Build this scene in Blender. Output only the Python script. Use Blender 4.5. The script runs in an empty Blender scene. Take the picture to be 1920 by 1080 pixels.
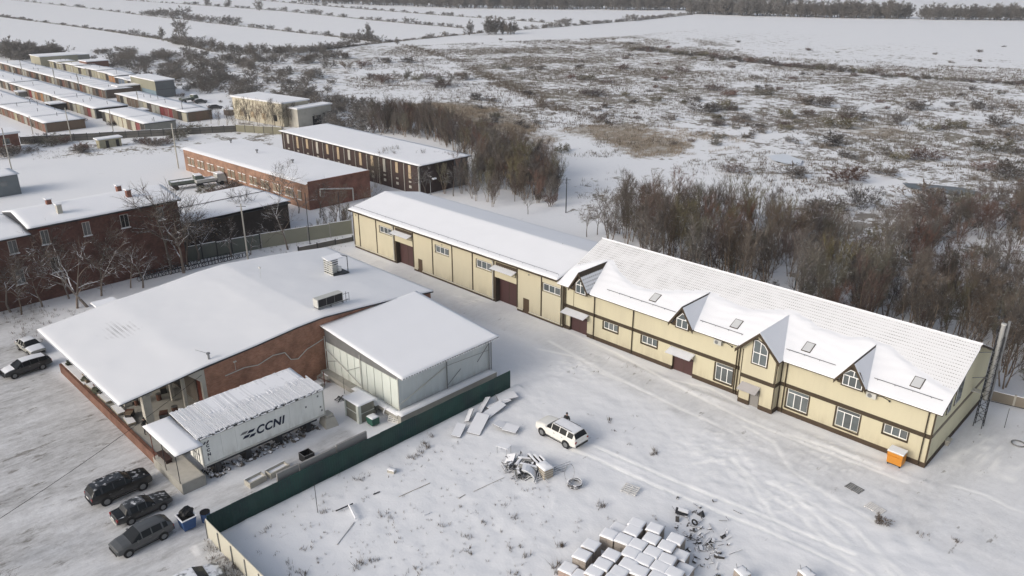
import bpy, bmesh, math, random
import numpy as np
from mathutils import Vector, Matrix
R = math.radians
SC = bpy.context.scene
COL = SC.collection

# ------------------------------------------------------------------ camera, sky, sun, exposure
CAM_H = 40.0; YAW = R(44.5); FOC = 1471.0; PITCH = math.atan(591.5 / FOC)
cam_d = bpy.data.cameras.new('camera'); cam = bpy.data.objects.new('camera', cam_d); COL.objects.link(cam)
cam_d.sensor_width = 36.0; cam_d.lens = 36.0 * FOC / 1920.0
cam_d.clip_start = 0.5; cam_d.clip_end = 12000
cam.location = (0, 0, CAM_H); cam.rotation_euler = (R(90) - PITCH, 0, YAW)
SC.camera = cam

SUN_EL, SUN_AZ = R(27), R(258)     # azimuth measured from +X, anticlockwise, of the place the light comes from
W = bpy.data.worlds.new('World'); SC.world = W; W.use_nodes = True
wn = W.node_tree.nodes; wl = W.node_tree.links
bg = wn['Background']; sky = wn.new('ShaderNodeTexSky'); sky.sky_type = 'NISHITA'; sky.sun_disc = False
sky.sun_elevation = SUN_EL; sky.sun_rotation = R(90) - SUN_AZ
sky.air_density = 1.0; sky.dust_density = 4.0; sky.ozone_density = 1.0
hs = wn.new('ShaderNodeHueSaturation'); hs.inputs['Saturation'].default_value = 0.60
wl.new(sky.outputs[0], hs.inputs['Color']); wl.new(hs.outputs[0], bg.inputs['Color'])
bg.inputs['Strength'].default_value = 0.15
sd = bpy.data.lights.new('sun', 'SUN'); sd.energy = 0.78; sd.angle = R(24); sd.color = (1.0, 0.95, 0.87)
sun = bpy.data.objects.new('sun', sd); COL.objects.link(sun)
dv = Vector((math.cos(SUN_EL) * math.cos(SUN_AZ), math.cos(SUN_EL) * math.sin(SUN_AZ), math.sin(SUN_EL)))
sun.rotation_euler = dv.to_track_quat('Z', 'Y').to_euler(); sun.location = (0, 0, 80)
SC.view_settings.view_transform = 'Standard'; SC.view_settings.look = 'None'
SC.view_settings.exposure = 0.16; SC.view_settings.gamma = 1.0; SC.view_settings.use_curve_mapping = False
SC.render.engine = 'CYCLES'
SC.cycles.max_bounces = 8; SC.cycles.diffuse_bounces = 4; SC.cycles.glossy_bounces = 3
SC.cycles.use_denoising = True

# ------------------------------------------------------------------ surveying: where a sight line from the drone meets the ground
_ca, _sa = math.cos(YAW), math.sin(YAW)
def ray(px, py):
    x = (px - 960) / FOC; y = -(py - 540) / FOC
    r = (x, math.cos(PITCH) + y * math.sin(PITCH), -math.sin(PITCH) + y * math.cos(PITCH))
    return (r[0] * _ca - r[1] * _sa, r[0] * _sa + r[1] * _ca, r[2])
def G(px, py, z=0.0):
    r = ray(px, py); t = (z - CAM_H) / r[2]
    return (r[0] * t, r[1] * t, z)
def onX(px, py, X):
    r = ray(px, py); t = X / r[0]; return (X, r[1] * t, CAM_H + r[2] * t)
def onY(px, py, Y):
    r = ray(px, py); t = Y / r[1]; return (r[0] * t, Y, CAM_H + r[2] * t)

# ------------------------------------------------------------------ value noise in numpy, for real relief and soft masks
def vnoise(x, y, seed=0):
    x = np.asarray(x, float); y = np.asarray(y, float)
    xi = np.floor(x); yi = np.floor(y); fx = x - xi; fy = y - yi
    fx = fx * fx * (3 - 2 * fx); fy = fy * fy * (3 - 2 * fy)
    def h(a, b):
        v = np.sin(a * 127.1 + b * 311.7 + seed * 74.7) * 43758.5453
        return v - np.floor(v)
    return (h(xi, yi) * (1 - fx) + h(xi + 1, yi) * fx) * (1 - fy) + (h(xi, yi + 1) * (1 - fx) + h(xi + 1, yi + 1) * fx) * fy
def fbm(x, y, seed=0, oct=4):
    s = 0; a = 0.5; t = 0
    for o in range(oct):
        s = s + a * vnoise(np.asarray(x) * 2 ** o, np.asarray(y) * 2 ** o, seed + o * 13); t += a; a *= 0.5
    return s / t
def sstep(a, b, x):
    t = np.clip((np.asarray(x, float) - a) / (b - a), 0, 1); return t * t * (3 - 2 * t)
def inpoly(x, y, poly):
    x = np.asarray(x); y = np.asarray(y); c = np.zeros(x.shape, bool); n = len(poly)
    for i in range(n):
        x1, y1 = poly[i][:2]; x2, y2 = poly[(i + 1) % n][:2]
        if y1 == y2: continue
        k = ((y1 > y) != (y2 > y)) & (x < (x2 - x1) * (y - y1) / (y2 - y1) + x1)
        c ^= k
    return c
def pldist(x, y, pts):
    d = np.full(np.shape(x), 1e9); x = np.asarray(x); y = np.asarray(y)
    for (x1, y1), (x2, y2) in zip(pts[:-1], pts[1:]):
        dx, dy = x2 - x1, y2 - y1; L = dx * dx + dy * dy + 1e-9
        t = np.clip(((x - x1) * dx + (y - y1) * dy) / L, 0, 1)
        d = np.minimum(d, np.hypot(x - x1 - t * dx, y - y1 - t * dy))
    return d

# ------------------------------------------------------------------ materials
MATS = {}
def nd(t, ty, **kw):
    n = t.nodes.new(ty)
    for k, v in kw.items(): setattr(n, k, v)
    return n
def mat(name, col, rough=0.8, var=0.12, scale=1.5, bump=0.0, bscale=8.0, metal=0.0, spec=0.3, col2=None, mix=0.5, coat=0.0, rnd=0.0, snow=0.0, streak=None, sscale=6):
    """plain weathered surface: base colour with noise; col2 = second colour in patches; snow = how much snow lies on faces that look up"""
    m = bpy.data.materials.new(name); m.use_nodes = True; t = m.node_tree; b = t.nodes['Principled BSDF']
    b.inputs['Roughness'].default_value = rough; b.inputs['Metallic'].default_value = metal
    b.inputs['Specular IOR Level'].default_value = spec
    if coat: b.inputs['Coat Weight'].default_value = coat
    tc = nd(t, 'ShaderNodeTexCoord'); mp = nd(t, 'ShaderNodeMapping')
    t.links.new(tc.outputs['Object'], mp.inputs['Vector'])
    if streak: mp.inputs['Scale'].default_value = streak
    ns = nd(t, 'ShaderNodeTexNoise'); ns.inputs['Scale'].default_value = scale; ns.inputs['Detail'].default_value = 6
    t.links.new(mp.outputs[0], ns.inputs['Vector'])
    mx = nd(t, 'ShaderNodeMix', data_type='RGBA')
    c = list(col) + [1]
    mx.inputs['A'].default_value = [x * (1 - var) for x in c[:3]] + [1]
    mx.inputs['B'].default_value = [min(1, x * (1 + var)) for x in c[:3]] + [1]
    t.links.new(ns.outputs['Fac'], mx.inputs['Factor']); out = mx.outputs['Result']
    if col2 is not None:
        n2 = nd(t, 'ShaderNodeTexNoise'); n2.inputs['Scale'].default_value = scale * 0.6; n2.inputs['Detail'].default_value = 8
        n2.inputs['Roughness'].default_value = 0.65
        t.links.new(mp.outputs[0], n2.inputs['Vector'])
        rp = nd(t, 'ShaderNodeMapRange'); rp.inputs['From Min'].default_value = 1 - mix - 0.08; rp.inputs['From Max'].default_value = 1 - mix + 0.08
        t.links.new(n2.outputs['Fac'], rp.inputs['Value'])
        m2 = nd(t, 'ShaderNodeMix', data_type='RGBA'); t.links.new(rp.outputs[0], m2.inputs['Factor'])
        t.links.new(out, m2.inputs['A']); m2.inputs['B'].default_value = list(col2) + [1]; out = m2.outputs['Result']
    if rnd:
        oi = nd(t, 'ShaderNodeObjectInfo'); hv = nd(t, 'ShaderNodeHueSaturation')
        r1 = nd(t, 'ShaderNodeMapRange'); r1.inputs['To Min'].default_value = 1 - rnd; r1.inputs['To Max'].default_value = 1 + rnd
        t.links.new(oi.outputs['Random'], r1.inputs['Value']); t.links.new(r1.outputs[0], hv.inputs['Value'])
        r2 = nd(t, 'ShaderNodeMath', operation='MULTIPLY'); t.links.new(oi.outputs['Random'], r2.inputs[0]); r2.inputs[1].default_value = 7.31
        r3 = nd(t, 'ShaderNodeMath', operation='FRACT'); t.links.new(r2.outputs[0], r3.inputs[0])
        r4 = nd(t, 'ShaderNodeMapRange'); r4.inputs['To Min'].default_value = max(0.5, 1 - rnd * 1.5); r4.inputs['To Max'].default_value = 1 + min(.35, rnd)
        t.links.new(r3.outputs[0], r4.inputs['Value']); t.links.new(r4.outputs[0], hv.inputs['Saturation'])
        t.links.new(out, hv.inputs['Color']); out = hv.outputs[0]
    if snow:
        ge = nd(t, 'ShaderNodeNewGeometry'); sx = nd(t, 'ShaderNodeSeparateXYZ'); t.links.new(ge.outputs['Normal'], sx.inputs[0])
        n3 = nd(t, 'ShaderNodeTexNoise'); n3.inputs['Scale'].default_value = sscale; t.links.new(tc.outputs['Object'], n3.inputs['Vector'])
        ad = nd(t, 'ShaderNodeMath', operation='MULTIPLY_ADD'); t.links.new(n3.outputs['Fac'], ad.inputs[0]); ad.inputs[1].default_value = 0.8
        t.links.new(sx.outputs['Z'], ad.inputs[2])
        rp = nd(t, 'ShaderNodeMapRange'); rp.inputs['From Min'].default_value = 1.45 - snow; rp.inputs['From Max'].default_value = 1.6 - snow
        t.links.new(ad.outputs[0], rp.inputs['Value'])
        m3 = nd(t, 'ShaderNodeMix', data_type='RGBA'); t.links.new(rp.outputs[0], m3.inputs['Factor'])
        t.links.new(out, m3.inputs['A']); m3.inputs['B'].default_value = (0.78, 0.79, 0.82, 1); out = m3.outputs['Result']
    t.links.new(out, b.inputs['Base Color'])
    if bump:
        nb = nd(t, 'ShaderNodeTexNoise'); nb.inputs['Scale'].default_value = bscale; nb.inputs['Detail'].default_value = 5
        t.links.new(mp.outputs[0], nb.inputs['Vector'])
        bp = nd(t, 'ShaderNodeBump'); bp.inputs['Strength'].default_value = min(1, bump); bp.inputs['Distance'].default_value = 0.05
        t.links.new(nb.outputs['Fac'], bp.inputs['Height']); t.links.new(bp.outputs[0], b.inputs['Normal'])
    MATS[name] = m; return m

SNOW_C = (0.80, 0.81, 0.84)
M_snow = mat('roof snow', SNOW_C, 0.7, 0.035, 0.35, bump=0.25, bscale=0.8)
M_snowr = mat('rough snow', (0.76, 0.77, 0.80), 0.75, 0.07, 1.2, bump=0.6, bscale=3.0)
M_cream = mat('cream panel', (0.525, 0.485, 0.35), 0.6, 0.03, 0.5, col2=(0.485, 0.445, 0.325), mix=0.45, streak=(1, 1, 0.22))
M_cream_p = mat('cream panel rnd', (0.525, 0.48, 0.35), 0.6, 0.03, 0.5, rnd=0.04)
M_cream2 = mat('cream gable', (0.60, 0.56, 0.39), 0.65, 0.05, 0.6)
M_brown = mat('dark brown trim', (0.050, 0.036, 0.022), 0.6, 0.2, 2)
M_brown2 = mat('brown plinth', (0.060, 0.042, 0.028), 0.8, 0.25, 1.5, snow=0.0)
M_gate = mat('red brown gate', (0.070, 0.035, 0.034), 0.55, 0.15, 3)
M_doorbr = mat('brown door', (0.075, 0.048, 0.028), 0.55, 0.15, 3)
M_white = mat('white window frame', (0.80, 0.80, 0.79), 0.45, 0.03, 3)
M_glass = mat('window glass', (0.10, 0.115, 0.12), 0.12, 0.35, 1.2, spec=0.9, rnd=0.35)
M_glassd = mat('dark glass', (0.012, 0.014, 0.016), 0.25, 0.2, 1, spec=0.22)
M_black = mat('black', (0.012, 0.012, 0.013), 0.5, 0.2, 3)
M_rubber = mat('tyre rubber', (0.018, 0.018, 0.019), 0.9, 0.3, 6, col2=(0.16, 0.155, 0.15), mix=0.32)
M_concrete = mat('concrete', (0.33, 0.32, 0.29), 0.9, 0.2, 1.2, bump=0.4, col2=(0.22, 0.21, 0.18), mix=0.35)
M_concl = mat('pale concrete', (0.44, 0.42, 0.37), 0.9, 0.15, 1.0, bump=0.3, col2=(0.33, 0.31, 0.26), mix=0.35)
M_galv = mat('galvanised sheet', (0.62, 0.66, 0.67), 0.5, 0.08, 0.5, metal=0.05, col2=(0.56, 0.60, 0.61), mix=0.4, streak=(1, 1, 0.15))
M_galvl = mat('pale sheet', (0.60, 0.64, 0.60), 0.5, 0.08, 0.8, rnd=0.08, streak=(1, 1, 0.2))
M_steel = mat('grey steel', (0.20, 0.205, 0.21), 0.5, 0.2, 2, metal=0.3)
M_steell = mat('light steel', (0.52, 0.52, 0.49), 0.5, 0.15, 2, metal=0.2)
M_steeld = mat('dark steel', (0.035, 0.037, 0.042), 0.5, 0.3, 3, metal=0.2)
M_green = mat('dark green fence', (0.016, 0.056, 0.047), 0.5, 0.3, 0.8, col2=(0.013, 0.037, 0.039), mix=0.45, rnd=0.12)
M_orange = mat('orange paint', (0.52, 0.215, 0.03), 0.45, 0.08, 2)
M_blue = mat('blue paint', (0.045, 0.10, 0.24), 0.6, 0.2, 2, col2=(0.09, 0.12, 0.17), mix=0.3)
M_wood = mat('weathered wood', (0.30, 0.26, 0.20), 0.9, 0.25, 3, snow=0.35)
M_woodr = mat('raw wood', (0.42, 0.33, 0.22), 0.85, 0.2, 3)
M_darkwood = mat('dark red brown boards', (0.055, 0.032, 0.028), 0.85, 0.3, 1.5, rnd=0.2)
M_contw = mat('container white', (0.84, 0.85, 0.82), 0.55, 0.06, 0.5, col2=(0.76, 0.77, 0.74), mix=0.38, streak=(1, 1, 0.3))
M_navy = mat('navy lettering', (0.012, 0.018, 0.045), 0.6, 0.15, 4)
M_rust = mat('rusty red', (0.14, 0.035, 0.022), 0.8, 0.35, 2)
M_tile = None

def brickmat(name, c1, c2, mortar, scale=1.0, dark=0.0):
    m = bpy.data.materials.new(name); m.use_nodes = True; t = m.node_tree; b = t.nodes['Principled BSDF']
    b.inputs['Roughness'].default_value = 0.9; b.inputs['Specular IOR Level'].default_value = 0.2
    tc = nd(t, 'ShaderNodeTexCoord'); sx = nd(t, 'ShaderNodeSeparateXYZ'); t.links.new(tc.outputs['Object'], sx.inputs[0])
    ad = nd(t, 'ShaderNodeMath', operation='ADD'); t.links.new(sx.outputs['X'], ad.inputs[0]); t.links.new(sx.outputs['Y'], ad.inputs[1])
    cb = nd(t, 'ShaderNodeCombineXYZ'); t.links.new(ad.outputs[0], cb.inputs['X']); t.links.new(sx.outputs['Z'], cb.inputs['Y'])
    br = nd(t, 'ShaderNodeTexBrick'); br.inputs['Color1'].default_value = list(c1) + [1]; br.inputs['Color2'].default_value = list(c2) + [1]
    br.inputs['Mortar'].default_value = list(mortar) + [1]; br.inputs['Scale'].default_value = scale
    br.inputs['Brick Width'].default_value = 0.26; br.inputs['Row Height'].default_value = 0.085; br.inputs['Mortar Size'].default_value = 0.010
    br.inputs['Bias'].default_value = 0.1
    t.links.new(cb.outputs[0], br.inputs['Vector'])
    ns = nd(t, 'ShaderNodeTexNoise'); ns.inputs['Scale'].default_value = 0.55; ns.inputs['Detail'].default_value = 9; ns.inputs['Roughness'].default_value = 0.7
    t.links.new(tc.outputs['Object'], ns.inputs['Vector'])
    rp = nd(t, 'ShaderNodeMapRange'); rp.inputs['From Min'].default_value = 0.3; rp.inputs['From Max'].default_value = 0.75
    rp.inputs['To Min'].default_value = 0.55; rp.inputs['To Max'].default_value = 1.4
    t.links.new(ns.outputs['Fac'], rp.inputs['Value'])
    hv = nd(t, 'ShaderNodeHueSaturation'); t.links.new(br.outputs['Color'], hv.inputs['Color']); t.links.new(rp.outputs[0], hv.inputs['Value'])
    t.links.new(hv.outputs[0], b.inputs['Base Color']); return m
def stain(m, base=0.45, h=1.3, col=(0.26, 0.22, 0.16), amt=0.55):
    """splash dirt above the plinth and faint drips: marks that stay on the wall"""
    t = m.node_tree; b = t.nodes['Principled BSDF']; src = b.inputs['Base Color'].links[0].from_socket
    tc = nd(t, 'ShaderNodeTexCoord'); sx = nd(t, 'ShaderNodeSeparateXYZ'); t.links.new(tc.outputs['Object'], sx.inputs[0])
    r = nd(t, 'ShaderNodeMapRange'); t.links.new(sx.outputs['Z'], r.inputs['Value']); r.inputs['From Min'].default_value = base + h; r.inputs['From Max'].default_value = base
    mp = nd(t, 'ShaderNodeMapping'); mp.inputs['Scale'].default_value = (1.6, 1.6, 0.45); t.links.new(tc.outputs['Object'], mp.inputs[0])
    n = nd(t, 'ShaderNodeTexNoise'); n.inputs['Scale'].default_value = 1.0; n.inputs['Detail'].default_value = 9; n.inputs['Roughness'].default_value = .7; t.links.new(mp.outputs[0], n.inputs['Vector'])
    k = nd(t, 'ShaderNodeMapRange'); t.links.new(n.outputs['Fac'], k.inputs['Value']); k.inputs['From Min'].default_value = .38; k.inputs['From Max'].default_value = .68
    a = nd(t, 'ShaderNodeMath', operation='MULTIPLY_ADD'); t.links.new(r.outputs[0], a.inputs[0]); a.inputs[1].default_value = .85; a.inputs[2].default_value = .13
    f = nd(t, 'ShaderNodeMath', operation='MULTIPLY'); t.links.new(a.outputs[0], f.inputs[0]); t.links.new(k.outputs[0], f.inputs[1])
    g = nd(t, 'ShaderNodeMath', operation='MULTIPLY'); t.links.new(f.outputs[0], g.inputs[0]); g.inputs[1].default_value = amt
    mx = nd(t, 'ShaderNodeMix', data_type='RGBA'); t.links.new(g.outputs[0], mx.inputs['Factor']); t.links.new(src, mx.inputs['A']); mx.inputs['B'].default_value = col + (1,)
    t.links.new(mx.outputs['Result'], b.inputs['Base Color'])
stain(M_cream); stain(M_cream_p); stain(M_cream2, amt=.45); stain(M_contw, 1.4, 1.2, (.30, .27, .22), .5); stain(M_galvl, 1.0, 1.0, (.26, .25, .2), .5); stain(M_galv, 1.0, 1.0, (.26, .25, .2), .5)
M_brick = brickmat('brick orange brown', (0.30, 0.135, 0.080), (0.38, 0.185, 0.12), (0.33, 0.24, 0.19))
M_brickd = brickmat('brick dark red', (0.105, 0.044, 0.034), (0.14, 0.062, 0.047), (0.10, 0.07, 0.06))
M_bricko = brickmat('brick faded orange', (0.27, 0.145, 0.095), (0.33, 0.19, 0.13), (0.27, 0.20, 0.16))
M_bricke = brickmat('brick red and shaded end wall', (0.19, 0.078, 0.056), (0.225, 0.095, 0.068), (0.17, 0.11, 0.09))  # plain red brick; on the orange block its deeper tone carries end-wall shade

# ------------------------------------------------------------------ mesh helpers
class MB:
    def __init__(s): s.v = []; s.f = []
    def add(s, vs, fs):
        n = len(s.v); s.v += [tuple(v) for v in vs]; s.f += [tuple(i + n for i in f) for f in fs]; return s
    def box(s, x0, y0, z0, x1, y1, z1):
        if x0 > x1: x0, x1 = x1, x0
        if y0 > y1: y0, y1 = y1, y0
        if z0 > z1: z0, z1 = z1, z0
        return s.add([(x0, y0, z0), (x1, y0, z0), (x1, y1, z0), (x0, y1, z0), (x0, y0, z1), (x1, y0, z1), (x1, y1, z1), (x0, y1, z1)],
                     [(0, 3, 2, 1), (4, 5, 6, 7), (0, 1, 5, 4), (1, 2, 6, 5), (2, 3, 7, 6), (3, 0, 4, 7)])
    def obox(s, c, size, rot=(0, 0, 0)):
        m = Matrix.Translation(c) @ (Matrix.Rotation(rot[2], 4, 'Z') @ Matrix.Rotation(rot[1], 4, 'Y') @ Matrix.Rotation(rot[0], 4, 'X'))
        a, b, d = (x / 2 for x in size)
        vs = [m @ Vector(p) for p in [(-a, -b, -d), (a, -b, -d), (a, b, -d), (-a, b, -d), (-a, -b, d), (a, -b, d), (a, b, d), (-a, b, d)]]
        return s.add(vs, [(0, 3, 2, 1), (4, 5, 6, 7), (0, 1, 5, 4), (1, 2, 6, 5), (2, 3, 7, 6), (3, 0, 4, 7)])
    def tube(s, p0, p1, r0, r1=None, n=6, cap=True):
        r1 = r0 if r1 is None else r1
        p0 = Vector(p0); p1 = Vector(p1); d = (p1 - p0)
        if d.length < 1e-6: return s
        d.normalize(); u = d.orthogonal().normalized(); w = d.cross(u)
        vs = []
        for p, r in ((p0, r0), (p1, r1)):
            for i in range(n):
                a = 2 * math.pi * i / n; vs.append(p + u * (r * math.cos(a)) + w * (r * math.sin(a)))
        fs = [(i, (i + 1) % n, n + (i + 1) % n, n + i) for i in range(n)]
        if cap: fs += [tuple(range(n - 1, -1, -1)), tuple(range(n, 2 * n))]
        return s.add(vs, fs)
    def path(s, pts, r, n=5):
        for a, b in zip(pts[:-1], pts[1:]): s.tube(a, b, r, r, n)
        return s
    def prism(s, poly, d):
        """poly: list of 3D points (planar), extruded by vector d"""
        n = len(poly); a = [Vector(p) for p in poly]; d = Vector(d); b = [p + d for p in a]
        return s.add(a + b, [tuple(range(n - 1, -1, -1)), tuple(range(n, 2 * n))] + [(i, (i + 1) % n, n + (i + 1) % n, n + i) for i in range(n)])
    def wall(s, ax, a0, a1, z0, z1, p0, p1, holes=()):
        """wall slab along X (ax='x') or Y between a0..a1, thickness p0..p1, with rectangular holes (a0,a1,z0,z1)"""
        xs = sorted({a0, a1} | {min(max(h[i], a0), a1) for h in holes for i in (0, 1)})
        zs = sorted({z0, z1} | {min(max(h[i], z0), z1) for h in holes for i in (2, 3)})
        for j in range(len(zs) - 1):
            run = None
            for i in range(len(xs)):
                hole = True
                if i < len(xs) - 1:
                    cx = (xs[i] + xs[i + 1]) / 2; cz = (zs[j] + zs[j + 1]) / 2
                    hole = any(h[0] < cx < h[1] and h[2] < cz < h[3] for h in holes)
                if not hole and run is None: run = xs[i]
                if hole and run is not None:
                    if ax == 'x': s.box(run, p0, zs[j], xs[i], p1, zs[j + 1])
                    else: s.box(p0, run, zs[j], p1, xs[i], zs[j + 1])
                    run = None
        return s
    def build(s, name, material, parent=None, org=None, smooth=False, label=None, kind=None):
        me = bpy.data.meshes.new(name)
        if org is None: org = worldloc(parent) if (parent is not None and not parent.get('_local')) else (0, 0, 0)
        vs = [(v[0] - org[0], v[1] - org[1], v[2] - org[2]) for v in s.v]
        me.from_pydata(vs, [], s.f); me.update()
        if isinstance(material, (list, tuple)):
            for m in material: me.materials.append(m)
        else: me.materials.append(material)
        o = bpy.data.objects.new(name, me); COL.objects.link(o)
        if parent is not None:
            o.parent = parent
            if parent.get('_local'): o['_local'] = 1
        elif org != (0, 0, 0): o.location = org
        if smooth: me.polygons.foreach_set('use_smooth', [True] * len(me.polygons))
        if label: o['label'] = label
        if kind: o['kind'] = kind
        return o
def worldloc(o):
    p = Vector((0, 0, 0))
    while o is not None: p = p + o.location; o = o.parent
    return tuple(p)
def tag(o, label, cat, group=None, kind=None):
    o['label'] = label; o['category'] = cat
    if group: o['group'] = group
    if kind: o['kind'] = kind
    return o
def thing(name, label, cat, loc=(0, 0, 0), rotz=0.0, group=None, local=False):
    o = bpy.data.objects.new(name, None); o.empty_display_size = 0.5; COL.objects.link(o)
    o.location = loc; o.rotation_euler = (0, 0, rotz)
    if local or rotz: o['_local'] = 1
    return tag(o, label, cat, group)
def solo(mb, name, material, label, cat, org, group=None, smooth=False):
    return tag(mb.build(name, material, None, org=tuple(org), smooth=smooth), label, cat, group)
def copy_tree(o, parent=None):
    c = o.copy(); COL.objects.link(c)
    if parent is not None: c.parent = parent
    for ch in list(o.children): copy_tree(ch, c)
    return c
def npmesh(name, verts, faces, material, smooth=False):
    """verts (n,3), faces (m,k) arrays, all faces with k corners"""
    me = bpy.data.meshes.new(name); verts = np.asarray(verts, np.float32); faces = np.asarray(faces, np.int32); k = faces.shape[1]
    me.vertices.add(len(verts)); me.vertices.foreach_set('co', verts.ravel())
    me.loops.add(faces.size); me.loops.foreach_set('vertex_index', faces.ravel())
    me.polygons.add(len(faces)); me.polygons.foreach_set('loop_start', np.arange(0, faces.size, k, dtype=np.int32))
    me.polygons.foreach_set('loop_total', np.full(len(faces), k, np.int32))
    if smooth: me.polygons.foreach_set('use_smooth', np.ones(len(faces), bool))
    me.update(calc_edges=True)
    for m in (material if isinstance(material, (list, tuple)) else [material]): me.materials.append(m)
    return me
def struct(o): o['kind'] = 'structure'; return o

def sheet(name, x0, x1, y0, y1, zf, material, parent, thick=0.12, step=0.5, seed=0, edge=0.5, rag=0.0, skirt=True, hump=0.04):
    """a blanket of snow: zf(x, y) = surface it lies on; its rim is rounded and slightly uneven"""
    nx = max(3, int(abs(x1 - x0) / step) + 1); ny = max(3, int(abs(y1 - y0) / step) + 1)
    xs = np.linspace(x0, x1, nx); ys = np.linspace(y0, y1, ny); X, Y = np.meshgrid(xs, ys, indexing='ij')
    dxy = np.minimum(np.minimum(X - x0, x1 - X), np.minimum(Y - y0, y1 - Y))
    t = thick * (0.55 + 0.45 * sstep(0, edge, dxy)) + hump * (fbm(X * 0.35, Y * 0.35, seed) - 0.5) * sstep(0, 1.0, dxy)
    if rag:
        e = (fbm(X * 2.1 + 5, Y * 2.1, seed + 3) - 0.5) * 2 * rag
        X = X + np.where(dxy < 1e-6, e, 0) * (np.abs(X - x0) + np.abs(X - x1) > 0); Y = Y + np.where(dxy < 1e-6, e, 0)
    Z = zf(X, Y) + t
    top = np.stack([X, Y, Z], -1).reshape(-1, 3)
    idx = np.arange(nx * ny).reshape(nx, ny)
    fs = np.stack([idx[:-1, :-1], idx[1:, :-1], idx[1:, 1:], idx[:-1, 1:]], -1).reshape(-1, 4)
    if skirt:
        ring = np.concatenate([idx[:, 0], idx[-1, 1:], idx[-2::-1, -1], idx[0, -2:0:-1]])
        bot = top[ring].copy(); bot[:, 2] = zf(top[ring][:, 0], top[ring][:, 1]) + 0.004
        n0 = len(top); m = len(ring); k = np.arange(m)
        sk = np.stack([ring, n0 + k, n0 + (k + 1) % m, ring[(k + 1) % m]], -1)
        top = np.concatenate([top, bot]); fs = np.concatenate([fs, sk])
    org = worldloc(parent) if parent is not None and not parent.get('_local') else (0, 0, 0)
    me = npmesh(name, top - np.array(org), fs, material, True)
    o = bpy.data.objects.new(name, me); COL.objects.link(o)
    if parent is not None: o.parent = parent
    return o
# ================================================================== GROUND
def geo(a, b, n):   # geometric spacing from a to b (away from the middle)
    t = np.linspace(0, 1, n); return np.sign(b) * (abs(a) * (abs(b) / abs(a)) ** t)
gx = np.unique(np.round(np.concatenate([geo(-420, -7000, 26), np.arange(-420, -130, 3.0), np.arange(-130, -66, 0.8), np.arange(-66, -8, 0.22),
                np.arange(-8, 60, 2.0), np.arange(60, 400, 12.0), geo(400, 3000, 12)]), 3))
gy = np.unique(np.round(np.concatenate([np.arange(-500, 0, 25.0), np.arange(0, 10, 1.0), np.arange(10, 66, 0.22), np.arange(66, 140, 0.9),
                np.arange(140, 460, 3.2), geo(460, 7000, 28)]), 3))
GX, GY = np.meshgrid(gx, gy, indexing='ij')
def P2(pts): return [G(*p)[:2] for p in pts]
def near_line(pts, w): return np.exp(-(pldist(GX, GY, P2(pts)) / w) ** 2)
farf = sstep(60, 160, GY)
GZ = 0.05 * (fbm(GX * 0.16, GY * 0.16, 1) - 0.5) + 0.30 * np.exp(-((GX + 49.9) / 0.6) ** 2) * (GX > -50.3) * (GY > 17) * (GY < 52) * fbm(GY * 0.35, 0 * GY, 77) + 0.5 * farf * (fbm(GX * 0.03, GY * 0.03, 2) - 0.5)
GZ += 0.16 * sstep(15, 22, GY) * (1 - sstep(60, 66, GY)) * (GX > -50) * (fbm(GX * 0.7, GY * 0.7, 5) - 0.5)
GZ += 0.04 * (fbm(GX * 1.6, GY * 1.6, 6) - 0.5) * (GX > -64) * (GX < -8) * (GY < 66)
# wheel tracks: two ruts and their pressed rims
track = np.zeros_like(GX)
TRK = [[(1067, 842), (1120, 862), (1207, 902), (1310, 945), (1440, 997), (1600, 1070)],
       [(1112, 836), (1185, 869), (1285, 910), (1360, 940), (1440, 972), (1600, 1040)],
       [(1440, 925), (1500, 968), (1560, 1028), (1640, 1085)], [(1452, 905), (1520, 960), (1590, 1020)],
       [(1300, 870), (1375, 860), (1400, 900), (1460, 985)], [(1370, 862), (1398, 885), (1424, 912)],
       [(1790, 912), (1850, 930), (1930, 972)], [(1475, 815), (1560, 842), (1650, 880)], [(1255, 712), (1330, 728), (1400, 765)],
       [(1610, 1000), (1650, 1040), (1700, 1090)], [(1010, 655), (1075, 668), (1130, 700), (1220, 740)],
       [(1440, 905), (1530, 950), (1600, 990), (1650, 1050), (1680, 1090)], [(1395, 800), (1450, 830), (1480, 880), (1545, 925), (1640, 980)], [(1060, 620), (1150, 660), (1260, 720), (1400, 790), (1600, 868), (1700, 905)], [(1030, 640), (1120, 690), (1240, 750), (1380, 815)], [(1750, 820), (1800, 870), (1900, 900)]]
for k, tr in enumerate(TRK):
    p = P2(tr); d = pldist(GX, GY, p); d = d + 0.10 * (fbm(GX * 2, GY * 2, 30 + k) - 0.5)
    amp = 1.0 if k < 2 else 0.6
    GZ += amp * (-0.035 * np.exp(-(d / 0.14) ** 2) + 0.03 * np.exp(-((d - 0.30) / 0.11) ** 2))
    track = np.maximum(track, amp * np.exp(-(d / 0.22) ** 2))
# trampled, churned snow
for (px, py, rad) in [(1350, 850, 4.5), (1470, 940, 4.0), (880, 560, 2), (1560, 850, 3), (860, 700, 2), (1080, 690, 3), (1850, 850, 4), (470, 740, 1)]:
    c = G(px, py); m = np.exp(-((GX - c[0]) ** 2 + (GY - c[1]) ** 2) / rad ** 2)
    GZ += 0.16 * m * (fbm(GX * 2.2, GY * 2.2, 40) - 0.5)
    track = np.maximum(track, 0.6 * m * sstep(0.55, 0.7, fbm(GX * 2.2, GY * 2.2, 40)))
# drift swept up against the cream building and a bank along the drive
GZ += 0.16 * np.exp(-((GY - 63.9 + 0.6 * (fbm(GX * 0.2, 0 * GX, 9) - 0.5)) / 0.5) ** 2) * (GX > -52) * (GX < -13) * fbm(GX * 0.3, GY * 0.3, 10)

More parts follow.
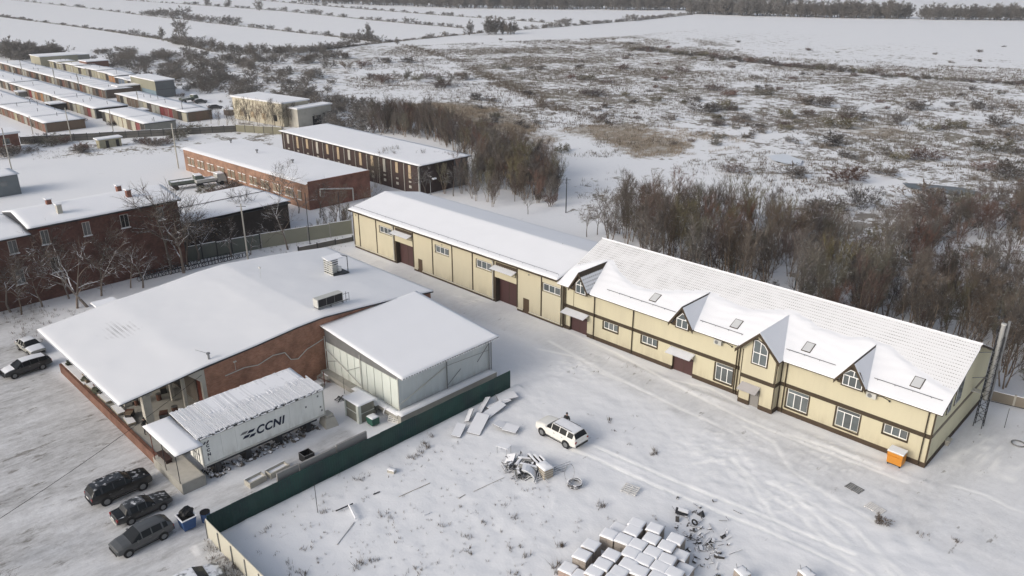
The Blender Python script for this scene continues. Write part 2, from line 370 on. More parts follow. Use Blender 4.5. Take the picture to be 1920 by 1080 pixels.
# -- grass showing through, tan reeds, dirt: soft masks in world space
grass = np.zeros_like(GX); reed = np.zeros_like(GX); dirt = np.zeros_like(GX)
def blob(arr, pts, val, soft=0.0):
    m = inpoly(GX, GY, P2(pts)); np.maximum(arr, np.where(m, val, 0), out=arr)
n1 = fbm(GX * 0.02, GY * 0.02, 3); n2 = fbm(GX * 0.06, GY * 0.06, 4, 5)
marsh = [(600, 215), (560, 150), (640, 115), (745, 86), (900, 78), (1180, 66), (1300, 68), (1430, 95), (1700, 118), (1925, 128), (1990, 135), (1990, 640), (1500, 560), (1100, 430), (900, 300), (800, 250)]
blob(grass, marsh, 0.50)
blob(grass, [(840, 85), (1180, 80), (1330, 112), (1300, 190), (1010, 215), (880, 140)], 0.66)
blob(grass, [(1330, 112), (1930, 160), (1940, 400), (1500, 300), (1290, 250)], 0.60)
blob(grass, [(300, 105), (560, 80), (745, 86), (660, 190), (430, 170), (330, 150)], 0.56)
blob(grass, [(120, 85), (300, 92), (400, 105), (330, 150), (200, 118)], 0.44)
blob(grass, [(0, 250), (240, 250), (420, 250), (520, 250), (520, 275), (350, 285), (240, 290), (60, 300)], 0.50)
blob(grass, [(420, 175), (640, 190), (660, 215), (590, 260), (420, 250)], 0.48)
blob(grass, [(1440, 400), (1560, 420), (1700, 500), (1740, 560), (1600, 530), (1480, 480)], 0.52)
for poly in ([(1005, 262), (1060, 252), (1110, 268), (1120, 283), (1060, 290), (1020, 285)], [(1000, 232), (1050, 232), (1052, 243), (1000, 245)], [(1345, 240), (1420, 245), (1600, 262), (1500, 270), (1380, 256)],
             [(1430, 290), (1500, 287), (1505, 308), (1450, 312)], [(780, 160), (990, 170), (970, 190), (800, 185)], [(1160, 160), (1250, 165), (1230, 182), (1130, 178)],
             [(1700, 232), (1780, 232), (1790, 250), (1720, 250)], [(990, 290), (1130, 285), (1190, 300), (1060, 345), (1000, 420), (960, 400)], [(1240, 300), (1330, 300), (1500, 345), (1600, 360), (1500, 400), (1400, 370)],
             [(1560, 395), (1680, 400), (1660, 440), (1590, 425)], [(760, 215), (820, 218), (910, 232), (860, 242), (790, 232)], [(1280, 120), (1500, 135), (1480, 145), (1300, 128)],
             [(650, 130), (760, 100), (780, 112), (700, 140)]):
    m = inpoly(GX + 3 * (n2 - 0.5) * 8, GY + 3 * (fbm(GX * 0.06 + 9, GY * 0.06, 8) - 0.5) * 8, P2(poly)); grass = np.where(m, np.minimum(grass, 0.22), grass)
blob(reed, [(755, 195), (870, 192), (940, 205), (1010, 232), (1000, 262), (900, 240), (800, 215)], 0.9)
blob(reed, [(1010, 290), (1000, 262), (1080, 235), (1200, 232), (1290, 255), (1300, 290), (1200, 300), (1130, 265), (1060, 250)], 0.75)
blob(reed, [(1560, 225), (1700, 240), (1710, 262), (1600, 258)], 0.6)
blob(reed, [(1180, 88), (1290, 90), (1300, 130), (1200, 125)], 0.35)
blob(grass, [(1170, 66), (1300, 50), (1500, 60), (1930, 92), (1940, 130), (1700, 120), (1430, 98), (1300, 72)], 0.40); grass = np.maximum(grass, 0.75 * near_line([(758, 84), (860, 115), (960, 165), (1040, 200)], 2.2)); reed = np.maximum(reed, 0.6 * near_line([(758, 84), (860, 115), (960, 165)], 1.6))
# soften the coarse masks by neighbour averaging in grid space where the grid is coarse enough
def soft(a, k=3):
    for _ in range(k):
        b = a.copy(); b[1:-1, 1:-1] = (a[1:-1, 1:-1] * 2 + a[2:, 1:-1] + a[:-2, 1:-1] + a[1:-1, 2:] + a[1:-1, :-2]) / 6; a = b
    return a
grass = soft(np.where(grass > 0, grass + 0.55 * (n2 - 0.5) + 0.2 * (n1 - 0.5), 0)); reed = soft(reed * sstep(0.28, 0.55, n2 + 0.1))
# yards: packed and sooty in the car park, faintly trodden in the drive
blob(dirt, [(-200, 560), (60, 560), (110, 640), (60, 690), (105, 705), (250, 790), (345, 925), (470, 900), (640, 800), (700, 830), (560, 905), (390, 965), (400, 1000), (520, 1100), (-200, 1300)], 0.62)
blob(dirt, [(-200, 640), (60, 640), (100, 700), (255, 800), (345, 930), (260, 1000), (180, 1090), (-200, 1300)], 0.85)
blob(dirt, [(0, 1000), (90, 940), (110, 1090), (-60, 1150)], 0.95)
blob(dirt, [(600, 465), (680, 475), (1060, 620), (1100, 650), (1400, 760), (1720, 895), (1830, 780), (1990, 820), (2100, 1200), (1500, 900), (1000, 640), (740, 540)], 0.30)
dirt = soft(dirt, 6) * (0.75 + 0.5 * (fbm(GX * 0.3, GY * 0.09, 14) - 0.5) * 2)
verts = np.stack([GX, GY, GZ], -1).reshape(-1, 3)
idx = np.arange(GX.size).reshape(GX.shape)
fac = np.stack([idx[:-1, :-1], idx[1:, :-1], idx[1:, 1:], idx[:-1, 1:]], -1).reshape(-1, 4)

def ground_mat():
    m = bpy.data.materials.new('snow ground'); m.use_nodes = True; t = m.node_tree; b = t.nodes['Principled BSDF']
    b.inputs['Roughness'].default_value = 0.75; b.inputs['Specular IOR Level'].default_value = 0.25
    tc = nd(t, 'ShaderNodeTexCoord'); at = nd(t, 'ShaderNodeAttribute'); at.attribute_name = 'mask'
    sp = nd(t, 'ShaderNodeSeparateColor'); t.links.new(at.outputs['Color'], sp.inputs[0])
    def noise(scale, det=6, rough=0.6, sc=None, w=0):
        n = nd(t, 'ShaderNodeTexNoise'); n.inputs['Scale'].default_value = scale; n.inputs['Detail'].default_value = det; n.inputs['Roughness'].default_value = rough
        mp = nd(t, 'ShaderNodeMapping'); mp.inputs['Location'].default_value = (w, w * 2, 0)
        if sc: mp.inputs['Scale'].default_value = sc
        t.links.new(tc.outputs['Object'], mp.inputs[0]); t.links.new(mp.outputs[0], n.inputs['Vector']); return n.outputs['Fac']
    def math_(op, a, b_=None, c=None):
        n = nd(t, 'ShaderNodeMath', operation=op)
        for i, v in enumerate((a, b_, c)):
            if v is None: continue
            if isinstance(v, (int, float)): n.inputs[i].default_value = v
            else: t.links.new(v, n.inputs[i])
        return n.outputs[0]
    def rng(v, a, b_, c=0.0, d=1.0):
        n = nd(t, 'ShaderNodeMapRange'); t.links.new(v, n.inputs['Value'])
        for k, x in zip(('From Min', 'From Max', 'To Min', 'To Max'), (a, b_, c, d)): n.inputs[k].default_value = x
        return n.outputs[0]
    def mix(f, a, b_):
        n = nd(t, 'ShaderNodeMix', data_type='RGBA')
        if isinstance(f, (int, float)): n.inputs['Factor'].default_value = f
        else: t.links.new(f, n.inputs['Factor'])
        for k, v in (('A', a), ('B', b_)):
            if isinstance(v, tuple): n.inputs[k].default_value = v + (1,)
            else: t.links.new(v, n.inputs[k])
        return n.outputs['Result']
    snow = mix(noise(0.08, 3), (0.74, 0.755, 0.785), (0.80, 0.805, 0.82))
    snow = mix(rng(noise(1.3, 6, 0.65), 0.35, 0.65, 0, 0.22), snow, (0.69, 0.70, 0.72))
    # packed / sooty snow
    dn = rng(math_('ADD', noise(0.5, 8, 0.7, (1.0, 0.28, 1)), noise(2.5, 6, 0.7, (1, 0.35, 1), 4)), 0.65, 1.35)
    dfac = math_('MULTIPLY', sp.outputs['Blue'], rng(dn, 0, 1, 0.25, 1.25))
    packed = mix(rng(dn, 0.1, 0.9), (0.33, 0.325, 0.32), (0.17, 0.162, 0.155))
    snow = mix(math_('MINIMUM', dfac, 1.0), snow, packed)
    spots = rng(math_('MULTIPLY_ADD', sp.outputs['Blue'], 0.10, noise(0.9, 9, 0.72, (1, 0.35, 1), 7)), 0.64, 0.70)
    snow = mix(math_('MULTIPLY', spots, 0.7), snow, (0.15, 0.135, 0.115))
    snow = mix(math_('MINIMUM', math_('MULTIPLY', at.outputs['Alpha'], 1.1), 1.0), snow, (0.93, 0.93, 0.92))
    # grass through the snow
    gn = math_('ADD', math_('MULTIPLY', noise(0.22, 6, 0.62), 0.6), math_('MULTIPLY', noise(0.8, 4, 0.65, None, 3), 0.4))
    gsum = math_('ADD', gn, math_('MULTIPLY', math_('SUBTRACT', sp.outputs['Red'], 0.5), 0.34))
    gf = rng(gsum, 0.522, 0.565); gf = math_('MULTIPLY', gf, rng(sp.outputs['Red'], 0.02, 0.2))
    gcol = mix(rng(noise(0.045, 5, 0.6, None, 11), 0.38, 0.62), (0.135, 0.104, 0.080), (0.150, 0.130, 0.078))
    gcol = mix(rng(noise(1.4, 4, 0.7, None, 5), 0.3, 0.7, 0, 0.8), gcol, (0.24, 0.225, 0.20))
    c = mix(math_('MULTIPLY', gf, 0.92), snow, gcol)
    rcol = mix(rng(noise(0.6, 7, 0.7, None, 21), 0.35, 0.65), (0.20, 0.16, 0.115), (0.38, 0.34, 0.28))
    rf = rng(math_('ADD', math_('MULTIPLY', sp.outputs['Green'], 0.42), noise(0.35, 9, 0.78, None, 31)), 0.60, 0.78)
    rf = math_('MULTIPLY', rf, rng(sp.outputs['Green'], 0.02, 0.25))
    c = mix(math_('MINIMUM', rf, 0.92), c, rcol)
    t.links.new(c, b.inputs['Base Color'])
    bp = nd(t, 'ShaderNodeBump'); bp.inputs['Strength'].default_value = 0.38; bp.inputs['Distance'].default_value = 0.10
    t.links.new(math_('ADD', noise(1.2, 8, 0.65), math_('MULTIPLY', noise(5, 4, 0.6), 0.4)), bp.inputs['Height']); t.links.new(bp.outputs[0], b.inputs['Normal'])
    return m
M_ground = ground_mat()
gme = npmesh('ground', verts, fac, M_ground, True)
ca = gme.color_attributes.new('mask', 'FLOAT_COLOR', 'POINT')
ca.data.foreach_set('color', np.stack([np.clip(grass, 0, 1), np.clip(reed, 0, 1), np.clip(dirt, 0, 1), np.clip(track, 0, 1)], -1).astype(np.float32).ravel())
gob = bpy.data.objects.new('ground', gme); COL.objects.link(gob); struct(gob)

# pond and ice patches
M_pond = mat('grey pond ice', (0.06, 0.065, 0.07), 0.35, 0.3, 0.3, spec=0.3, col2=(0.22, 0.23, 0.25), mix=0.30)
M_ice = mat('pale ice', (0.62, 0.65, 0.70), 0.35, 0.05, 0.3, spec=0.4)
def flatpoly(name, pts, z, m):
    p = [G(x, y, z) for x, y in pts]; return struct(MB().add(p, [tuple(range(len(p) - 1, -1, -1))]).build(name, m))
flatpoly('pond', [(1692, 343), (1725, 344), (1790, 350), (1842, 360), (1838, 366), (1780, 363), (1730, 358), (1700, 350)], 0.34, M_pond)
flatpoly('frozen_puddle', [(1440, 292), (1470, 288), (1505, 300), (1500, 310), (1470, 306), (1448, 300)], 0.40, M_ice)
0 and flatpoly('frozen_puddle', [(1010, 268), (1040, 256), (1075, 262), (1108, 272), (1100, 282), (1050, 279), (1025, 277)], 0.40, M_ice)
0 and flatpoly('frozen_puddle', [(1400, 236), (1445, 240), (1520, 253), (1590, 262), (1560, 264), (1460, 252)], 0.40, M_ice)

# ================================================================== VEGETATION PROTOTYPES
def barkmat(name, col, snow, rnd): return mat(name, col, 0.9, 0.25, 3, rnd=rnd, snow=snow)
M_bark = barkmat('bark grey brown', (0.115, 0.09, 0.07), 0.35, 0.25)
M_barks = barkmat('bark with snow', (0.17, 0.145, 0.125), 0.62, 0.15)
M_barkl = mat('bark pale grey brown', (0.20, 0.16, 0.125), 0.9, 0.25, 3, rnd=.3, snow=.25)
M_birch = mat('birch bark', (0.42, 0.37, 0.31), 0.8, 0.2, 3, rnd=0.1, streak=(1, 1, 6))
M_twig = mat('twigs grey brown', (0.118, 0.098, 0.082), 0.95, 0.2, 1, rnd=0.45, snow=0.22)
M_twigr = mat('twigs red brown', (0.128, 0.084, 0.070), 0.95, 0.2, 1, rnd=0.32, snow=0.18)
M_twigo = mat('twigs olive', (0.140, 0.125, 0.080), 0.95, 0.2, 1, rnd=0.3, snow=0.2)
M_twigs = mat('twigs with snow', (0.115, 0.095, 0.08), 0.95, 0.2, 1, rnd=0.2, snow=0.34)
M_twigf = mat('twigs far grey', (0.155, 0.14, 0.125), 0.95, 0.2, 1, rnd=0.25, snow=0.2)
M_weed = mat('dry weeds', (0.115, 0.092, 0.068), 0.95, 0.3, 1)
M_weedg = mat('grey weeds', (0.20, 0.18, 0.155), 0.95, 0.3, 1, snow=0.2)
M_dryleaf = mat('withered leaves', (0.20, 0.14, 0.095), 0.95, 0.35, 2, rnd=0.2, snow=0.3)

class Tree:
    """bare tree: limbs as tapering tubes, twigs as slim blades; everything in the tree's own coordinates"""
    def __init__(s, seed): s.r = random.Random(seed); s.t = MB(); s.c = MB()
    def limb(s, p, d, L, r, lvl, P):
        R_ = s.r; n = 4 if lvl == 0 else 3; pts = [p]; dirs = [d]
        for i in range(n):
            j = P['jit'] * (0.6 if lvl == 0 else 1.0)
            d = (d + Vector((R_.gauss(0, j), R_.gauss(0, j), R_.gauss(0, j * 0.6) + P['up'] * (0.5 if lvl == 0 else 1)))).normalized()
            p = p + d * (L / n); pts.append(p); dirs.append(d)
        tgt = s.t if lvl <= P.get('trunk_lvl', 0) else s.c
        rad = [max(P['rmin'], r * (1 - 0.75 * i / n)) for i in range(n + 1)]
        for i in range(n): tgt.tube(pts[i], pts[i + 1], rad[i], rad[i + 1], 5 if lvl == 0 else 3, cap=False)
        if lvl >= P['lv']:
            for k in range(P['tw']):
                f = R_.uniform(0.1, 1) * n; i = min(int(f), n - 1); q = pts[i].lerp(pts[i + 1], f - i)
                s.twig(q, dirs[i], L * R_.uniform(0.5, 1.0) * P['tl'], P)
            return
        nb = P['nb'][lvl]
        for k in range(nb):
            f = (P['b0'] + (1 - P['b0']) * (k + R_.random()) / nb) * n if lvl == 0 else R_.uniform(0.25, 1.0) * n
            i = min(int(f), n - 1); q = pts[i].lerp(pts[i + 1], f - i)
            az = R_.uniform(0, 2 * math.pi) if lvl else (k * 2.4 + R_.uniform(-0.5, 0.5)); sp = P['sp'] * R_.uniform(0.7, 1.2)
            u = dirs[i].orthogonal().normalized(); w = dirs[i].cross(u)
            nd_ = (dirs[i] * math.cos(sp) + (u * math.cos(az) + w * math.sin(az)) * math.sin(sp)).normalized()
            s.limb(q, nd_, L * P['lr'] * R_.uniform(0.7, 1.15) * (1.15 - 0.5 * f / n if (lvl == 0 and not P.get('vase')) else 1), rad[i] * 0.6, lvl + 1, P)
        s.limb(pts[-1], d, L * P['lr'] * 0.8, rad[-1], lvl + 1, P)
    def twig(s, q, d, L, P):
        R_ = s.r; w = P['tww']
        for _ in range(1):
            e = (d * 0.8 + Vector((R_.gauss(0, .6), R_.gauss(0, .6), R_.gauss(0, .45) + P['tup']))).normalized()
            m = q + e * (L * 0.55); e2 = (e + Vector((R_.gauss(0, .35), R_.gauss(0, .35), R_.gauss(0, .3) + P['tup'] * .5))).normalized(); tip = m + e2 * (L * 0.5)
            sd = e.cross(Vector((R_.gauss(0, 1), R_.gauss(0, 1), R_.gauss(0, 1)))).normalized() * w
            s.c.add([q - sd, q + sd, m + sd * .7, m - sd * .7, tip], [(0, 1, 2, 3), (3, 2, 4)])
            e3 = (e + Vector((R_.gauss(0, .7), R_.gauss(0, .7), R_.gauss(0, .5) + P['tup']))).normalized()
            s.c.add([m - sd * .6, m + sd * .6, m + e3 * (L * .45)], [(0, 1, 2)])
def mesh_of(mb, name, m):
    me = bpy.data.meshes.new(name); me.from_pydata(mb.v, [], mb.f); me.materials.append(m); me.update(); return me
def tree_proto(seed, H, r0, P, mt, mc, stems=1, lean=0.1):
    T = Tree(seed); R_ = random.Random(seed + 99)
    for k in range(stems):
        a = R_.uniform(0, 6.28); l = lean * (1 if stems == 1 else R_.uniform(0.5, 1.6)); d = Vector((math.cos(a) * l, math.sin(a) * l, 1)).normalized()
        T.limb(Vector((0, 0, -0.15)) if stems == 1 else Vector((math.cos(a) * .25, math.sin(a) * .25, -0.15)), d, H * P['tf'] * R_.uniform(0.85, 1.1), r0, 0, P)
    # scale to the wanted height
    z = max(v[2] for v in T.c.v); k = H / z
    for m in (T.t, T.c): m.v = [(v[0] * k, v[1] * k, v[2] * k) for v in m.v]
    return mesh_of(T.t, 'trunk', mt), mesh_of(T.c, 'crown', mc)
BASE = dict(jit=0.14, up=0.05, rmin=0.012, lv=2, tw=7, tl=0.9, nb=(8, 4), b0=0.3, sp=0.75, lr=0.52, tww=0.014, tup=0.15, tf=0.62)
def PP(**k): d = dict(BASE); d.update(k); return d
PROTO = {}
# upright thicket trees (alder, aspen), about 8 m
PROTO['thicket'] = [tree_proto(10 + i, 8.0, 0.075, PP(nb=(8, 4), b0=0.25, sp=0.42, up=0.14, jit=0.10, lr=0.44, tw=7, tf=0.72, tww=0.013, tup=0.5, tl=1.1, vase=1), M_barkl, [M_twig, M_twigr, M_twig, M_twigo, M_twig, M_twig][i], stems=3, lean=0.17) for i in range(6)]
# many-stemmed shrub willow, about 5 m
PROTO['willow'] = [tree_proto(30 + i, 5.0, 0.045, PP(nb=(7, 5), b0=0.12, sp=0.5, up=0.08, lr=0.5, tw=9, tf=0.8, tww=0.015, tup=0.3), M_bark, [M_twig, M_twigr, M_twigo, M_twig][i], stems=7, lean=0.45) for i in range(4)]
# low dense bush, about 2.5 m high and wide
PROTO['bush'] = [tree_proto(50 + i, 2.4, 0.03, PP(nb=(4, 3), b0=0.1, sp=0.75, up=0.02, lr=0.6, tw=9, tf=0.9, tww=0.035, tup=0.12), M_bark, [M_twig, M_twigo, M_twigr, M_twig][i], stems=11, lean=0.95) for i in range(4)]
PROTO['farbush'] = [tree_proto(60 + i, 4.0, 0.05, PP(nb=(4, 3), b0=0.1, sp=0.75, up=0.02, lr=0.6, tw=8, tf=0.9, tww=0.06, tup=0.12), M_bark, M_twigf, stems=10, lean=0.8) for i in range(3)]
PROTO['birch'] = [tree_proto(70 + i, 8.5, 0.085, PP(nb=(11, 4), b0=0.35, sp=0.6, up=0.08, lr=0.34, tw=7, tf=0.85, tww=0.010), M_birch, M_twigr, lean=0.16) for i in range(3)]
# spreading old trees with snow along their limbs
PROTO['old'] = [tree_proto(80 + i, 9.0, 0.15, PP(nb=(5, 4), b0=0.30, sp=0.80, up=0.05, jit=0.27, lr=0.66, tw=9, tf=0.60, tww=0.016, trunk_lvl=1, tl=0.8), M_barks, M_twigs, lean=0.25) for i in range(4)]
PROTO['bare'] = [tree_proto(90 + i, 8.0, 0.11, PP(nb=(9, 6), b0=0.35, sp=0.75, up=0.08, jit=0.16, lr=0.55, tw=9, tf=0.6, tww=0.011, vase=1), M_bark, M_twig, lean=0.12) for i in range(3)]
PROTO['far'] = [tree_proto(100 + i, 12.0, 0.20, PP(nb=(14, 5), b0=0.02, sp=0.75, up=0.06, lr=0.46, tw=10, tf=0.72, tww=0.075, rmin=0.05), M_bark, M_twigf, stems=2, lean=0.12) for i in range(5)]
VR = random.Random(5)
def plant(kind, name, x, y, h, label, cat, group=None, z=0.0, rot=None, sxy=None, which=None, whole=False):
    pr = PROTO[kind]; tm, cm = pr[VR.randrange(len(pr)) if which is None else which]
    H0 = {'thicket': 8.0, 'willow': 5.0, 'bush': 2.4, 'farbush': 4.0, 'birch': 8.5, 'old': 9.0, 'bare': 8.0, 'far': 12.0}[kind]; k = h / H0
    o = bpy.data.objects.new(name, tm); COL.objects.link(o); o.location = (x, y, z)
    o.rotation_euler = (0, 0, VR.uniform(0, 6.28) if rot is None else rot); s = (sxy or 1.0) * k; o.scale = (s, s, k)
    tag(o, label, cat, group)
    c = bpy.data.objects.new('crown', cm); COL.objects.link(c); c.parent = o
    return o
# ================================================================== THE CREAM BUILDING
def win_x(root, x0, x1, z0, z1, y, cols=3, transom=None, trim=True, label=None, name='window', fr=0.07, rec=0.10, ucols=None):
    """window in a wall whose outer face is at y and looks towards -y"""
    if trim:
        t = MB(); w = 0.13
        t.box(x0 - w, y - 0.05, z0 - w - 0.02, x0, y + 0.02, z1); t.box(x1, y - 0.05, z0 - w - 0.02, x1 + w, y + 0.02, z1)
        t.box(x0, y - 0.07, z0 - w - 0.02, x1, y + 0.02, z0)
        t.build('window_trim', M_brown, root)
    f = MB(); yf = y + rec
    f.box(x0, yf, z0, x1, yf + 0.07, z0 + fr); f.box(x0, yf, z1 - fr, x1, yf + 0.07, z1)
    f.box(x0, yf, z0 + fr, x0 + fr, yf + 0.07, z1 - fr); f.box(x1 - fr, yf, z0 + fr, x1, yf + 0.07, z1 - fr)
    zt = z1 - fr if transom is None else transom
    w = (x1 - x0) / cols; panes = []
    for i in range(cols):
        a = x0 + i * w; b = a + w
        if i: f.box(a - fr / 2, yf + 0.001, z0 + fr, a + fr / 2, yf + 0.069, zt)
        panes.append((a + fr / 2, b - fr / 2, z0 + fr, zt if transom is None else zt - fr / 2))
    if transom is not None:
        f.box(x0 + fr, yf + 0.002, zt - fr / 2, x1 - fr, yf + 0.068, zt + fr / 2); panes.append((x0 + fr, x1 - fr, zt + fr / 2, z1 - fr))
    o = f.build(name, M_white, root, label=label)
    for p in panes: MB().box(p[0], yf + 0.03, p[2], p[1], yf + 0.045, p[3]).build('pane', M_glass, o)
    return o
def pipe_down(root, x, y, z0, z1, m=None, out=0.12):
    b = MB(); b.path([(x, y - 0.30, z1 + 0.02), (x, y - out, z1 - 0.18), (x, y - out, z0 + 0.1), (x, y - out - 0.12, z0)], 0.06, 6)
    return b.build('downpipe', m or M_brown, root)
def canopy(root, x0, x1, zb, zf, y, out, corr=0.16, mtop=None, label=None):
    """small pent roof of profiled sheet over a door, back edge at zb on the wall, front edge at zf"""
    b = MB(); n = int((x1 - x0) / (corr / 2)); vs = []; 
    for i in range(n + 1):
        x = x0 + (x1 - x0) * i / n; dz = 0.035 * (1 if i % 2 else -1)
        vs += [(x, y - out, zf + dz), (x, y, zb + dz)]
    k = len(vs); b.add(vs + [(v[0], v[1], v[2] - 0.02) for v in vs], [(2 * i, 2 * i + 1, 2 * i + 3, 2 * i + 2) for i in range(n)] + [(k + 2 * i, k + 2 * i + 2, k + 2 * i + 3, k + 2 * i + 1) for i in range(n)])
    o = b.build('canopy', mtop or M_snowr, root, label=label)
    s = MB()
    for x in (x0 + 0.15, x1 - 0.15):
        s.tube((x, y, zf - 0.55), (x, y - out + 0.1, zf - 0.06), 0.025, n=4); s.tube((x, y, zb - 0.08), (x, y - out + 0.1, zf - 0.07), 0.025, n=4); s.tube((x, y - 0.03, zf - 0.55), (x, y - 0.03, zb), 0.025, n=4)
    s.build('bracket', M_steeld, o); return o

# roof tiles of the two-storey part: pressed-metal tiles dusted with snow, dark where a step edge shows
def tilemat():
    m = bpy.data.materials.new('snow dusted roof tiles'); m.use_nodes = True; t = m.node_tree; b = t.nodes['Principled BSDF']; b.inputs['Roughness'].default_value = 0.7
    tc = nd(t, 'ShaderNodeTexCoord'); sx = nd(t, 'ShaderNodeSeparateXYZ'); t.links.new(tc.outputs['Object'], sx.inputs[0])
    def M(op, a, b_=None, c=None):
        n = nd(t, 'ShaderNodeMath', operation=op)
        for i, v in enumerate((a, b_, c)):
            if v is None: continue
            if isinstance(v, (int, float)): n.inputs[i].default_value = v
            else: t.links.new(v, n.inputs[i])
        return n.outputs[0]
    row = M('FRACT', M('DIVIDE', M('ADD', sx.outputs['Y'], 50.0), 0.365)); colx = M('SINE', M('MULTIPLY', sx.outputs['X'], 2 * math.pi / 0.22))
    ns = nd(t, 'ShaderNodeTexNoise'); ns.inputs['Scale'].default_value = 0.6; ns.inputs['Detail'].default_value = 8; t.links.new(tc.outputs['Object'], ns.inputs['Vector'])
    a = M('LESS_THAN', row, 0.17); bb = M('GREATER_THAN', M('ADD', colx, M('MULTIPLY', M('SUBTRACT', ns.outputs['Fac'], 0.5), 3.4)), 0.12)
    lone = M('MULTIPLY', a, bb)
    gn = nd(t, 'ShaderNodeMapRange'); t.links.new(ns.outputs['Fac'], gn.inputs['Value']); gn.inputs['From Min'].default_value = .35; gn.inputs['From Max'].default_value = .62; gn.inputs['To Min'].default_value = .45; gn.inputs['To Max'].default_value = 1.0
    lf = nd(t, 'ShaderNodeMapRange'); t.links.new(sx.outputs['X'], lf.inputs['Value']); lf.inputs['From Min'].default_value = 12; lf.inputs['From Max'].default_value = -16; lf.inputs['To Min'].default_value = 0; lf.inputs['To Max'].default_value = .38
    groove = M('MULTIPLY', M('GREATER_THAN', colx, 0.35), lf.outputs[0])
    f = M('MULTIPLY', M('MAXIMUM', M('MULTIPLY', lone, 0.9), groove), gn.outputs[0])
    mx = nd(t, 'ShaderNodeMix', data_type='RGBA'); t.links.new(f, mx.inputs['Factor']); mx.inputs['A'].default_value = (0.73, 0.735, 0.75, 1); mx.inputs['B'].default_value = (0.11, 0.095, 0.085, 1)
    t.links.new(mx.outputs['Result'], b.inputs['Base Color']); return m
M_tile = tilemat()

RT = thing('two_storey_building', 'long two-storey cream building with brown bands, four gabled dormers and snowy tiled roof', 'building', (-35.5, 66.14, 0))
YF = 66.14; XL, XR, YB = -56.25, -14.7, 81.4
H_f = [(-50.2, -48.15, 1.92, 2.82), (-44.85, -42.8, 1.90, 2.82), (-35.55, -33.55, 0.80, 2.82), (-27.68, -25.55, 0.80, 2.82), (-22.85, -20.7, 0.86, 2.82), (-18.58, -16.55, 1.90, 2.82), (-55.25, -52.6, 0, 2.25), (-40.75, -38.15, 0, 2.1)]
wf = MB()
wf.wall('x', XL, -32.25, 0.48, 2.86, YF, YF + 0.35, [h for h in H_f if h[1] < -32] + [(-55.25, -52.6, 0, 2.25), (-40.75, -38.15, 0, 2.1)])
wf.wall('x', -28.45, XR, 0.48, 2.86, YF, YF + 0.35, [h for h in H_f if h[0] > -29])
wf.wall('x', XL, -32.25, 3.27, 5.62, YF, YF + 0.35); wf.wall('x', -28.45, XR, 3.27, 5.62, YF, YF + 0.35)
wf.build('front_wall', M_cream, RT)
MB().wall('x', XL, -32.25, 0, 0.48, YF - 0.04, YF + 0.35, H_f[6:]).wall('x', -28.45, XR, 0, 0.48, YF - 0.04, YF + 0.35).build('plinth', M_brown2, RT)
MB().box(XL, YF - 0.03, 2.86, -32.25, YF + 0.35, 3.27).box(-28.45, YF - 0.03, 2.86, XR, YF + 0.35, 3.27).build('brown_band', M_brown, RT)
RY, RZ, EZ, SL = 73.8, 9.5, 5.86, 0.444
def roofz(x, y): return np.where(np.asarray(y) < RY, EZ + SL * (np.asarray(y) - 65.6), RZ - SL * (np.asarray(y) - RY)) + 0 * np.asarray(x)
def gable(x0, x1, m, name, extra=()):
    b = MB(); pts = [(x0, YF + 0.351, 0.55), (x0, YB, 0.55), (x0, YB, 5.95), (x0, RY, RZ - 0.15), (x0, YF + 0.351, 5.95)]
    return b.prism(pts, (x1 - x0, 0, 0)).build(name, m, RT)
gable(XR - 0.3, XR, M_cream2, 'gable_wall'); gable(XL, XL + 0.3, M_cream2, 'gable_wall')
MB().box(XR - 0.3, YF + 0.352, 0, XR + 0.03, YB, 0.55).build('plinth', M_brown2, RT)
MB().box(XR, YF + 0.36, 2.88, XR + 0.03, YB, 3.25).build('brown_band', mat('faded brown band', (0.17, 0.14, 0.10), 0.7, 0.15, 2), RT)
MB().box(XL + 0.31, YB - 0.3, 0, XR - 0.31, YB, 5.7).build('back_wall', M_cream2, RT)
MB().box(XR - 0.10, YF - 0.035, 0.48, XR + 0.035, YF + 0.0, 5.6).build('corner_trim', M_brown, RT)
# windows and doors of the gable wall
for (y0, y1, z0, z1) in [(69.3, 70.2, 4.1, 6.4), (71.3, 72.9, 4.2, 6.9)]:
    MB().box(XR, y0 - .13, z0 - .13, XR + 0.05, y1 + .13, z1 + .1).build('window_trim', M_brown, RT)
    o = MB().box(XR + 0.05, y0, z0, XR + 0.07, y1, z1).build('window', M_white, RT)
    m_ = (y0 + y1) / 2
    MB().box(XR + 0.07, y0 + .07, z0 + .07, XR + 0.08, m_ - .03, z1 - .07).build('pane', M_glass, o); MB().box(XR + 0.07, m_ + .03, z0 + .07, XR + 0.08, y1 - .07, z1 - .07).build('pane', M_glass, o)
# thin seams that divide the render into fields
sm = MB()
for x in (-54.75,): sm.box(x - 0.03, YF - 0.02, 3.27, x + 0.03, YF, 5.6)
sm.build('corner_strip', M_brown, RT)
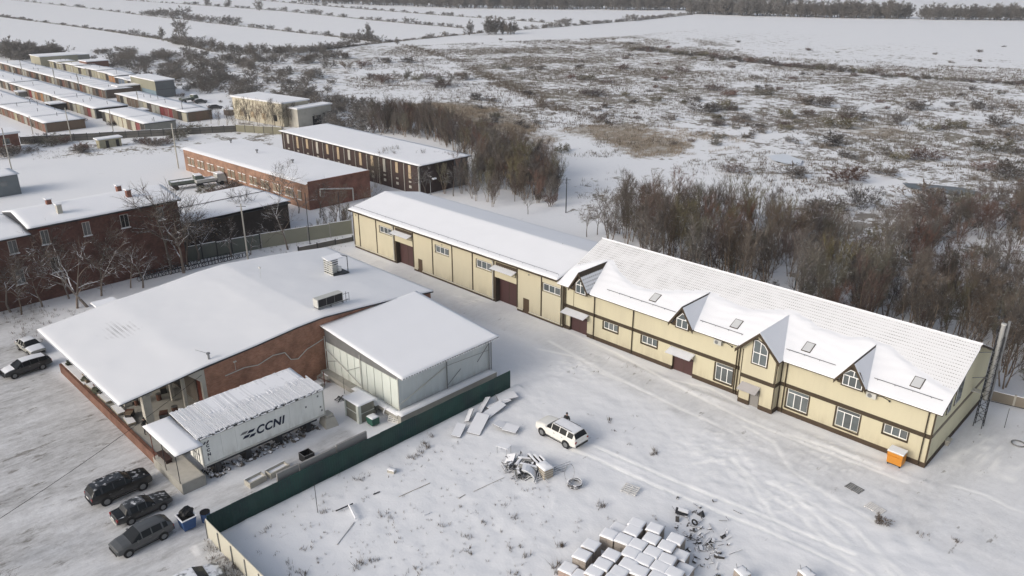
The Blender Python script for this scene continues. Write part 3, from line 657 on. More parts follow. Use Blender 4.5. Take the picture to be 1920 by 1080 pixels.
# windows
win_x(RT, -50.2, -48.15, 1.92, 2.82, YF); win_x(RT, -44.85, -42.8, 1.90, 2.82, YF); win_x(RT, -18.58, -16.55, 1.90, 2.82, YF)
for (a, b) in ((-35.55, -33.55), (-27.68, -25.55), (-22.85, -20.7)): win_x(RT, a, b, 0.82, 2.82, YF, transom=2.40, label='tall three-part window with a fanlight strip on top')
for (a, b, zt) in ((-55.25, -52.6, 2.25), (-40.75, -38.15, 2.1)):
    g_ = MB().box(a, YF + 0.28, 0, b, YF + 0.34, zt).build('gate', M_gate, RT)
    [MB().box(*q).build('gate_frame', M_brown, g_) for q in (((a + b) / 2 - 0.02, YF + 0.27, 0, (a + b) / 2 + 0.02, YF + 0.279, zt), (a, YF + 0.1, 0, a + 0.06, YF + 0.279, zt), (b - 0.06, YF + 0.1, 0, b, YF + 0.279, zt), (a + 0.06, YF + 0.1, zt - 0.06, b - 0.06, YF + 0.279, zt))]
canopy(RT, -55.9, -52.3, 2.84, 2.55, YF - 0.04, 1.15); canopy(RT, -41.05, -38.0, 2.80, 2.45, YF - 0.04, 1.15)
for x in (-51.57, -46.08, -33.27, -28.0, -15.25): pipe_down(RT, x, YF, 0.15, 5.6)
# air conditioners
for x in (-35.85, -20.45):
    a = MB().box(x, YF - 0.40, 4.95, x + 0.85, YF - 0.08, 5.48).build('air_conditioner', M_steell, RT)
    MB().tube((x + 0.32, YF - 0.405, 5.2), (x + 0.32, YF - 0.42, 5.2), 0.20, n=12).build('fan_grille', M_steel, a)
    MB().path([(x + 0.85, YF - 0.06, 5.25), (x + 1.3, YF - 0.06, 5.3), (x + 1.9, YF - 0.06, 5.15)], 0.035, 4).build('hose', M_steeld, a)
    MB().obox((x + 1.95, YF - 0.12, 5.15), (.12, .2, .1)).build('bracket', M_steeld, a)
# roof shell, fascia, tiles and snow
MB().prism([(-56.8, 65.5, 5.68), (-56.8, 65.5, 5.80), (-56.8, RY, RZ - 0.03), (-56.8, 82.1, 5.80), (-56.8, 82.1, 5.68), (-56.8, RY, RZ - 0.2)], (42.7, 0, 0)).build('roof', M_brown, RT)
MB().box(-54.7, 65.42, 5.70, -33.0, 65.5, 5.84).box(-28.2, 65.42, 5.70, -14.1, 65.5, 5.84).build('gutter', M_brown, RT)
nx, ny = 480, 90
xs = np.linspace(-56.75, -14.15, nx); ys = np.linspace(65.5, 73.8, ny); X, Y = np.meshgrid(xs, ys, indexing='ij')
Z = roofz(X, Y) + 0.012 * np.sin(X * 2 * math.pi / 0.30) + 0.03 * (1 - ((Y + 0.0) / 0.365 % 1)) * 0.6
ix = np.arange(nx * ny).reshape(nx, ny)
tm = npmesh('roof_tiles', np.stack([X + 35.5, Y - 66.14, Z], -1).reshape(-1, 3), np.stack([ix[:-1, :-1], ix[1:, :-1], ix[1:, 1:], ix[:-1, 1:]], -1).reshape(-1, 4), M_tile, True)
o = bpy.data.objects.new('roof_tiles', tm); COL.objects.link(o); o.parent = RT; o['kind'] = 'stuff'
sheet('roof_snow', -56.8, -14.1, RY, 82.1, lambda x, y: RZ - SL * (y - RY), M_snow, RT, 0.08, 0.8)
MB().prism([(-56.8, RY - 0.16, RZ - 0.02), (-56.8, RY + 0.16, RZ - 0.02), (-56.8, RY, RZ + 0.09)], (42.7, 0, 0)).build('ridge_cap', M_snow, RT)
# the snow that slid into the valleys between the dormers
nx, ny = 260, 80
xs = np.linspace(-56.8, -14.1, nx); ys = np.linspace(65.42, 73.3, ny); X, Y = np.meshgrid(xs, ys, indexing='ij')
top = 69.2 + 0 * X
for cx, a, w in ((-53.3, 1.7, 2.4), (-39.5, 1.5, 3.0), (-30.5, 2.0, 3.8), (-21.9, 1.7, 3.0), (-47.5, -0.7, 2.5), (-35.5, 0.3, 2), (-26, 0.4, 2)): top = top + a * np.exp(-((X - cx) / w) ** 2)
top = np.where(X < -55.2, top + 0.5 * (X + 55.2), top) - 0.9 * sstep(-19, -14, X)
d = top - Y + 0.7 * (fbm(X * 0.7, Y * 0.7, 21) - 0.5)
T_ = 0.15 * sstep(-0.2, 1.3, d) + 0.07 * np.exp(-((d - 0.5) / 0.5) ** 2) * (0.4 + fbm(X * 0.5, Y * 1.5, 23)) - 0.03
T_ += 0.016 * np.sin((Y - 0.5 * np.cos((X + 30.5) * 0.45)) * 6.0 + fbm(X * 0.3, Y * 0.3, 24) * 6) * sstep(0.2, 1.2, d) * sstep(66.8, 67.6, Y) * fbm(X * 0.25, Y * 0.3, 26)
T_ = T_ * np.where(Y < 65.6, 0.8, 1.0)
ix = np.arange(nx * ny).reshape(nx, ny)
sm_ = npmesh('drifted_snow', np.stack([X + 35.5, Y - 66.14, roofz(X, Y) + T_ + 0.012], -1).reshape(-1, 3), np.stack([ix[:-1, :-1], ix[1:, :-1], ix[1:, 1:], ix[:-1, 1:]], -1).reshape(-1, 4), M_snow, True)
o = bpy.data.objects.new('drifted_snow', sm_); COL.objects.link(o); o.parent = RT
[MB().box(p, 65.40, 5.80, q, 65.43, 5.965).build('snow_rim', M_snow, RT) for p, q in ((-56.8, -54.9), (-51.8, -41.0), (-38.0, -33.0), (-28.2, -23.2), (-20.3, -14.1))]
for (a, b) in ((-50.3, -41.1), (-38.1, -33.2), (-28.6, -23.8), (-20.3, -14.6)):
    s = MB(); z = float(roofz(0, 66.6)); s.tube((a, 66.6, z + 0.26), (b, 66.6, z + 0.26), 0.03, n=5)
    x = a + 0.3
    while x < b: s.tube((x, 66.6, z), (x, 66.6, z + 0.26), 0.02, n=4); x += 1.5
    s.build('snow_guard', M_steeld, RT)
for x in (-44.92, -35.0, -27.4, -17.5):
    f = MB(); u = Vector((0, 1, SL)).normalized()
    y0, y1 = 67.08, 68.25; z0 = float(roofz(0, y0)) + 0.17; z1 = float(roofz(0, y1)) + 0.17
    o = MB().prism([(x, y0, z0 - .3), (x, y0, z0), (x, y1, z1), (x, y1, z1 - .3)], (0.9, 0, 0)).build('skylight', M_brown, RT)
    MB().prism([(x + .07, y0 + .07, z0 + .03), (x + .07, y0 + .07, z0 + .045), (x + .07, y1 - .10, z1 + .0), (x + .07, y1 - .10, z1 - .02)], (0.76, 0, 0)).build('pane', mat('skylight glass', (0.55, 0.56, 0.57), 0.3, 0.05, 2) if 'skylight glass' not in MATS else MATS['skylight glass'], o)

def poly_x(b, pts, y, d): return b.prism([(p[0], y, p[1]) for p in pts], (0, d, 0))
def dormer(cx, half, ze, za, yf, zsill, bay=False, wpoly=None, ztr=None, vx=(), snowy=True, label=None):
    """gabled dormer: dark barge boards and soffit, white frame, two roof slopes running back into the main roof"""
    root = MB(); ov = 0.45 if bay else 0.22
    yw = yf + ov
    if not bay: poly_x(root, [(cx - half + .2, ze - 0.35), (cx + half - .2, ze - 0.35), (cx, za - 0.25)], yw, 0.12)
    else: poly_x(root, [(cx - half + .5, 3.27), (cx + half - .5, 3.27), (cx + half - .5, ze), (cx, za - 0.25), (cx - half + .5, ze)], yw, 0.2)
    D = root.build('dormer', M_brown if not bay else M_cream, RT, label=label)
    yb = 65.6 + (za - EZ) / SL; n = 0.16
    for s in (-1, 1):
        # roof slope as a slab ending in the valley
        ee = (cx + s * half, ze - 0.12); ye = 65.6 + max(0.05, (ze - EZ)) / SL + 0.3
        a = [(ee[0], yf, ee[1]), (cx, yf, za), (cx, yb, za), (ee[0], ye, ee[1])]
        c = [(p[0], p[1], p[2] - 0.14) for p in a]
        MB().add(a + c, [(0, 1, 2, 3), (7, 6, 5, 4), (0, 4, 5, 1), (1, 5, 6, 2), (2, 6, 7, 3), (3, 7, 4, 0)] if s < 0 else [(3, 2, 1, 0), (4, 5, 6, 7), (1, 5, 4, 0), (2, 6, 5, 1), (3, 7, 6, 2), (0, 4, 7, 3)]).build('dormer_roof', M_brown, D)
        # snow on the slope, tile steps showing near the ridge
        def up(p, q): return (p[0] + (q[0] - p[0]), p[1], p[2])
        i0 = 0.0 if s < 0 or bay else (0.24 if cx < -50 else 0.07)
        def lerp(p, q, t): return tuple(p[k] + (q[k] - p[k]) * t for k in range(3))
        t0 = a[0]; t1 = lerp(a[1], a[0], i0); t2 = lerp(a[2], a[3], i0); t3 = a[3]
        sn = [(p[0], p[1] + (0.0 if k in (2, 3) else 0.02), p[2] + 0.06) for k, p in enumerate((t0, t1, t2, t3))]; lo = [(p[0], p[1], p[2] - 0.05) for p in sn]
        MB().add(sn + lo, [(0, 1, 2, 3), (7, 6, 5, 4), (0, 4, 5, 1), (1, 5, 6, 2), (2, 6, 7, 3), (3, 7, 4, 0)] if s < 0 else [(3, 2, 1, 0), (4, 5, 6, 7), (1, 5, 4, 0), (2, 6, 5, 1), (3, 7, 6, 2), (0, 4, 7, 3)]).build('dormer_snow', M_snow if (s < 0 or bay or cx > -50) else M_tile, D)
        # barge board
        MB().add([(ee[0] + s * .04, yf - .03, ee[1] - .38), (cx, yf - .03, za - .34), (cx, yf - .03, za + .02), (ee[0] + s * .04, yf - .03, ee[1] + .0),
                  (ee[0] + s * .04, yf + .03, ee[1] - .38), (cx, yf + .03, za - .34), (cx, yf + .03, za + .02), (ee[0] + s * .04, yf + .03, ee[1] + .0)],
                 [(0, 1, 2, 3), (7, 6, 5, 4), (0, 4, 5, 1), (3, 2, 6, 7), (0, 3, 7, 4), (1, 5, 6, 2)]).build('barge_board', M_brown, D)
    # window polygon
    yp = yw - 0.06; f = MB(); fr = 0.065
    cxw = sum(p[0] for p in wpoly) / len(wpoly); czw = sum(p[1] for p in wpoly) / len(wpoly)
    inner = [(cxw + (p[0] - cxw) * 0.995, p[1]) for p in wpoly]
    trim = [(p[0] + (0.13 if p[0] > cxw else -0.13), p[1] + (-0.15 if p[1] < czw else 0.10)) for p in wpoly]
    poly_x(MB(), trim, yp + 0.02, 0.05).build('window_trim', M_brown, D)
    poly_x(MB(), wpoly, yp + 0.008, 0.012).build('pane', M_glass, D)
    m = len(wpoly)
    for i in range(m):
        p, q = Vector((wpoly[i][0], 0, wpoly[i][1])), Vector((wpoly[(i + 1) % m][0], 0, wpoly[(i + 1) % m][1])); dd = (q - p).normalized(); nn = Vector((-dd.z, 0, dd.x))
        if nn.dot(Vector((cxw, 0, czw)) - p) < 0: nn = -nn
        quad = [p, q, q + nn * fr, p + nn * fr]; f.prism([(v.x, yp - 0.02 - 0.001 * i, v.z) for v in quad], (0, 0.027, 0))
    for (xa, za_, xb, zb_) in vx:
        if xa == xb: f.box(xa - .035, yp - 0.028, za_, xa + .035, yp + 0.006, zb_)
        else: f.box(xa, yp - 0.029, za_ - .035, xb, yp + 0.005, za_ + .035)
    f.build('window_frame', M_white, D)
    return D
dormer(-53.37, 1.40, 6.05, 8.15, 65.14, 5.6, wpoly=[(-53.80, 5.60), (-52.35, 5.60), (-52.45, 6.30), (-53.05, 7.25), (-53.30, 7.35), (-53.80, 6.75)], vx=[(-53.1, 5.6, -53.1, 7.0), (-53.8, 6.62, -52.5, 6.62)], label='dormer beside the low roof, dark tiles bare along its ridge')
dormer(-39.50, 1.45, 6.0, 8.1, 65.14, 5.6, wpoly=[(-40.10, 5.66), (-38.70, 5.66), (-38.70, 6.55), (-39.10, 7.15), (-39.45, 7.35), (-40.10, 6.62)], vx=[(-39.42, 5.7, -39.42, 6.6), (-40.1, 6.62, -38.7, 6.62), (-39.0, 6.6, -39.0, 7.2)])
dormer(-21.78, 1.42, 6.0, 8.05, 65.14, 5.6, wpoly=[(-22.50, 5.62), (-20.75, 5.62), (-20.75, 6.45), (-21.25, 7.15), (-21.95, 7.25), (-22.50, 6.70)], vx=[(-21.95, 5.7, -21.95, 6.6), (-21.3, 5.7, -21.3, 6.6), (-22.5, 6.62, -20.8, 6.62), (-21.6, 6.6, -21.6, 7.2)])
# the projecting porch bay under the big gable
YBAY = 65.1
b = MB(); b.wall('x', -32.2, -28.55, 0.48, 2.86, YBAY, YBAY + 0.25, [(-31.05, -29.95, 0, 2.0)]); b.box(-28.8, YBAY + 0.25, 0.48, -28.551, YF + 0.1, 2.86); b.box(-32.199, YBAY + 0.25, 0.48, -31.95, YF + 0.1, 2.86)
b.box(-28.8, YBAY + 0.201, 3.27, -28.551, YF + 0.1, 5.9).box(-32.199, YBAY + 0.201, 3.27, -31.95, YF + 0.1, 5.9); b.build('bay_wall', M_cream, RT)
[MB().box(*q).build('plinth', M_brown2, RT) for q in ((-32.2, YBAY - 0.04, 0, -31.05, YBAY + 0.25, 0.48), (-29.95, YBAY - 0.04, 0, -28.5, YBAY + 0.25, 0.48), (-28.8, YBAY + 0.25, 0, -28.5, YF + 0.1, 0.48))]
MB().box(-32.22, YBAY - 0.03, 2.86, -28.52, YBAY + 0.25, 3.27).box(-28.8, YBAY + 0.25, 2.86, -28.52, YF - 0.031, 3.27).build('brown_band', M_brown, RT)
MB().box(-28.62, YBAY - 0.035, 0.48, -28.52, YBAY - 0.002, 5.85).box(-32.24, YBAY - 0.035, 0.48, -32.16, YBAY - 0.002, 5.85).box(-28.52, YF - .12, 0.48, -28.45, YF - 0.002, 5.85).build('corner_trim', M_brown, RT)
dormer(-30.55, 2.30, 5.95, 8.2, 64.65, 4.7, bay=True, wpoly=[(-31.15, 4.75), (-29.65, 4.75), (-29.65, 6.45), (-30.05, 6.95), (-30.75, 7.25), (-31.15, 7.2)], vx=[(-30.42, 4.8, -30.42, 7.1), (-31.15, 5.95, -29.65, 5.95)], label='big gable over the projecting bay')
dr = MB().box(-31.0, YBAY + 0.15, 0.02, -30.0, YBAY + 0.2, 1.98).build('door', mat('grey door', (0.22, 0.21, 0.20), 0.6, 0.1, 3), RT)
MB().box(-31.05, YBAY + 0.02, 0, -30.98, YBAY + 0.21, 2.0).box(-30.02, YBAY + 0.02, 0, -29.95, YBAY + 0.21, 2.0).build('door_frame', M_brown, dr)
canopy(RT, -31.95, -29.95, 2.42, 1.98, YBAY - 0.04, 1.05, 0.14, mtop=mat('striped canopy sheet', (0.52, 0.50, 0.50), 0.6, 0.1, 2), label='ribbed canopy with little snow')
pipe_down(RT, -33.0, YF, 0.15, 5.6)

# ---------------------------------------------------------------- the warehouse
RW = thing('warehouse', 'long single-storey cream panel warehouse with white roof and two brown gates', 'warehouse', (-78, 66.0, 0))
YW = 66.0; WX0, WX1 = -99.35, -56.27; posts = [-97.85, -93.45, -89.05, -84.68, -80.42, -76.28, -72.2, -68.1, -63.93, -59.8]
edges = [WX0] + posts + [WX1]
GATES = {(-89.05, -84.68): 3.5, (-68.1, -63.93): 3.5}
WWIN = {(-93.45, -89.05): (-92.65, -89.65, 3.98, 5.05), (-80.42, -76.28): (-79.8, -76.95, 3.95, 5.05), (-72.2, -68.1): (-71.5, -68.6, 3.92, 5.08), (-59.8, WX1): (-59.62, -56.75, 3.92, 5.0)}
WDOOR = {(-84.68, -80.42): (-83.72, -82.75), (-63.93, -59.8): (-62.9, -61.85)}
for a, b in zip(edges[:-1], edges[1:]):
    holes = []
    if (a, b) in GATES: holes.append((a + .1, b - .1, 0, 3.5))
    if (a, b) in WWIN: holes.append(WWIN[(a, b)])
    if (a, b) in WDOOR: holes.append(WDOOR[(a, b)] + (0, 2.05))
    MB().wall('x', a + 0.10, b - 0.10, 0.45 if (a, b) not in GATES else 3.5, 6.0, YW, YW + 0.25, holes).build('wall_panel', M_cream_p, RW)
for k, x in enumerate([WX0 + 0.05] + posts + [WX1]):
    MB().box(x - 0.10, YW - 0.04, 0.3, x + 0.10, YW + 0.25, 5.98).build('post', M_brown, RW)
pl = MB()
for a, b in zip(edges[:-1], edges[1:]):
    if (a, b) in GATES: continue
    pl.wall('x', a, b, 0, 0.30, YW - 0.02, YW + 0.25, [WDOOR[(a, b)] + (-1, 1)] if (a, b) in WDOOR else [])
pl.build('plinth', M_brown2, RW)
sk = MB()
for a, b in zip(edges[:-1], edges[1:]):
    if (a, b) in GATES: continue
    d = WDOOR.get((a, b)); segs = [(a, b)] if d is None else [(a, d[0]), (d[1], b)]
    for s in segs: sk.box(s[0], YW - 0.09, 0.30, s[1], YW - 0.041, 0.45)
sk.build('drip_ledge', mat('pale ledge', (0.50, 0.47, 0.36), 0.6, 0.1, 2, snow=0.6), RW)
for (a, b), zt in GATES.items():
    g_ = MB().box(a + .1, YW + 0.7, 0, b - .1, YW + 0.78, zt).build('gate', M_gate, RW)
    [MB().box(*q).build('gate_frame', M_brown, g_) for q in ((a + .1, YW - .03, 0, a + .32, YW + .69, zt), (b - .2, YW + .25, 0, b - .1, YW + .69, zt), ((a + b) / 2 - .03, YW + .68, 0, (a + b) / 2 + .03, YW + .699, zt - .01))]
    MB().box(a + .33, YW - 0.045, 5.05, b - .12, YW - 0.002, 5.6).build('sign_board', M_brown, RW)
    canopy(RW, a + 0.1, b - 0.1, 5.18, 4.92, YW - 0.05, 1.0, 0.3)
    pipe_down(RW, a - 0.15, YW, 0.3, 5.75, m=M_steell)
for k in WWIN: w = WWIN[k]; win_x(RW, w[0] + .06, w[1] - .06, w[2] + .06, w[3] - .06, YW, trim=False); MB().box(w[0] - .04, YW - .02, w[2] - .04, w[1] + .04, YW - .002, w[2]).box(w[0] - .04, YW - .02, w[3], w[1] + .04, YW - .002, w[3] + .04).box(w[0] - .04, YW - .02, w[2], w[0], YW - .002, w[3]).box(w[1], YW - .02, w[2], w[1] + .04, YW - .002, w[3]).build('window_trim', M_brown, RW)
for k in WDOOR: d = WDOOR[k]; MB().box(d[0], YW + 0.02, 0, d[1], YW + 0.08, 2.05).build('door', M_doorbr, RW)
pipe_down(RW, -56.5, YW, 0.3, 5.75); pipe_down(RW, -55.95, YF, 0.3, 5.4)
for x in (-98.5, -61.9, -78.3): MB().obox((x, YW - 0.06, 5.4), (.12, .12, .12)).build('wall_lamp', M_steel, RW)
MB().box(WX0, YW + 0.251, 0.3, WX0 + .25, 79.2, 6.1).prism([(WX0, YW + .251, 6.1), (WX0, 79.2, 6.1), (WX0, 72.6, 7.55)], (.25, 0, 0)).build('gable_wall', M_cream2, RW)
MB().box(WX0, 79.0, 0, WX1, 79.2, 6.1).build('back_wall', M_cream2, RW)
def whz(x, y): return 6.22 + 0.2 * (7.0 - np.abs(np.asarray(y) - 72.55)) * 1.0 + 0 * np.asarray(x)
x0, x1 = -99.75, -56.85
MB().prism([(x0, 65.5, 6.02), (x0, 65.5, 6.22), (x0, 72.55, 7.63), (x0, 79.6, 6.22), (x0, 79.6, 6.02), (x0, 72.55, 7.45)], (x1 - x0, 0, 0)).build('roof', M_brown, RW)
sheet('roof_snow', x0, x1, 65.42, 79.7, lambda x, y: whz(x, y) + 0.0, M_snow, RW, 0.13, 0.42, seed=4, rag=0.03)
b = MB(); b.box(x0, 65.36, 5.98, x1, 65.46, 6.16).build('gutter', M_brown, RW)
g_ = MB(); g_.tube((x0 + .4, 66.2, 6.66), (x1 - .5, 66.2, 6.66), 0.02, n=4)
x = x0 + 0.5
while x < x1: g_.tube((x, 66.2, 6.3), (x, 66.2, 6.66), 0.014, n=4); x += 2.0
g_.build('snow_guard', M_steeld, RW)
MB().tube((-62.9, 72.6, 7.6), (-62.2, 72.6, 7.72), 0.06, n=5).build('roof_pipe', M_steeld, RW)

# ---------------------------------------------------------------- flue and its lattice mast, bin, shrub
t = thing('flue_mast', 'tall silver flue pipe held up by a dark lattice mast beside the gable', 'chimney mast', G(1834, 799))
bx, by, _ = G(1834, 799)
q = onX(1845, 745, bx)
legs = [(bx - .36, by - .32), (bx + .36, by - .32), (bx - .36, by + .32), (bx + .36, by + .32)]; TX, TY, HM = bx, by, 9.4
for lx, ly in legs:
    MB().tube((lx, ly, 0), (TX + (lx - bx) * .75, TY + (ly - by) * .75, HM), 0.04, n=5).build('leg', M_steeld, t)
b = MB()
for k in range(10):
    z0, z1 = 0.3 + k * 0.9, 1.2 + k * 0.9
    for (i, j) in ((0, 1), (1, 3), (3, 2), (2, 0)):
        s0 = 1 - .25 * z0 / HM; s1 = 1 - .25 * z1 / HM
        p = lambda l, s, z: (bx + (l[0] - bx) * s, by + (l[1] - by) * s, z)
        b.tube(p(legs[i], s0, z0), p(legs[j], s1, z1), 0.025, n=4); b.tube(p(legs[i], s1, z1), p(legs[j], s1, z1), 0.025, n=4)
b.build('bracing', M_steeld, t)
fl = MB().tube((TX, TY - .1, 2.9), (TX, TY - .1, 10.6), 0.19, n=12).build('flue_pipe', mat('dull flue metal', (.33, .33, .32), .5, .15, 2, metal=.2), t)
MB().tube((TX + .3, TY + .35, 2.9), (TX + .3, TY + .35, 10.9), 0.13, n=10).build('flue_pipe', M_steel, t)
MB().tube((TX, TY - .1, 10.6), (TX, TY - .1, 10.72), 0.22, n=12).build('cap', M_steell, fl)
b = MB()
for dz, dy in ((0, 0), (0.0, .5)): b.tube((TX, TY - .1 + dy, 3.5 + dz), (XR, TY - .1 + dy, 3.4), 0.09, n=6)
b.build('flue_connector', M_steell, t)
b = MB()
for z in (7.9, 5.3): b.tube((TX, TY - .1, z), (XR + .1, TY - 1.4, z), 0.035, n=4); b.tube((TX, TY, z), (TX + .6, TY + .1, z), 0.04, n=4)
b.build('stay', M_steel, t)
x, y, _ = G(1708, 876)
t = thing('dumpster', 'bright orange metal bin with snowy lid beside the cream building corner', 'dumpster', (-16.75, 65.0, 0))
MB().add([(-17.35, 64.5, .22), (-16.15, 64.5, .22), (-16.1, 65.4, .22), (-17.4, 65.4, .22), (-17.4, 64.42, 1.35), (-16.1, 64.42, 1.35), (-16.1, 65.45, 1.35), (-17.4, 65.45, 1.35)], [(0, 3, 2, 1), (4, 5, 6, 7), (0, 1, 5, 4), (1, 2, 6, 5), (2, 3, 7, 6), (3, 0, 4, 7)]).build('body', M_orange, t)
MB().box(-17.45, 64.38, 1.35, -16.05, 65.5, 1.40).build('lid', M_steell, t); MB().box(-17.42, 64.42, 1.40, -16.08, 65.46, 1.47).build('snow', M_snow, t)
for yy in (64.42, 64.9): MB().box(-17.42, yy - .04, .95, -16.08, yy - .005 if yy < 64.5 else yy, 1.0).build('rib', M_orange, t)
for wx in (-17.25, -16.25):
    for wy in (64.6, 65.3): MB().tube((wx - .04, wy, .11), (wx + .04, wy, .11), .11, n=8).build('wheel', M_rubber, t)
MB().box(-17.3, 64.55, .13, -16.2, 65.35, .22).build('frame', M_steeld, t)
x, y, _ = G(1773, 832)
solo(MB().box(x - .3, y - .3, 0, x + .3, y + .3, 0.45).box(x - .38, y - .38, .45, x + .38, y + .38, .55), 'concrete_block', M_concl, 'small snowy concrete block beside the shaded gable plinth', 'block', (x, y, 0))
x, y, _ = G(1909, 833)
b = MB()
for i in range(16):
    a0, a1 = 2 * math.pi * i / 16, 2 * math.pi * (i + 1) / 16; b.tube((x + .55 * math.cos(a0), y + .55 * math.sin(a0), .08), (x + .55 * math.cos(a1), y + .55 * math.sin(a1), .08), .07, n=5)
solo(b, 'well_ring', M_steel, 'round manhole rim poking out of the snow near the gable yard', 'manhole', (x, y, 0))
# ================================================================== THE BRICK FACTORY HALL
RF = thing('factory_hall', 'low brick hall with a broad shallow-arched snow roof and open loading porch', 'building', (-77, 40, 0))
_py = [17.0, 18.4, 26.2, 28.4, 31.7, 36.2, 39.4, 44.3, 48.4, 54.2]; _pz = [4.95, 5.04, 5.86, 6.04, 6.28, 6.72, 6.86, 6.50, 6.13, 5.45]
def fz(x, y): return np.interp(np.asarray(y), _py, _pz) + 0 * np.asarray(x)
wp = [(-66.5, 26.3, 0), (-66.5, 53.8, 0)]
prof = [(y, float(fz(0, y)) - 0.1) for y in (26.3, 28.4, 31.7, 36.2, 39.4, 44.3, 48.4, 53.8)]
MB().prism([(-66.55, p[0], p[1]) for p in prof] + [(-66.55, 53.8, 0), (-66.55, 26.3, 0)], (0.35, 0, 0)).build('brick_wall', M_brick, RF)
MB().prism([(-88.2, p[0], p[1]) for p in prof] + [(-88.2, 53.8, 0), (-88.2, 26.3, 0)], (0.3, 0, 0)).build('brick_wall', M_brick, RF)
MB().box(-87.9, 53.5, 0, -66.56, 53.8, 5.4).build('end_wall', M_brick, RF)
fw = MB(); fw.wall('x', -87.9, -66.56, 1.0, 5.75, 26.3, 26.6, [(-68.7, -67.2, 1.0, 4.2), (-75.5, -72.0, 1.0, 4.4), (-82, -80, 1.0, 3.6)]); fw.box(-87.9, 26.3, 0, -66.56, 26.6, 0.999)
fw.build('porch_wall', mat('dark plaster', (0.12, 0.105, 0.09), 0.9, 0.3, 0.6), RF)  # one even dark tone over the whole porch wall
MB().box(-68.7, 26.4, 1.0, -67.2, 26.45, 4.2).build('red_door', M_rust, RF)
MB().box(-75.5, 26.45, 1.0, -72.0, 26.5, 4.4).box(-82, 26.45, 1, -80, 26.5, 3.6).build('dark_doorway', M_black, RF)
MB().prism([(-66.5, 24.7, 5.55), (-66.5, 26.29, 5.75), (-66.5, 26.29, 1.0), (-66.5, 25.9, 1.0), (-66.5, 25.9, 4.4)], (0.28, 0, 0)).box(-67.1, 26.1, 1.0, -66.75, 26.29, 5.5).build('concrete_gusset', M_concl, RF)
def rbox(x0, x1, y0, y1, zf, dz, n=10):
    b = MB(); ys = list(np.linspace(y0, y1, n)); pts = [(x0, y, float(zf(0, y)) - dz) for y in ys] + [(x0, y, float(zf(0, y))) for y in reversed(ys)]
    for a in range(n - 1):
        q = [(x0, ys[a], float(zf(0, ys[a])) - dz), (x0, ys[a], float(zf(0, ys[a]))), (x0, ys[a + 1], float(zf(0, ys[a + 1]))), (x0, ys[a + 1], float(zf(0, ys[a + 1])) - dz)]
        b.prism(q, (x1 - x0, 0, 0))
    return b
rbox(-88.45, -66.05, 26.0, 54.1, fz, 0.16, 20).build('roof', M_steeld, RF)
rbox(-88.0, -66.1, 18.5, 25.98, fz, 0.14, 6).build('porch_roof', M_steeld, RF)
# snow over hall and porch, with the bare, wind-scoured spot that shows the sheet profile
def thinmat():
    m = bpy.data.materials.new('snow with scoured patch'); m.use_nodes = True; t = m.node_tree; b = t.nodes['Principled BSDF']; b.inputs['Roughness'].default_value = 0.7
    tc = nd(t, 'ShaderNodeTexCoord'); sx = nd(t, 'ShaderNodeSeparateXYZ'); t.links.new(tc.outputs['Object'], sx.inputs[0])
    def M(op, a, b_=None, c=None):
        n = nd(t, 'ShaderNodeMath', operation=op)
        for i, v in enumerate((a, b_, c)):
            if v is None: continue
            if isinstance(v, (int, float)): n.inputs[i].default_value = v
            else: t.links.new(v, n.inputs[i])
        return n.outputs[0]
    c = G(222, 622, 5.6); cx, cy = c[0] + 77, c[1] - 40
    dx = M('DIVIDE', M('SUBTRACT', sx.outputs['X'], cx), 2.2); dy = M('DIVIDE', M('SUBTRACT', sx.outputs['Y'], cy), 1.5)
    d = M('SQRT', M('ADD', M('MULTIPLY', dx, dx), M('MULTIPLY', dy, dy)))
    ns = nd(t, 'ShaderNodeTexNoise'); ns.inputs['Scale'].default_value = 0.9; ns.inputs['Detail'].default_value = 7; t.links.new(tc.outputs['Object'], ns.inputs['Vector'])
    k = nd(t, 'ShaderNodeMapRange'); t.links.new(M('ADD', d, M('MULTIPLY', M('SUBTRACT', ns.outputs['Fac'], 0.5), 2.2)), k.inputs['Value']); k.inputs['From Min'].default_value = 1.15; k.inputs['From Max'].default_value = 0.25
    st = M('GREATER_THAN', M('SINE', M('MULTIPLY', M('ADD', sx.outputs['X'], M('MULTIPLY', sx.outputs['Y'], 0.0)), 2 * math.pi / 0.34)), -0.1)
    st2 = M('GREATER_THAN', M('SINE', M('MULTIPLY', sx.outputs['Y'], 2 * math.pi / 0.42)), -0.1)
    f = M('MULTIPLY', M('MULTIPLY', M('MULTIPLY', st, st2), k.outputs[0]), 0.75)
    mx = nd(t, 'ShaderNodeMix', data_type='RGBA'); t.links.new(f, mx.inputs['Factor']); mx.inputs['A'].default_value = (0.74, 0.75, 0.775, 1); mx.inputs['B'].default_value = (0.13, 0.125, 0.13, 1)
    t.links.new(mx.outputs['Result'], b.inputs['Base Color']); return m
M_thin = thinmat()
def ffz(x, y): return fz(x, y) + 0.05 * np.exp(-((np.asarray(y) - 26.3) / 1.6) ** 2)
sheet('roof_snow', -88.35, -66.03, 18.45, 54.15, ffz, M_thin, RF, 0.13, 0.3, seed=11, rag=0.02, hump=0.10)
MB().box(-90.3, 24.6, 5.55, -88.2, 27.0, 5.75).build('roof_step', M_snow, RF)
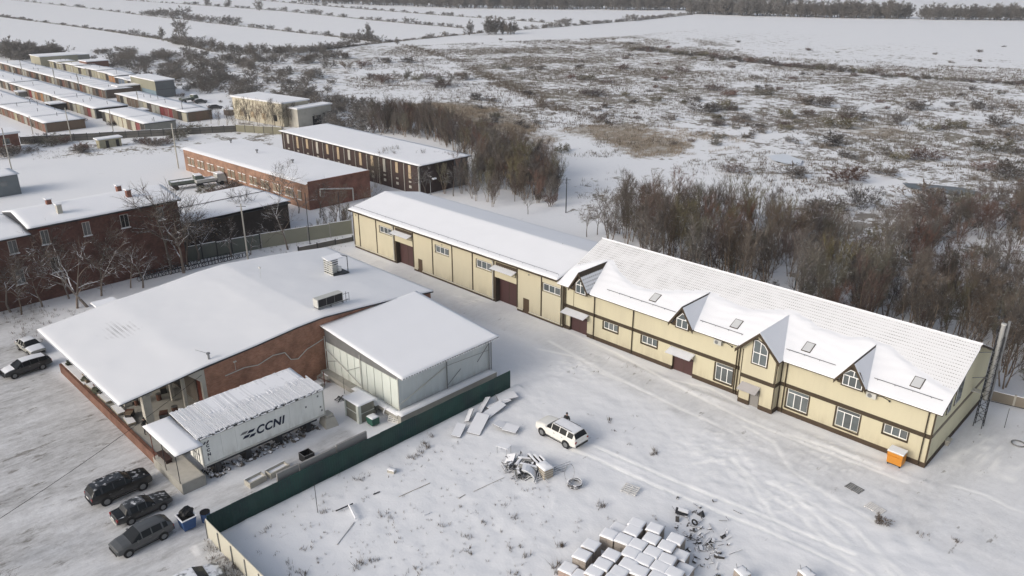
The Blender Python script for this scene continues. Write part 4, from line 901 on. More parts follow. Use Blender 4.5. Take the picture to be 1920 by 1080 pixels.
# profiled edge of the porch sheets: many small teeth
b = MB(); x = -88.0
while x < -66.2: b.prism([(x, 18.36, 5.0), (x + .17, 18.36, 5.0), (x + .085, 18.36, 5.09)], (0, .1, 0)); x += 0.34
o = b.build('sheet_teeth', M_snowr, RF); o['kind'] = 'stuff'
for x in (-67.9, -73.3, -78.8, -84.2):
    MB().box(x - .34, 20.9, 1.0, x + .34, 21.6, 5.1).build('pillar', M_concl, RF)
MB().box(-87.7, 20.95, 4.75, -66.5, 21.5, 5.02).build('beam', M_concrete, RF)
for x in (-67.8, -71.0, -75.0): MB().box(x - .15, 24.6, 1.0, x + .15, 24.9, 5.45).build('post', M_concl, RF)
# loading platform
MB().box(-87.2, 19.75, 0, -62.7, 26.29, 0.95).build('platform', M_concrete, RF)
MB().box(-87.25, 19.45, 0, -62.7, 19.75, 1.05).build('platform_brick_edge', brickmat('brick platform edge', (0.15, 0.07, 0.05), (0.19, 0.09, 0.06), (0.18, 0.13, 0.11)), RF)
MB().box(-87.2, 19.7, 1.05, -80.5, 20.8, 1.12).build('platform_snow', M_snowr, RF)
MB().box(-62.69, 19.3, 0, -56.95, 21.3, 0.98).build('platform', M_concrete, RF)
MB().box(-62.65, 19.35, .98, -57.0, 21.2, 1.02).build('platform_snow', mat('trodden snow', (0.45, 0.43, 0.39), 0.9, 0.2, 2), RF)
for k, (x, w) in enumerate(((-79.0, 2.4), (-76.0, 2.2), (-72.8, 2.0), (-70.0, 1.6))): MB().obox((x, 20.2, 1.14), (w, 0.7, .18), (0, 0, R(4 - 3 * k))).build('timber', M_wood, RF)
cr = random.Random(44); Mcl = [mat('clutter ' + n, c, .85, .3, 2) for n, c in (('soot', (.03, .027, .025)), ('cardboard', (.17, .125, .085)), ('grey', (.11, .11, .105)), ('rust', (.10, .045, .03)), ('olive', (.06, .065, .045)))]
CL = [('crate', 'dark crate', 'crate'), ('cardboard_box', 'cardboard box', 'box'), ('machine', 'grey machine', 'machine'), ('rusty_tank', 'rusty tank', 'tank'), ('sack_pile', 'olive sack heap', 'sacks')]
WH = ['behind the wide front pillar', 'against the dark wall', 'near the red door', 'at the platform brick edge', 'deep under the porch', 'between the two middle pillars', 'beside the plank row', 'under the canopy corner', 'by the black doorway', 'next to the far pillar']
for k in range(30):
    x, y = cr.uniform(-86.3, -67.2), cr.uniform(20.0, 25.6); q = cr.randrange(5); s_ = cr.uniform(.5, 1.3)
    if k < 8: y = cr.uniform(19.95, 20.7); s_ = cr.uniform(.4, .75)
    n_, l_, c_ = CL[q]; t = thing(n_, ['small', 'squat', 'tall', 'battered', 'leaning', 'snow-flecked'][k % 6] + ' ' + l_ + ' ' + WH[(k * 3) % 10] + (' of the loading porch' if k % 2 else ' on the loading platform'), c_, (x, y, .96), cr.uniform(0, 3), 'clutter on the loading platform', local=True)
    if q == 3: MB().tube((0, 0, 0), (0, 0, s_), s_ * .35, n=10).build('drum', Mcl[3], t); MB().tube((0, 0, s_), (0, 0, s_ + .04), s_ * .37, n=10).build('lid', Mcl[2], t)
    elif q == 4:
        for z in range(3): MB().obox((cr.uniform(-.1, .1), cr.uniform(-.1, .1), .12 + z * .2), (s_ * .9, s_ * .6, .2), (cr.uniform(-.1, .1), cr.uniform(-.1, .1), cr.uniform(-.3, .3))).build('sack', Mcl[4], t)
    else:
        MB().box(-s_ / 2, -s_ * .4, 0, s_ / 2, s_ * .4, s_ * .8).build('body', Mcl[q], t); MB().box(-s_ / 2 - .02, -s_ * .4 - .02, s_ * .8, s_ / 2 + .02, s_ * .4 + .02, s_ * .8 + .05).build('lid', Mcl[(q + 1) % 5], t)
# things on the wall
x0 = -66.15
MB().path([(x0, y, z) for y, z in ((28.2, 4.2), (30.2, 4.35), (31.6, 4.1), (33.3, 4.55), (34.6, 4.4), (35.2, 3.4), (36.0, 3.2), (37.1, 3.9), (38.4, 4.2), (39.1, 4.4))], 0.05, 5).build('wall_pipe', M_steell, RF)
MB().tube((x0, 29.3, 4.4), (x0, 29.3, 5.3), 0.02, n=4).obox((x0 + .05, 29.3, 5.35), (.15, .3, .1)).build('wall_lamp', M_steell, RF)
c = onX(394, 672, -66.6); b = MB().tube((c[0] - .3, c[1], 6.05), (c[0] - .3, c[1], 6.65), 0.11, n=8).tube((c[0] - .3, c[1], 6.65), (c[0] - .3, c[1], 6.75), 0.2, n=8); b.tube((c[0] - .3, c[1], 6.7), (c[0] - 2.2, c[1] - .4, 6.55), 0.02, n=4); b.build('roof_vent', M_steel, RF)
g_ = G(489, 520, 6.95); MB().tube((g_[0], g_[1], 6.8), (g_[0], g_[1], 8.1), 0.02, n=4).obox((g_[0], g_[1], 8.15), (.3, .1, .2)).build('antenna', M_steell, RF)
# rooftop plant: a long condenser and a sheltered compressor, each standing on the roof
t = thing('rooftop_condenser', 'long black-faced condenser unit on the white hall roof', 'condenser', (-68.2, 41.4, 6.95), local=True)
MB().box(-.45, -1.6, .22, .45, 1.55, 1.15).build('casing', M_steell, t)
for k in range(3): MB().box(.451, -1.5 + k * 1.0, .28, .48, -.55 + k * 1.0, 1.1).build('coil_panel', M_black, t)
b = MB()
for y in (-1.5, 0, 1.5): b.box(-.5, y - .04, -.05, .5, y + .04, .22)
b.box(.4, -1.7, .14, .5, 2.2, .2).tube((.45, 1.9, -.05), (.45, 1.9, 1.15), .03, n=4).tube((.45, 1.55, .9), (.45, 2.3, .9), .03, n=4).tube((.45, 2.3, 0), (.45, 2.3, .9), .03, n=4); b.build('stand', M_steel, t)
t = thing('rooftop_compressor_shelter', 'compressor under a slatted lean-to on the hall roof', 'compressor', (-77.4, 48.4, 6.2), local=True)
b = MB()
for k in range(7): b.box(-1.0, -1.0, .1 + k * .28, .9, -.97, .26 + k * .28)
b.build('slat_side', M_steell, t)
b = MB()
for k in range(7): b.box(-1.03, -1.0, .1 + k * .28, -1.0, 1.0, .30 + k * .28)
b.build('slat_back', M_steel, t)
MB().prism([(-1.1, -1.1, 2.05), (-1.1, 1.1, 2.05), (.2, 1.1, 1.85), (.2, -1.1, 1.85)], (0, 0, .08)).build('shelter_roof', M_snow, t)
MB().box(-.7, -.6, .15, .1, .1, 1.0).build('fan_housing', M_steell, t); MB().tube((-.1, .55, .2), (-.1, .55, .75), .28, n=12).build('compressor_drum', M_white, t)
MB().box(-.9, -.9, -.02, .9, 1.3, .12).build('base_frame', M_steeld, t); MB().tube((.3, 1.5, 0), (.3, 1.5, 1.9), .05, n=5).tube((.3, 1.5, 1.9), (-1, 1.1, 1.95), .05, n=5).build('pipe_frame', M_steeld, t)

# ================================================================== METAL SHED
RS = thing('metal_shed', 'grey sheet-metal shed with a white pent roof and outside bracing', 'shed', (-60, 45, 0))
def sz(x, y): return 4.80 + 0.086 * (-52.6 - np.asarray(x)) + 0.012 * (np.asarray(y) - 39)
MB().box(-66.0, 38.8, 0, -53.0, 51.2, 0.95).build('base_slab', M_concrete, RS)
sheet('ledge_snow', -53.55, -52.5, 38.5, 51.1, lambda x, y: 1.0 + 0 * x, M_snow, RS, 0.10, 0.4, seed=3)
MB().box(-52.99, 38.45, 0, -52.5, 51.15, 1.0).build('parapet', M_concrete, RS)
MB().box(-66.1, 38.4, 0.6, -53.0, 38.79, 0.95).build('parapet', M_concrete, RS)
sheet('ledge_snow', -60.5, -53.0, 38.35, 39.1, lambda x, y: 0.95 + 0 * x, M_snow, RS, 0.09, 0.4, seed=8)
xs = [-65.9, -64.55, -63.3, -62.05, -60.8, -59.65, -58.75, -57.5, -56.2, -54.9, -53.7]
for a, b_ in zip(xs[:-1], xs[1:]):
    MB().box(a + .04, 39.2, 0.95, b_ - .04, 39.26, 4.15 if b_ > -60 else 4.13).build('sheet_panel', M_galvl, RS)
MB().box(-65.95, 39.28, 0.95, -53.75, 39.34, 4.4).build('inner_wall', M_steel, RS)
MB().prism([(-65.95, 39.20, 4.16), (-53.7, 39.20, 4.2), (-53.7, 39.20, 4.72), (-65.95, 39.20, 5.80)], (0, 0.07, 0)).build('upper_sheet', M_steel, RS)
n_ = 26; dy = (51.2 - 39.2) / n_; b = MB()
for k in range(n_):
    y0 = 39.2 + k * dy; b.box(-53.72 + (0.02 if k % 2 else 0), y0, 0.95, -53.66 + (0.02 if k % 2 else 0), y0 + dy, 4.62)
b.build('corrugated_wall', M_galv, RS)
MB().box(-66, 51.2, 0, -53.7, 51.3, 4.8).build('back_wall', M_galv, RS)
for (x, y) in ((-53.5, 39.05), (-53.5, 45.15), (-53.45, 51.25), (-53.45, 50.95)):
    MB().tube((x, y, 0.95), (x, y, 4.75), 0.06, n=6).build('column', M_steell if y < 40 else M_steel, RS)
for (x) in (-59.65, -65.9): MB().tube((x, 39.08, 0.95), (x, 39.08, 4.8), 0.05, n=6).build('column', M_steell, RS)
MB().tube((-65.8, 39.05, 3.35), (-59.8, 39.05, 1.35), 0.055, n=5).build('brace', M_steell, RS)
MB().tube((-53.5, 39.2, 1.65), (-53.5, 45.0, 3.55), 0.055, n=5).build('brace', M_steell, RS)
MB().tube((-65.8, 39.1, 1.9), (-63.9, 39.1, 2.6), 0.03, n=4).tube((-62.2, 39.1, 2.1), (-59.8, 39.1, 3.4), 0.03, n=4).tube((-53.5, 45.2, 1.4), (-53.5, 47, 2.6), 0.03, n=4).tube((-53.5, 49.3, 2.5), (-53.5, 51.1, 4.2), 0.035, n=4).tube((-53.5, 45.2, 3.6), (-53.5, 51, 3.3), .02, n=4).build('brace', M_steel, RS)
MB().prism([(-66.1, 38.9, float(sz(-66.1, 38.9)) - .12), (-52.65, 38.9, float(sz(-52.65, 38.9)) - .12), (-52.65, 51.6, float(sz(-52.65, 51.6)) - .12), (-66.1, 51.6, float(sz(-66.1, 51.6)) - .12)], (0, 0, .11)).build('roof', M_steel, RS)
sheet('roof_snow', -66.18, -52.6, 38.85, 51.7, sz, M_snow, RS, 0.11, 0.4, seed=9, rag=0.02, hump=0.03)
b = MB(); y = 38.9
while y < 51.5: b.prism([(-52.55, y, 4.72), (-52.55, y + .16, 4.72), (-52.55, y + .08, 4.86)], (-.08, 0, 0)); y += 0.32
o = b.build('sheet_teeth', M_snowr, RS); o['kind'] = 'stuff'

# ================================================================== CONTAINER ON ITS TRAILER
RC = thing('shipping_container', 'long white container lettered CCNI standing high beside the brick hall', 'container', (-58.7, 27.4, 0))
CX0, CX1, CY0, CY1, CZ0, CZ1 = -59.9, -57.45, 21.5, 33.4, 1.35, 4.15
MB().box(CX0, CY0 + .06, CZ0 + .12, CX1 - .05, CY1, CZ1).build('shell', M_contw, RC)
ys = [CY0 + .12, 23.3, 24.6, 26.0, 27.5, 28.4, 29.8, 31.0, 32.2, CY1 - .1]
for a, b_ in zip(ys[:-1], ys[1:]): MB().box(CX1 - .049, a + .012, CZ0 + .16, CX1 - .02, b_ - .012, CZ1 - .22).build('side_panel', M_contw, RC)
MB().box(CX1 - .049, CY0, CZ0, CX1 + .02, CY1, CZ0 + .15).box(CX1 - .049, CY0, CZ1 - .2, CX1 + .02, CY1, CZ1 - .04).box(CX1 - .049, CY0, CZ0 + .151, CX1 + .02, CY0 + .11, CZ1 - .201).box(CX1 - .049, CY1 - .09, CZ0 + .151, CX1 + .02, CY1, CZ1 - .201).build('frame_rail', M_steell, RC)
dl = [CX0 + .05, -59.3, -58.7, -58.1, CX1 - .06]
for a, b_ in zip(dl[:-1], dl[1:]): MB().box(a + .02, CY0, CZ0 + .15, b_ - .02, CY0 + .05, CZ1 - .15).build('door_panel', M_contw, RC)
b = MB()
for x in (-59.15, -58.85, -58.45, -58.0): b.tube((x, CY0 - .03, CZ0 + .15), (x, CY0 - .03, CZ1 - .2), 0.025, n=5)
for x in (-58.95, -58.2): b.box(x, CY0 - .05, 2.3, x + .3, CY0 - .01, 2.45).box(x, CY0 - .05, 3.0, x + .2, CY0 - .01, 3.12)
b.build('lock_rod', M_steel, RC)
for (y, z) in ((31.4, 2.9), (32.7, 3.5), (32.9, 2.3), (33.0, 1.9)): MB().box(CX1 - .019, y, z, CX1 + .0, y + .16, z + .18).build('placard', M_steel, RC)
# flat lettering on the side, as large as in the photograph
def letters(txt, p, h, rx, shear=0.0, name='lettering', space=1.0, m=M_navy, bold=0.02):
    cu = bpy.data.curves.new(name, 'FONT'); cu.body = txt; cu.size = h * 1.4; cu.extrude = 0.004; cu.offset = bold; cu.shear = shear; cu.space_character = space
    tmp = bpy.data.objects.new(name, cu); COL.objects.link(tmp); bpy.context.view_layer.update()
    me = bpy.data.meshes.new_from_object(tmp.evaluated_get(bpy.context.evaluated_depsgraph_get())); bpy.data.objects.remove(tmp); me.materials.clear(); me.materials.append(m)
    o = bpy.data.objects.new(name, me); COL.objects.link(o); o.parent = RC
    w = worldloc(RC); o.location = (p[0] - w[0], p[1] - w[1], p[2] - w[2]); o.rotation_euler = rx; return o
letters('CCNI', (CX1 + .006, 26.42, 2.36), 0.76, (R(90), 0, R(90)), shear=0.22, space=1.10, bold=.035)
for k, ch in enumerate('CCNI'): letters(ch, (CX1 + .028, 21.95, 3.12 - k * 0.43), 0.28, (R(90), 0, R(90)), name='small_lettering', bold=0.014)
def band(y0, z0, y1, z1, m=M_navy): return [(CX1 + .004, y0, z0), (CX1 + .004, y1, z0), (CX1 + .004, y1 + .22, z1), (CX1 + .004, y0 + .22, z1)]
b = MB(); b.prism(band(25.15, 2.44, 25.68, 2.68), (.01, 0, 0)).prism(band(25.74, 2.34, 26.22, 2.58), (.01, 0, 0)).prism(band(25.62, 2.80, 26.18, 3.03), (.01, 0, 0)); b.build('emblem_stripe', M_navy, RC)
b = MB(); b.prism(band(24.98, 2.88, 25.52, 3.08), (.01, 0, 0)); b.build('emblem_stripe', M_steel, RC, label='grey stripe of the emblem')
b = MB().prism([(CX1 + .024, 21.72, 3.5), (CX1 + .024, 21.9, 3.72), (CX1 + .024, 22.0, 3.66), (CX1 + .024, 21.82, 3.44)], (.008, 0, 0)).prism([(CX1 + .024, 22.0, 3.52), (CX1 + .024, 22.18, 3.74), (CX1 + .024, 22.28, 3.68), (CX1 + .024, 22.1, 3.46)], (.008, 0, 0)); b.build('emblem_stripe', M_navy, RC)
# supports below
for y in (22.6, 25.4): MB().box(-59.6, y, 0, -57.75, y + .5, 1.35).build('support', M_steeld, RC)
MB().box(-59.3, 22, 1.05, -58.0, 32.8, 1.34).build('chassis_beam', M_steeld, RC)
for y in (28.6, 31.6): MB().box(-59.6, y, 0, -57.9, y + .45, 1.35).build('support', M_steeld, RC)
MB().box(-58.15, 22, .75, -58.05, 32.8, 1.1).build('gap_shade_strip', M_steeld, RC)  # dark strip standing in for the shade of the gap under the container
solo(MB().add([(-58.6, 33.3, 0), (-57.1, 33.1, 0), (-56.9, 34.4, 0), (-58.4, 34.7, 0), (-58.4, 33.4, 1.0), (-57.3, 33.3, 1.0), (-57.2, 34.2, .95), (-58.2, 34.4, 1.0)], [(0, 3, 2, 1), (4, 5, 6, 7), (0, 1, 5, 4), (1, 2, 6, 5), (2, 3, 7, 6), (3, 0, 4, 7)]).box(-58.3, 33.45, 1.0, -57.35, 34.2, 1.22), 'concrete_block', M_concl, 'tapered concrete block at the far end of the container', 'block', (-57.8, 33.9, 0))
# board roof that covers the container and the passage behind it
RB = thing('board_roof', 'roof of loose snowy boards laid over the container and passage', 'roof', (-59.8, 27.4, 4.2))
brd = random.Random(3)
def bz(x): return 4.30 + 0.055 * (-57.4 - x)
MB().box(-62.5, 21.5, 4.16, -57.3, 21.6, 4.24).box(-62.5, 27.4, 4.16, -57.3, 27.5, 4.24).box(-62.3, 33.1, 4.16, -57.3, 33.2, 4.24).box(-62.4, 21.6, 4.16, -62.3, 33.1, 4.25).build('bearer', M_wood, RB)
y = 21.25; k = 0; Mbs = mat('board snow', (0.70, 0.71, 0.74), 0.75, 0.06, 1.5, rnd=0.05)
while y < 33.35:
    w = brd.uniform(.10, .17)
    if k % 1 == 0:
        xa = -57.28 + brd.uniform(-.12, .12); xb = -62.45 + brd.uniform(-.1, .15); cut = brd.random() < 0.75; xm = brd.uniform(-60.4, -59.2)
        if y > 32.6: xb = -59.8
        z = brd.uniform(0, .035)
        b = MB()
        for (p, q, dz) in (((xa, xm, z), (xm, xb, z + .03)) if cut else ((xa, xb, z),)):
            b.add([(p, y, bz(p) + dz - .03), (p, y + w, bz(p) + dz - .03), (q, y + w, bz(q) + dz - .03), (q, y, bz(q) + dz - .03), (p, y, bz(p) + dz + .05), (p, y + w, bz(p) + dz + .05), (q, y + w, bz(q) + dz + .05), (q, y, bz(q) + dz + .05)],
                  [(0, 1, 2, 3), (7, 6, 5, 4), (0, 4, 5, 1), (1, 5, 6, 2), (2, 6, 7, 3), (3, 7, 4, 0)])
        b.build('board', Mbs, RB)
    y += w + brd.uniform(.015, .05); k += 1
sheet('board_roof_snow', -62.5, -59.6, 23.5, 33.0, lambda x, y: bz(x) + 0.045 + 0.02 * (fbm(x * 2, y * 2, 3) - 0.5) - 0.05 * sstep(-60.6, -59.6, x), M_snow, RB, 0.05, 0.3, seed=5, rag=0.12)
b = MB().box(-57.28, 21.4, 4.15, -57.22, 33.0, 4.28); b.build('edge_board', M_steeld, RB)
b = MB(); y = 21.4
while y < 32.9:
    b.obox((-57.2, y + .3, 4.22 + brd.uniform(-.03, .03)), (.12, .5, .07), (brd.uniform(-.1, .1), 0, brd.uniform(-.1, .1))); y += brd.uniform(.5, .9)
b.build('ragged_edge', M_snowr, RB)
# small flat canopy over the container doors
RP = thing('porch_canopy', 'flat snow-covered canopy on thin posts before the container doors', 'canopy', (-59.4, 20.1, 0))
MB().box(-62.6, 19.0, 4.12, -56.3, 21.25, 4.2).build('deck', M_steeld, RP); sheet('snow', -62.65, -56.25, 18.95, 21.3, lambda x, y: 4.2 + 0 * x, M_snow, RP, 0.10, 0.4, seed=2)
for x in (-62.2, -59.9, -57.2): MB().tube((x, 19.3, .98), (x, 19.3, 4.12), .035, n=5).build('post', M_rust if x < -62 else M_steeld, RP)
t = thing('platform_bench', 'dark timber bench on the platform beneath the flat canopy', 'bench', (-61.8, 19.9, 1.0)); MB().box(-62.5, 19.6, 1.3, -60.6, 20.2, 1.42).build('seat', M_darkwood, t)
for x in (-62.4, -60.8): MB().box(x, 19.65, 1.0, x + .12, 20.15, 1.3).build('leg', M_darkwood, t)

# ================================================================== FENCES AND YARD FURNITURE
t = thing('green_fence', 'long dark green sheet fence running up the snowy yard', 'fence', (-50.35, 35, 0))
y = 18.4; k = 0
while y < 51:
    y1 = min(y + 2.02, 51.02); MB().box(-50.43, y + .004, 0, -50.38, y1 - .004, 2.0 + 0.02 * math.sin(k * 1.7)).build('sheet_panel', M_green, t)
    b = MB(); yy = y + .2
    while yy < y1 - .05: b.box(-50.38, yy, 0.02, -50.365, yy + .06, 1.98); yy += .25
    b.build('rib', M_green, t); y = y1; k += 1
for y in np.arange(18.6, 51, 4.0): MB().tube((-50.48, y, 0), (-50.48, y, 1.9), .04, n=5).build('post', M_steeld, t)
t = thing('cream_fence', 'pale cream sheet fence descending from the green fence corner', 'fence', (-40, 18.3, 0))
Mcf = mat('cream sheet', (0.52, 0.50, 0.42), 0.6, 0.06, 1)
x = -50.35; k = 0
while x < -22:
    MB().box(x + .005, 18.25, 0, x + 2.0, 18.30, 1.85).build('sheet_panel', Mcf, t); MB().tube((x, 18.2, 0), (x, 18.2, 1.7), .04, n=5).build('post', M_steel, t); x += 2.01; k += 1
t = thing('grey_wall_slabs', 'row of smooth grey wall slabs standing behind the green fence', 'wall', (-50.9, 29, 0))
Msl = mat('smooth grey slab', (.25, .245, .24), .8, .08, 1)
MB().box(-50.95, 24.6, 0, -50.78, 26.6, 2.45).build('slab', Msl, t); MB().box(-50.95, 26.7, 0, -50.78, 30.2, 2.38).build('slab', Msl, t); MB().box(-50.95, 30.3, 0, -50.78, 33.4, 2.5).build('slab', Msl, t)
# low slabs and moulds near the fence
for k, (px, py, l) in enumerate(((480, 905, 1.6), (521, 886, 1.9))):
    x, y, _ = G(px, py); t = thing('concrete_trough', ('open concrete trough full of snow, nearer the parked cars' if k == 0 else 'open concrete trough full of snow, nearer the black crate'), 'trough', (x, y, 0), R(4), local=True)
    MB().box(-.45, -l / 2, 0, -.33, l / 2, .55).box(.33, -l / 2, 0, .45, l / 2, .55).box(-.33, -l / 2, 0, .33, -l / 2 + .1, .5).box(-.33, l / 2 - .1, 0, .33, l / 2, .5).build('shell', M_concl, t)
    MB().box(-.33, -l / 2 + .1, .02, .33, l / 2 - .1, .33).build('snow', M_snow, t); MB().box(-.44, -l / 2, .55, -.34, l / 2, .59).build('rim_snow', M_snow, t)
x, y, _ = G(576, 862)
t = thing('black_crate', 'open black square crate standing by the grey wall slabs', 'crate', (x, y, 0), local=True)
for q in ((-.5, -.5, -.46, .5), (.46, -.5, .5, .5), (-.46, -.5, .46, -.46), (-.46, .46, .46, .5)): MB().box(q[0], q[1], 0, q[2], q[3], .75).build('side', M_black, t)
MB().box(-.46, -.46, 0, .46, .46, .03).build('bottom', M_black, t); MB().box(-.5, -.5, .751, .5, -.46, .78).box(.46, -.46, .751, .5, .5, .78).build('rim', M_steel, t)
# kiosk and boxes by the shed
t = thing('plywood_kiosk', 'small grey-green cabin with a thick snow cap by the metal shed', 'cabin', (-56.7, 36.9, 0))
Mk = mat('grey green ply', (0.20, 0.20, 0.165), 0.8, 0.15, 2)
MB().box(-57.85, 35.95, 0, -55.7, 37.7, 1.9).build('body', Mk, t)
MB().box(-57.95, 35.85, 0, -57.80, 35.95, 2.0).box(-56.05, 35.87, 0, -55.65, 35.949, 2.0).box(-55.699, 35.87, 0, -55.62, 36.15, 2.0).build('corner_post', M_galvl, t)
MB().box(-57.8, 35.91, .95, -56.05, 35.949, 1.02).box(-55.699, 36.15, .95, -55.66, 37.7, 1.02).build('rail', M_galvl, t)
sheet('snow_cap', -58.1, -55.45, 35.75, 37.95, lambda x, y: 2.0 + 0 * x, M_snow, t, 0.16, 0.25, seed=3)
x, y, _ = G(706, 768); t = thing('hutch', 'small raised hutch with snow on its flat lid behind the cabin', 'hutch', (x, y, 0), local=True)
MB().box(-.6, -.5, .35, .6, .5, .9).build('body', Mk, t); sheet('snow_cap', -.7, .7, -.6, .6, lambda x, y: .9 + 0 * x, M_snow, t, 0.12, 0.2)
for a in (-.5, .42):
    for c in (-.4, .32): MB().box(a, c, 0, a + .08, c + .08, .35).build('leg', M_steel, t)
x, y, _ = G(700, 796); t = thing('green_box', 'small green box capped with snow near the fence corner', 'box', (x, y, 0), local=True)
MB().prism([(-.42, -.4, .15), (.42, -.4, .15), (.5, -.45, .85), (-.5, -.45, .85)], (0, .85, 0)).build('body', mat('green box paint', (0.025, 0.10, 0.07), 0.6, 0.15, 2), t)
sheet('snow_cap', -.45, .45, -.4, .4, lambda x, y: .85 + 0 * x, M_snow, t, 0.14, 0.15); MB().tube((0, 0, 0), (0, 0, .15), .1, n=6).build('foot', M_steeld, t)
def pallet(name, label, x, y, z, rot, tilt=0.0, m=None, w=1.2, d=0.8, group=None):
    t = thing(name, label, 'pallet', (x, y, z), local=True, group=group); t.rotation_euler = (tilt, 0, rot); m = m or M_wood
    for k in range(5): MB().box(-w / 2, -d / 2 + k * (d - .1) / 4, .10, w / 2, -d / 2 + k * (d - .1) / 4 + .1, .125).build('slat', m, t)
    for k in (-1, 0, 1): MB().box(k * (w / 2 - .05) - .05, -d / 2, 0, k * (w / 2 - .05) + .05, d / 2, .099).build('runner', m, t)
    return t
x, y, _ = G(738, 790); pallet('wooden_pallet', 'snowy pallet leaning in the corner by the shed parapet', x, y, .1, R(20), R(55), m=mat('snowy slats', (0.66, 0.65, 0.62), 0.8, 0.1, 3))
x, y, _ = G(728, 782)
b = MB()
for k in range(12): a0, a1 = 2 * math.pi * k / 12, 2 * math.pi * (k + 1) / 12; b.tube((x + .1 * math.cos(a0), y + .45 * math.cos(a0), .6 + .5 * math.sin(a0)), (x + .1 * math.cos(a1), y + .45 * math.cos(a1), .6 + .5 * math.sin(a1)), .06, n=5)
solo(b, 'snowy_ring', M_snowr, 'snow-caked ring leaning against the shed parapet', 'ring', (x, y, 0))
# boulders of rubble between the hall and the shed
rr = random.Random(8)
def rock(px, py, s, label, z=0):
    x, y, _ = G(px, py); b = MB(); n = 7; vs = []
    for lv, (h, k) in enumerate(((0, 1.0), (.45, 1.05), (.85, .7))):
        for i in range(n): a = 2 * math.pi * i / n; r = s * k * rr.uniform(.8, 1.15); vs.append((x + r * math.cos(a), y + r * math.sin(a), s * h * 1.1))
    b.add(vs, [(i + n * l, (i + 1) % n + n * l, (i + 1) % n + n * (l + 1), i + n * (l + 1)) for l in range(2) for i in range(n)] + [tuple(range(2 * n, 3 * n))])
    t = thing('rubble_block', label, 'rubble', (x, y, 0)); b.build('stone', M_concrete, t)
    sheet('snow', x - s * .62, x + s * .62, y - s * .62, y + s * .62, lambda X, Y: s * .93 + 0 * X, M_snow, t, 0.12, s * .25, seed=rr.randrange(99))
rock(600, 705, .75, 'grey rubble block against the foot of the brick wall'); rock(618, 712, .85, 'largest rubble block beside the shed parapet end'); rock(597, 728, .6, 'lowest rubble block near the container end')
x, y, _ = G(640, 750)
t = thing('scrap_heap', 'dark heap of bent metal straps beside the little cabin', 'scrap', (x, y, 0)); 
for k in range(9): a = rr.uniform(0, 6.28); MB().path([(x + rr.uniform(-.5, .5), y + rr.uniform(-.6, .6), .05), (x + rr.uniform(-.3, .3), y + rr.uniform(-.4, .4), rr.uniform(.2, .6)), (x + rr.uniform(-.5, .5), y + rr.uniform(-.6, .6), .08)], .035, 4).build('strap', M_steeld, t)
x, y, _ = G(646, 738); solo(MB().tube((x, y, 0), (x, y, 1.9), .025, n=5), 'thin_stake', M_steeld, 'thin dark stake standing before the little cabin', 'stake', (x, y, 0))
x, y, _ = G(609, 724); solo(MB().tube((x, y, 0), (x, y, 1.7), .04, n=5).tube((x - .9, y - .1, .75), (x + 1.0, y + .1, .8), .03, n=4), 'pipe_cross', M_rust, 'rusty upright pipe with a crossbar among the rubble', 'pipe', (x, y, 0))
# rubble and old tyres under the container edge
b = MB()
for k in range(130): x, y = rr.uniform(-58.9, -57.3), rr.uniform(21.9, 32.8); s = rr.uniform(.12, .3); b.obox((x, y, s / 3), (s * 1.5, s, s), (rr.uniform(0, 1), rr.uniform(0, 1), rr.uniform(0, 3)))
solo(b, 'rubble', mat('snowy rubble', (0.10, 0.09, 0.08), 0.9, 0.3, 3, snow=0.38), 'broken stone and ice scattered under the container', 'rubble', (-57.9, 27, 0))['kind'] = 'stuff'
# bin with a bag
x, y = -52.75, 17.75
t = thing('blue_skip', 'blue waste bin heaped with a black bag by the green fence', 'waste bin', (x, y, 0), local=True)
bl = [(-.62, -.55), (.62, -.55), (.62, .55), (-.62, .55)]
MB().add([(a * .78, b_ * .78, .08) for a, b_ in bl] + [(a, b_, 1.1) for a, b_ in bl], [(0, 3, 2, 1), (0, 1, 5, 4), (1, 2, 6, 5), (2, 3, 7, 6), (3, 0, 4, 7)]).build('body', M_blue, t)
MB().box(-.66, -.6, 1.08, .66, -.52, 1.16).box(-.66, .52, 1.08, .66, .6, 1.16).box(-.66, -.52, 1.08, -.58, .52, 1.16).box(.58, -.52, 1.08, .66, .52, 1.16).build('rim', M_snowr, t); MB().box(-.58, -.52, .95, .58, .52, 1.03).build('rubbish', M_black, t)
bm = bmesh.new(); bmesh.ops.create_icosphere(bm, subdivisions=3, radius=.5)
for v in bm.verts: f = 1 + .25 * math.sin(v.co.x * 9 + v.co.y * 5) * math.cos(v.co.z * 8); v.co = Vector((v.co.x * f * .95, v.co.y * f, v.co.z * f * .72))
me = bpy.data.meshes.new('rubbish_bag'); bm.to_mesh(me); bm.free(); me.materials.append(M_black); o = bpy.data.objects.new('rubbish_bag', me); COL.objects.link(o); o.location = (x - .1, y + .15, 1.32)
tag(o, 'black plastic rubbish bag piled on the blue bin', 'rubbish bag')
t = thing('blue_barrel_bin', 'second small blue bin half hidden behind the larger one', 'waste bin', (x + .3, y + 1.35, 0), local=True); MB().tube((0, 0, 0), (0, 0, .85), .33, .38, 10).build('body', M_blue, t); MB().tube((0, 0, .85), (0, 0, .9), .4, n=10).build('lid', M_black, t)

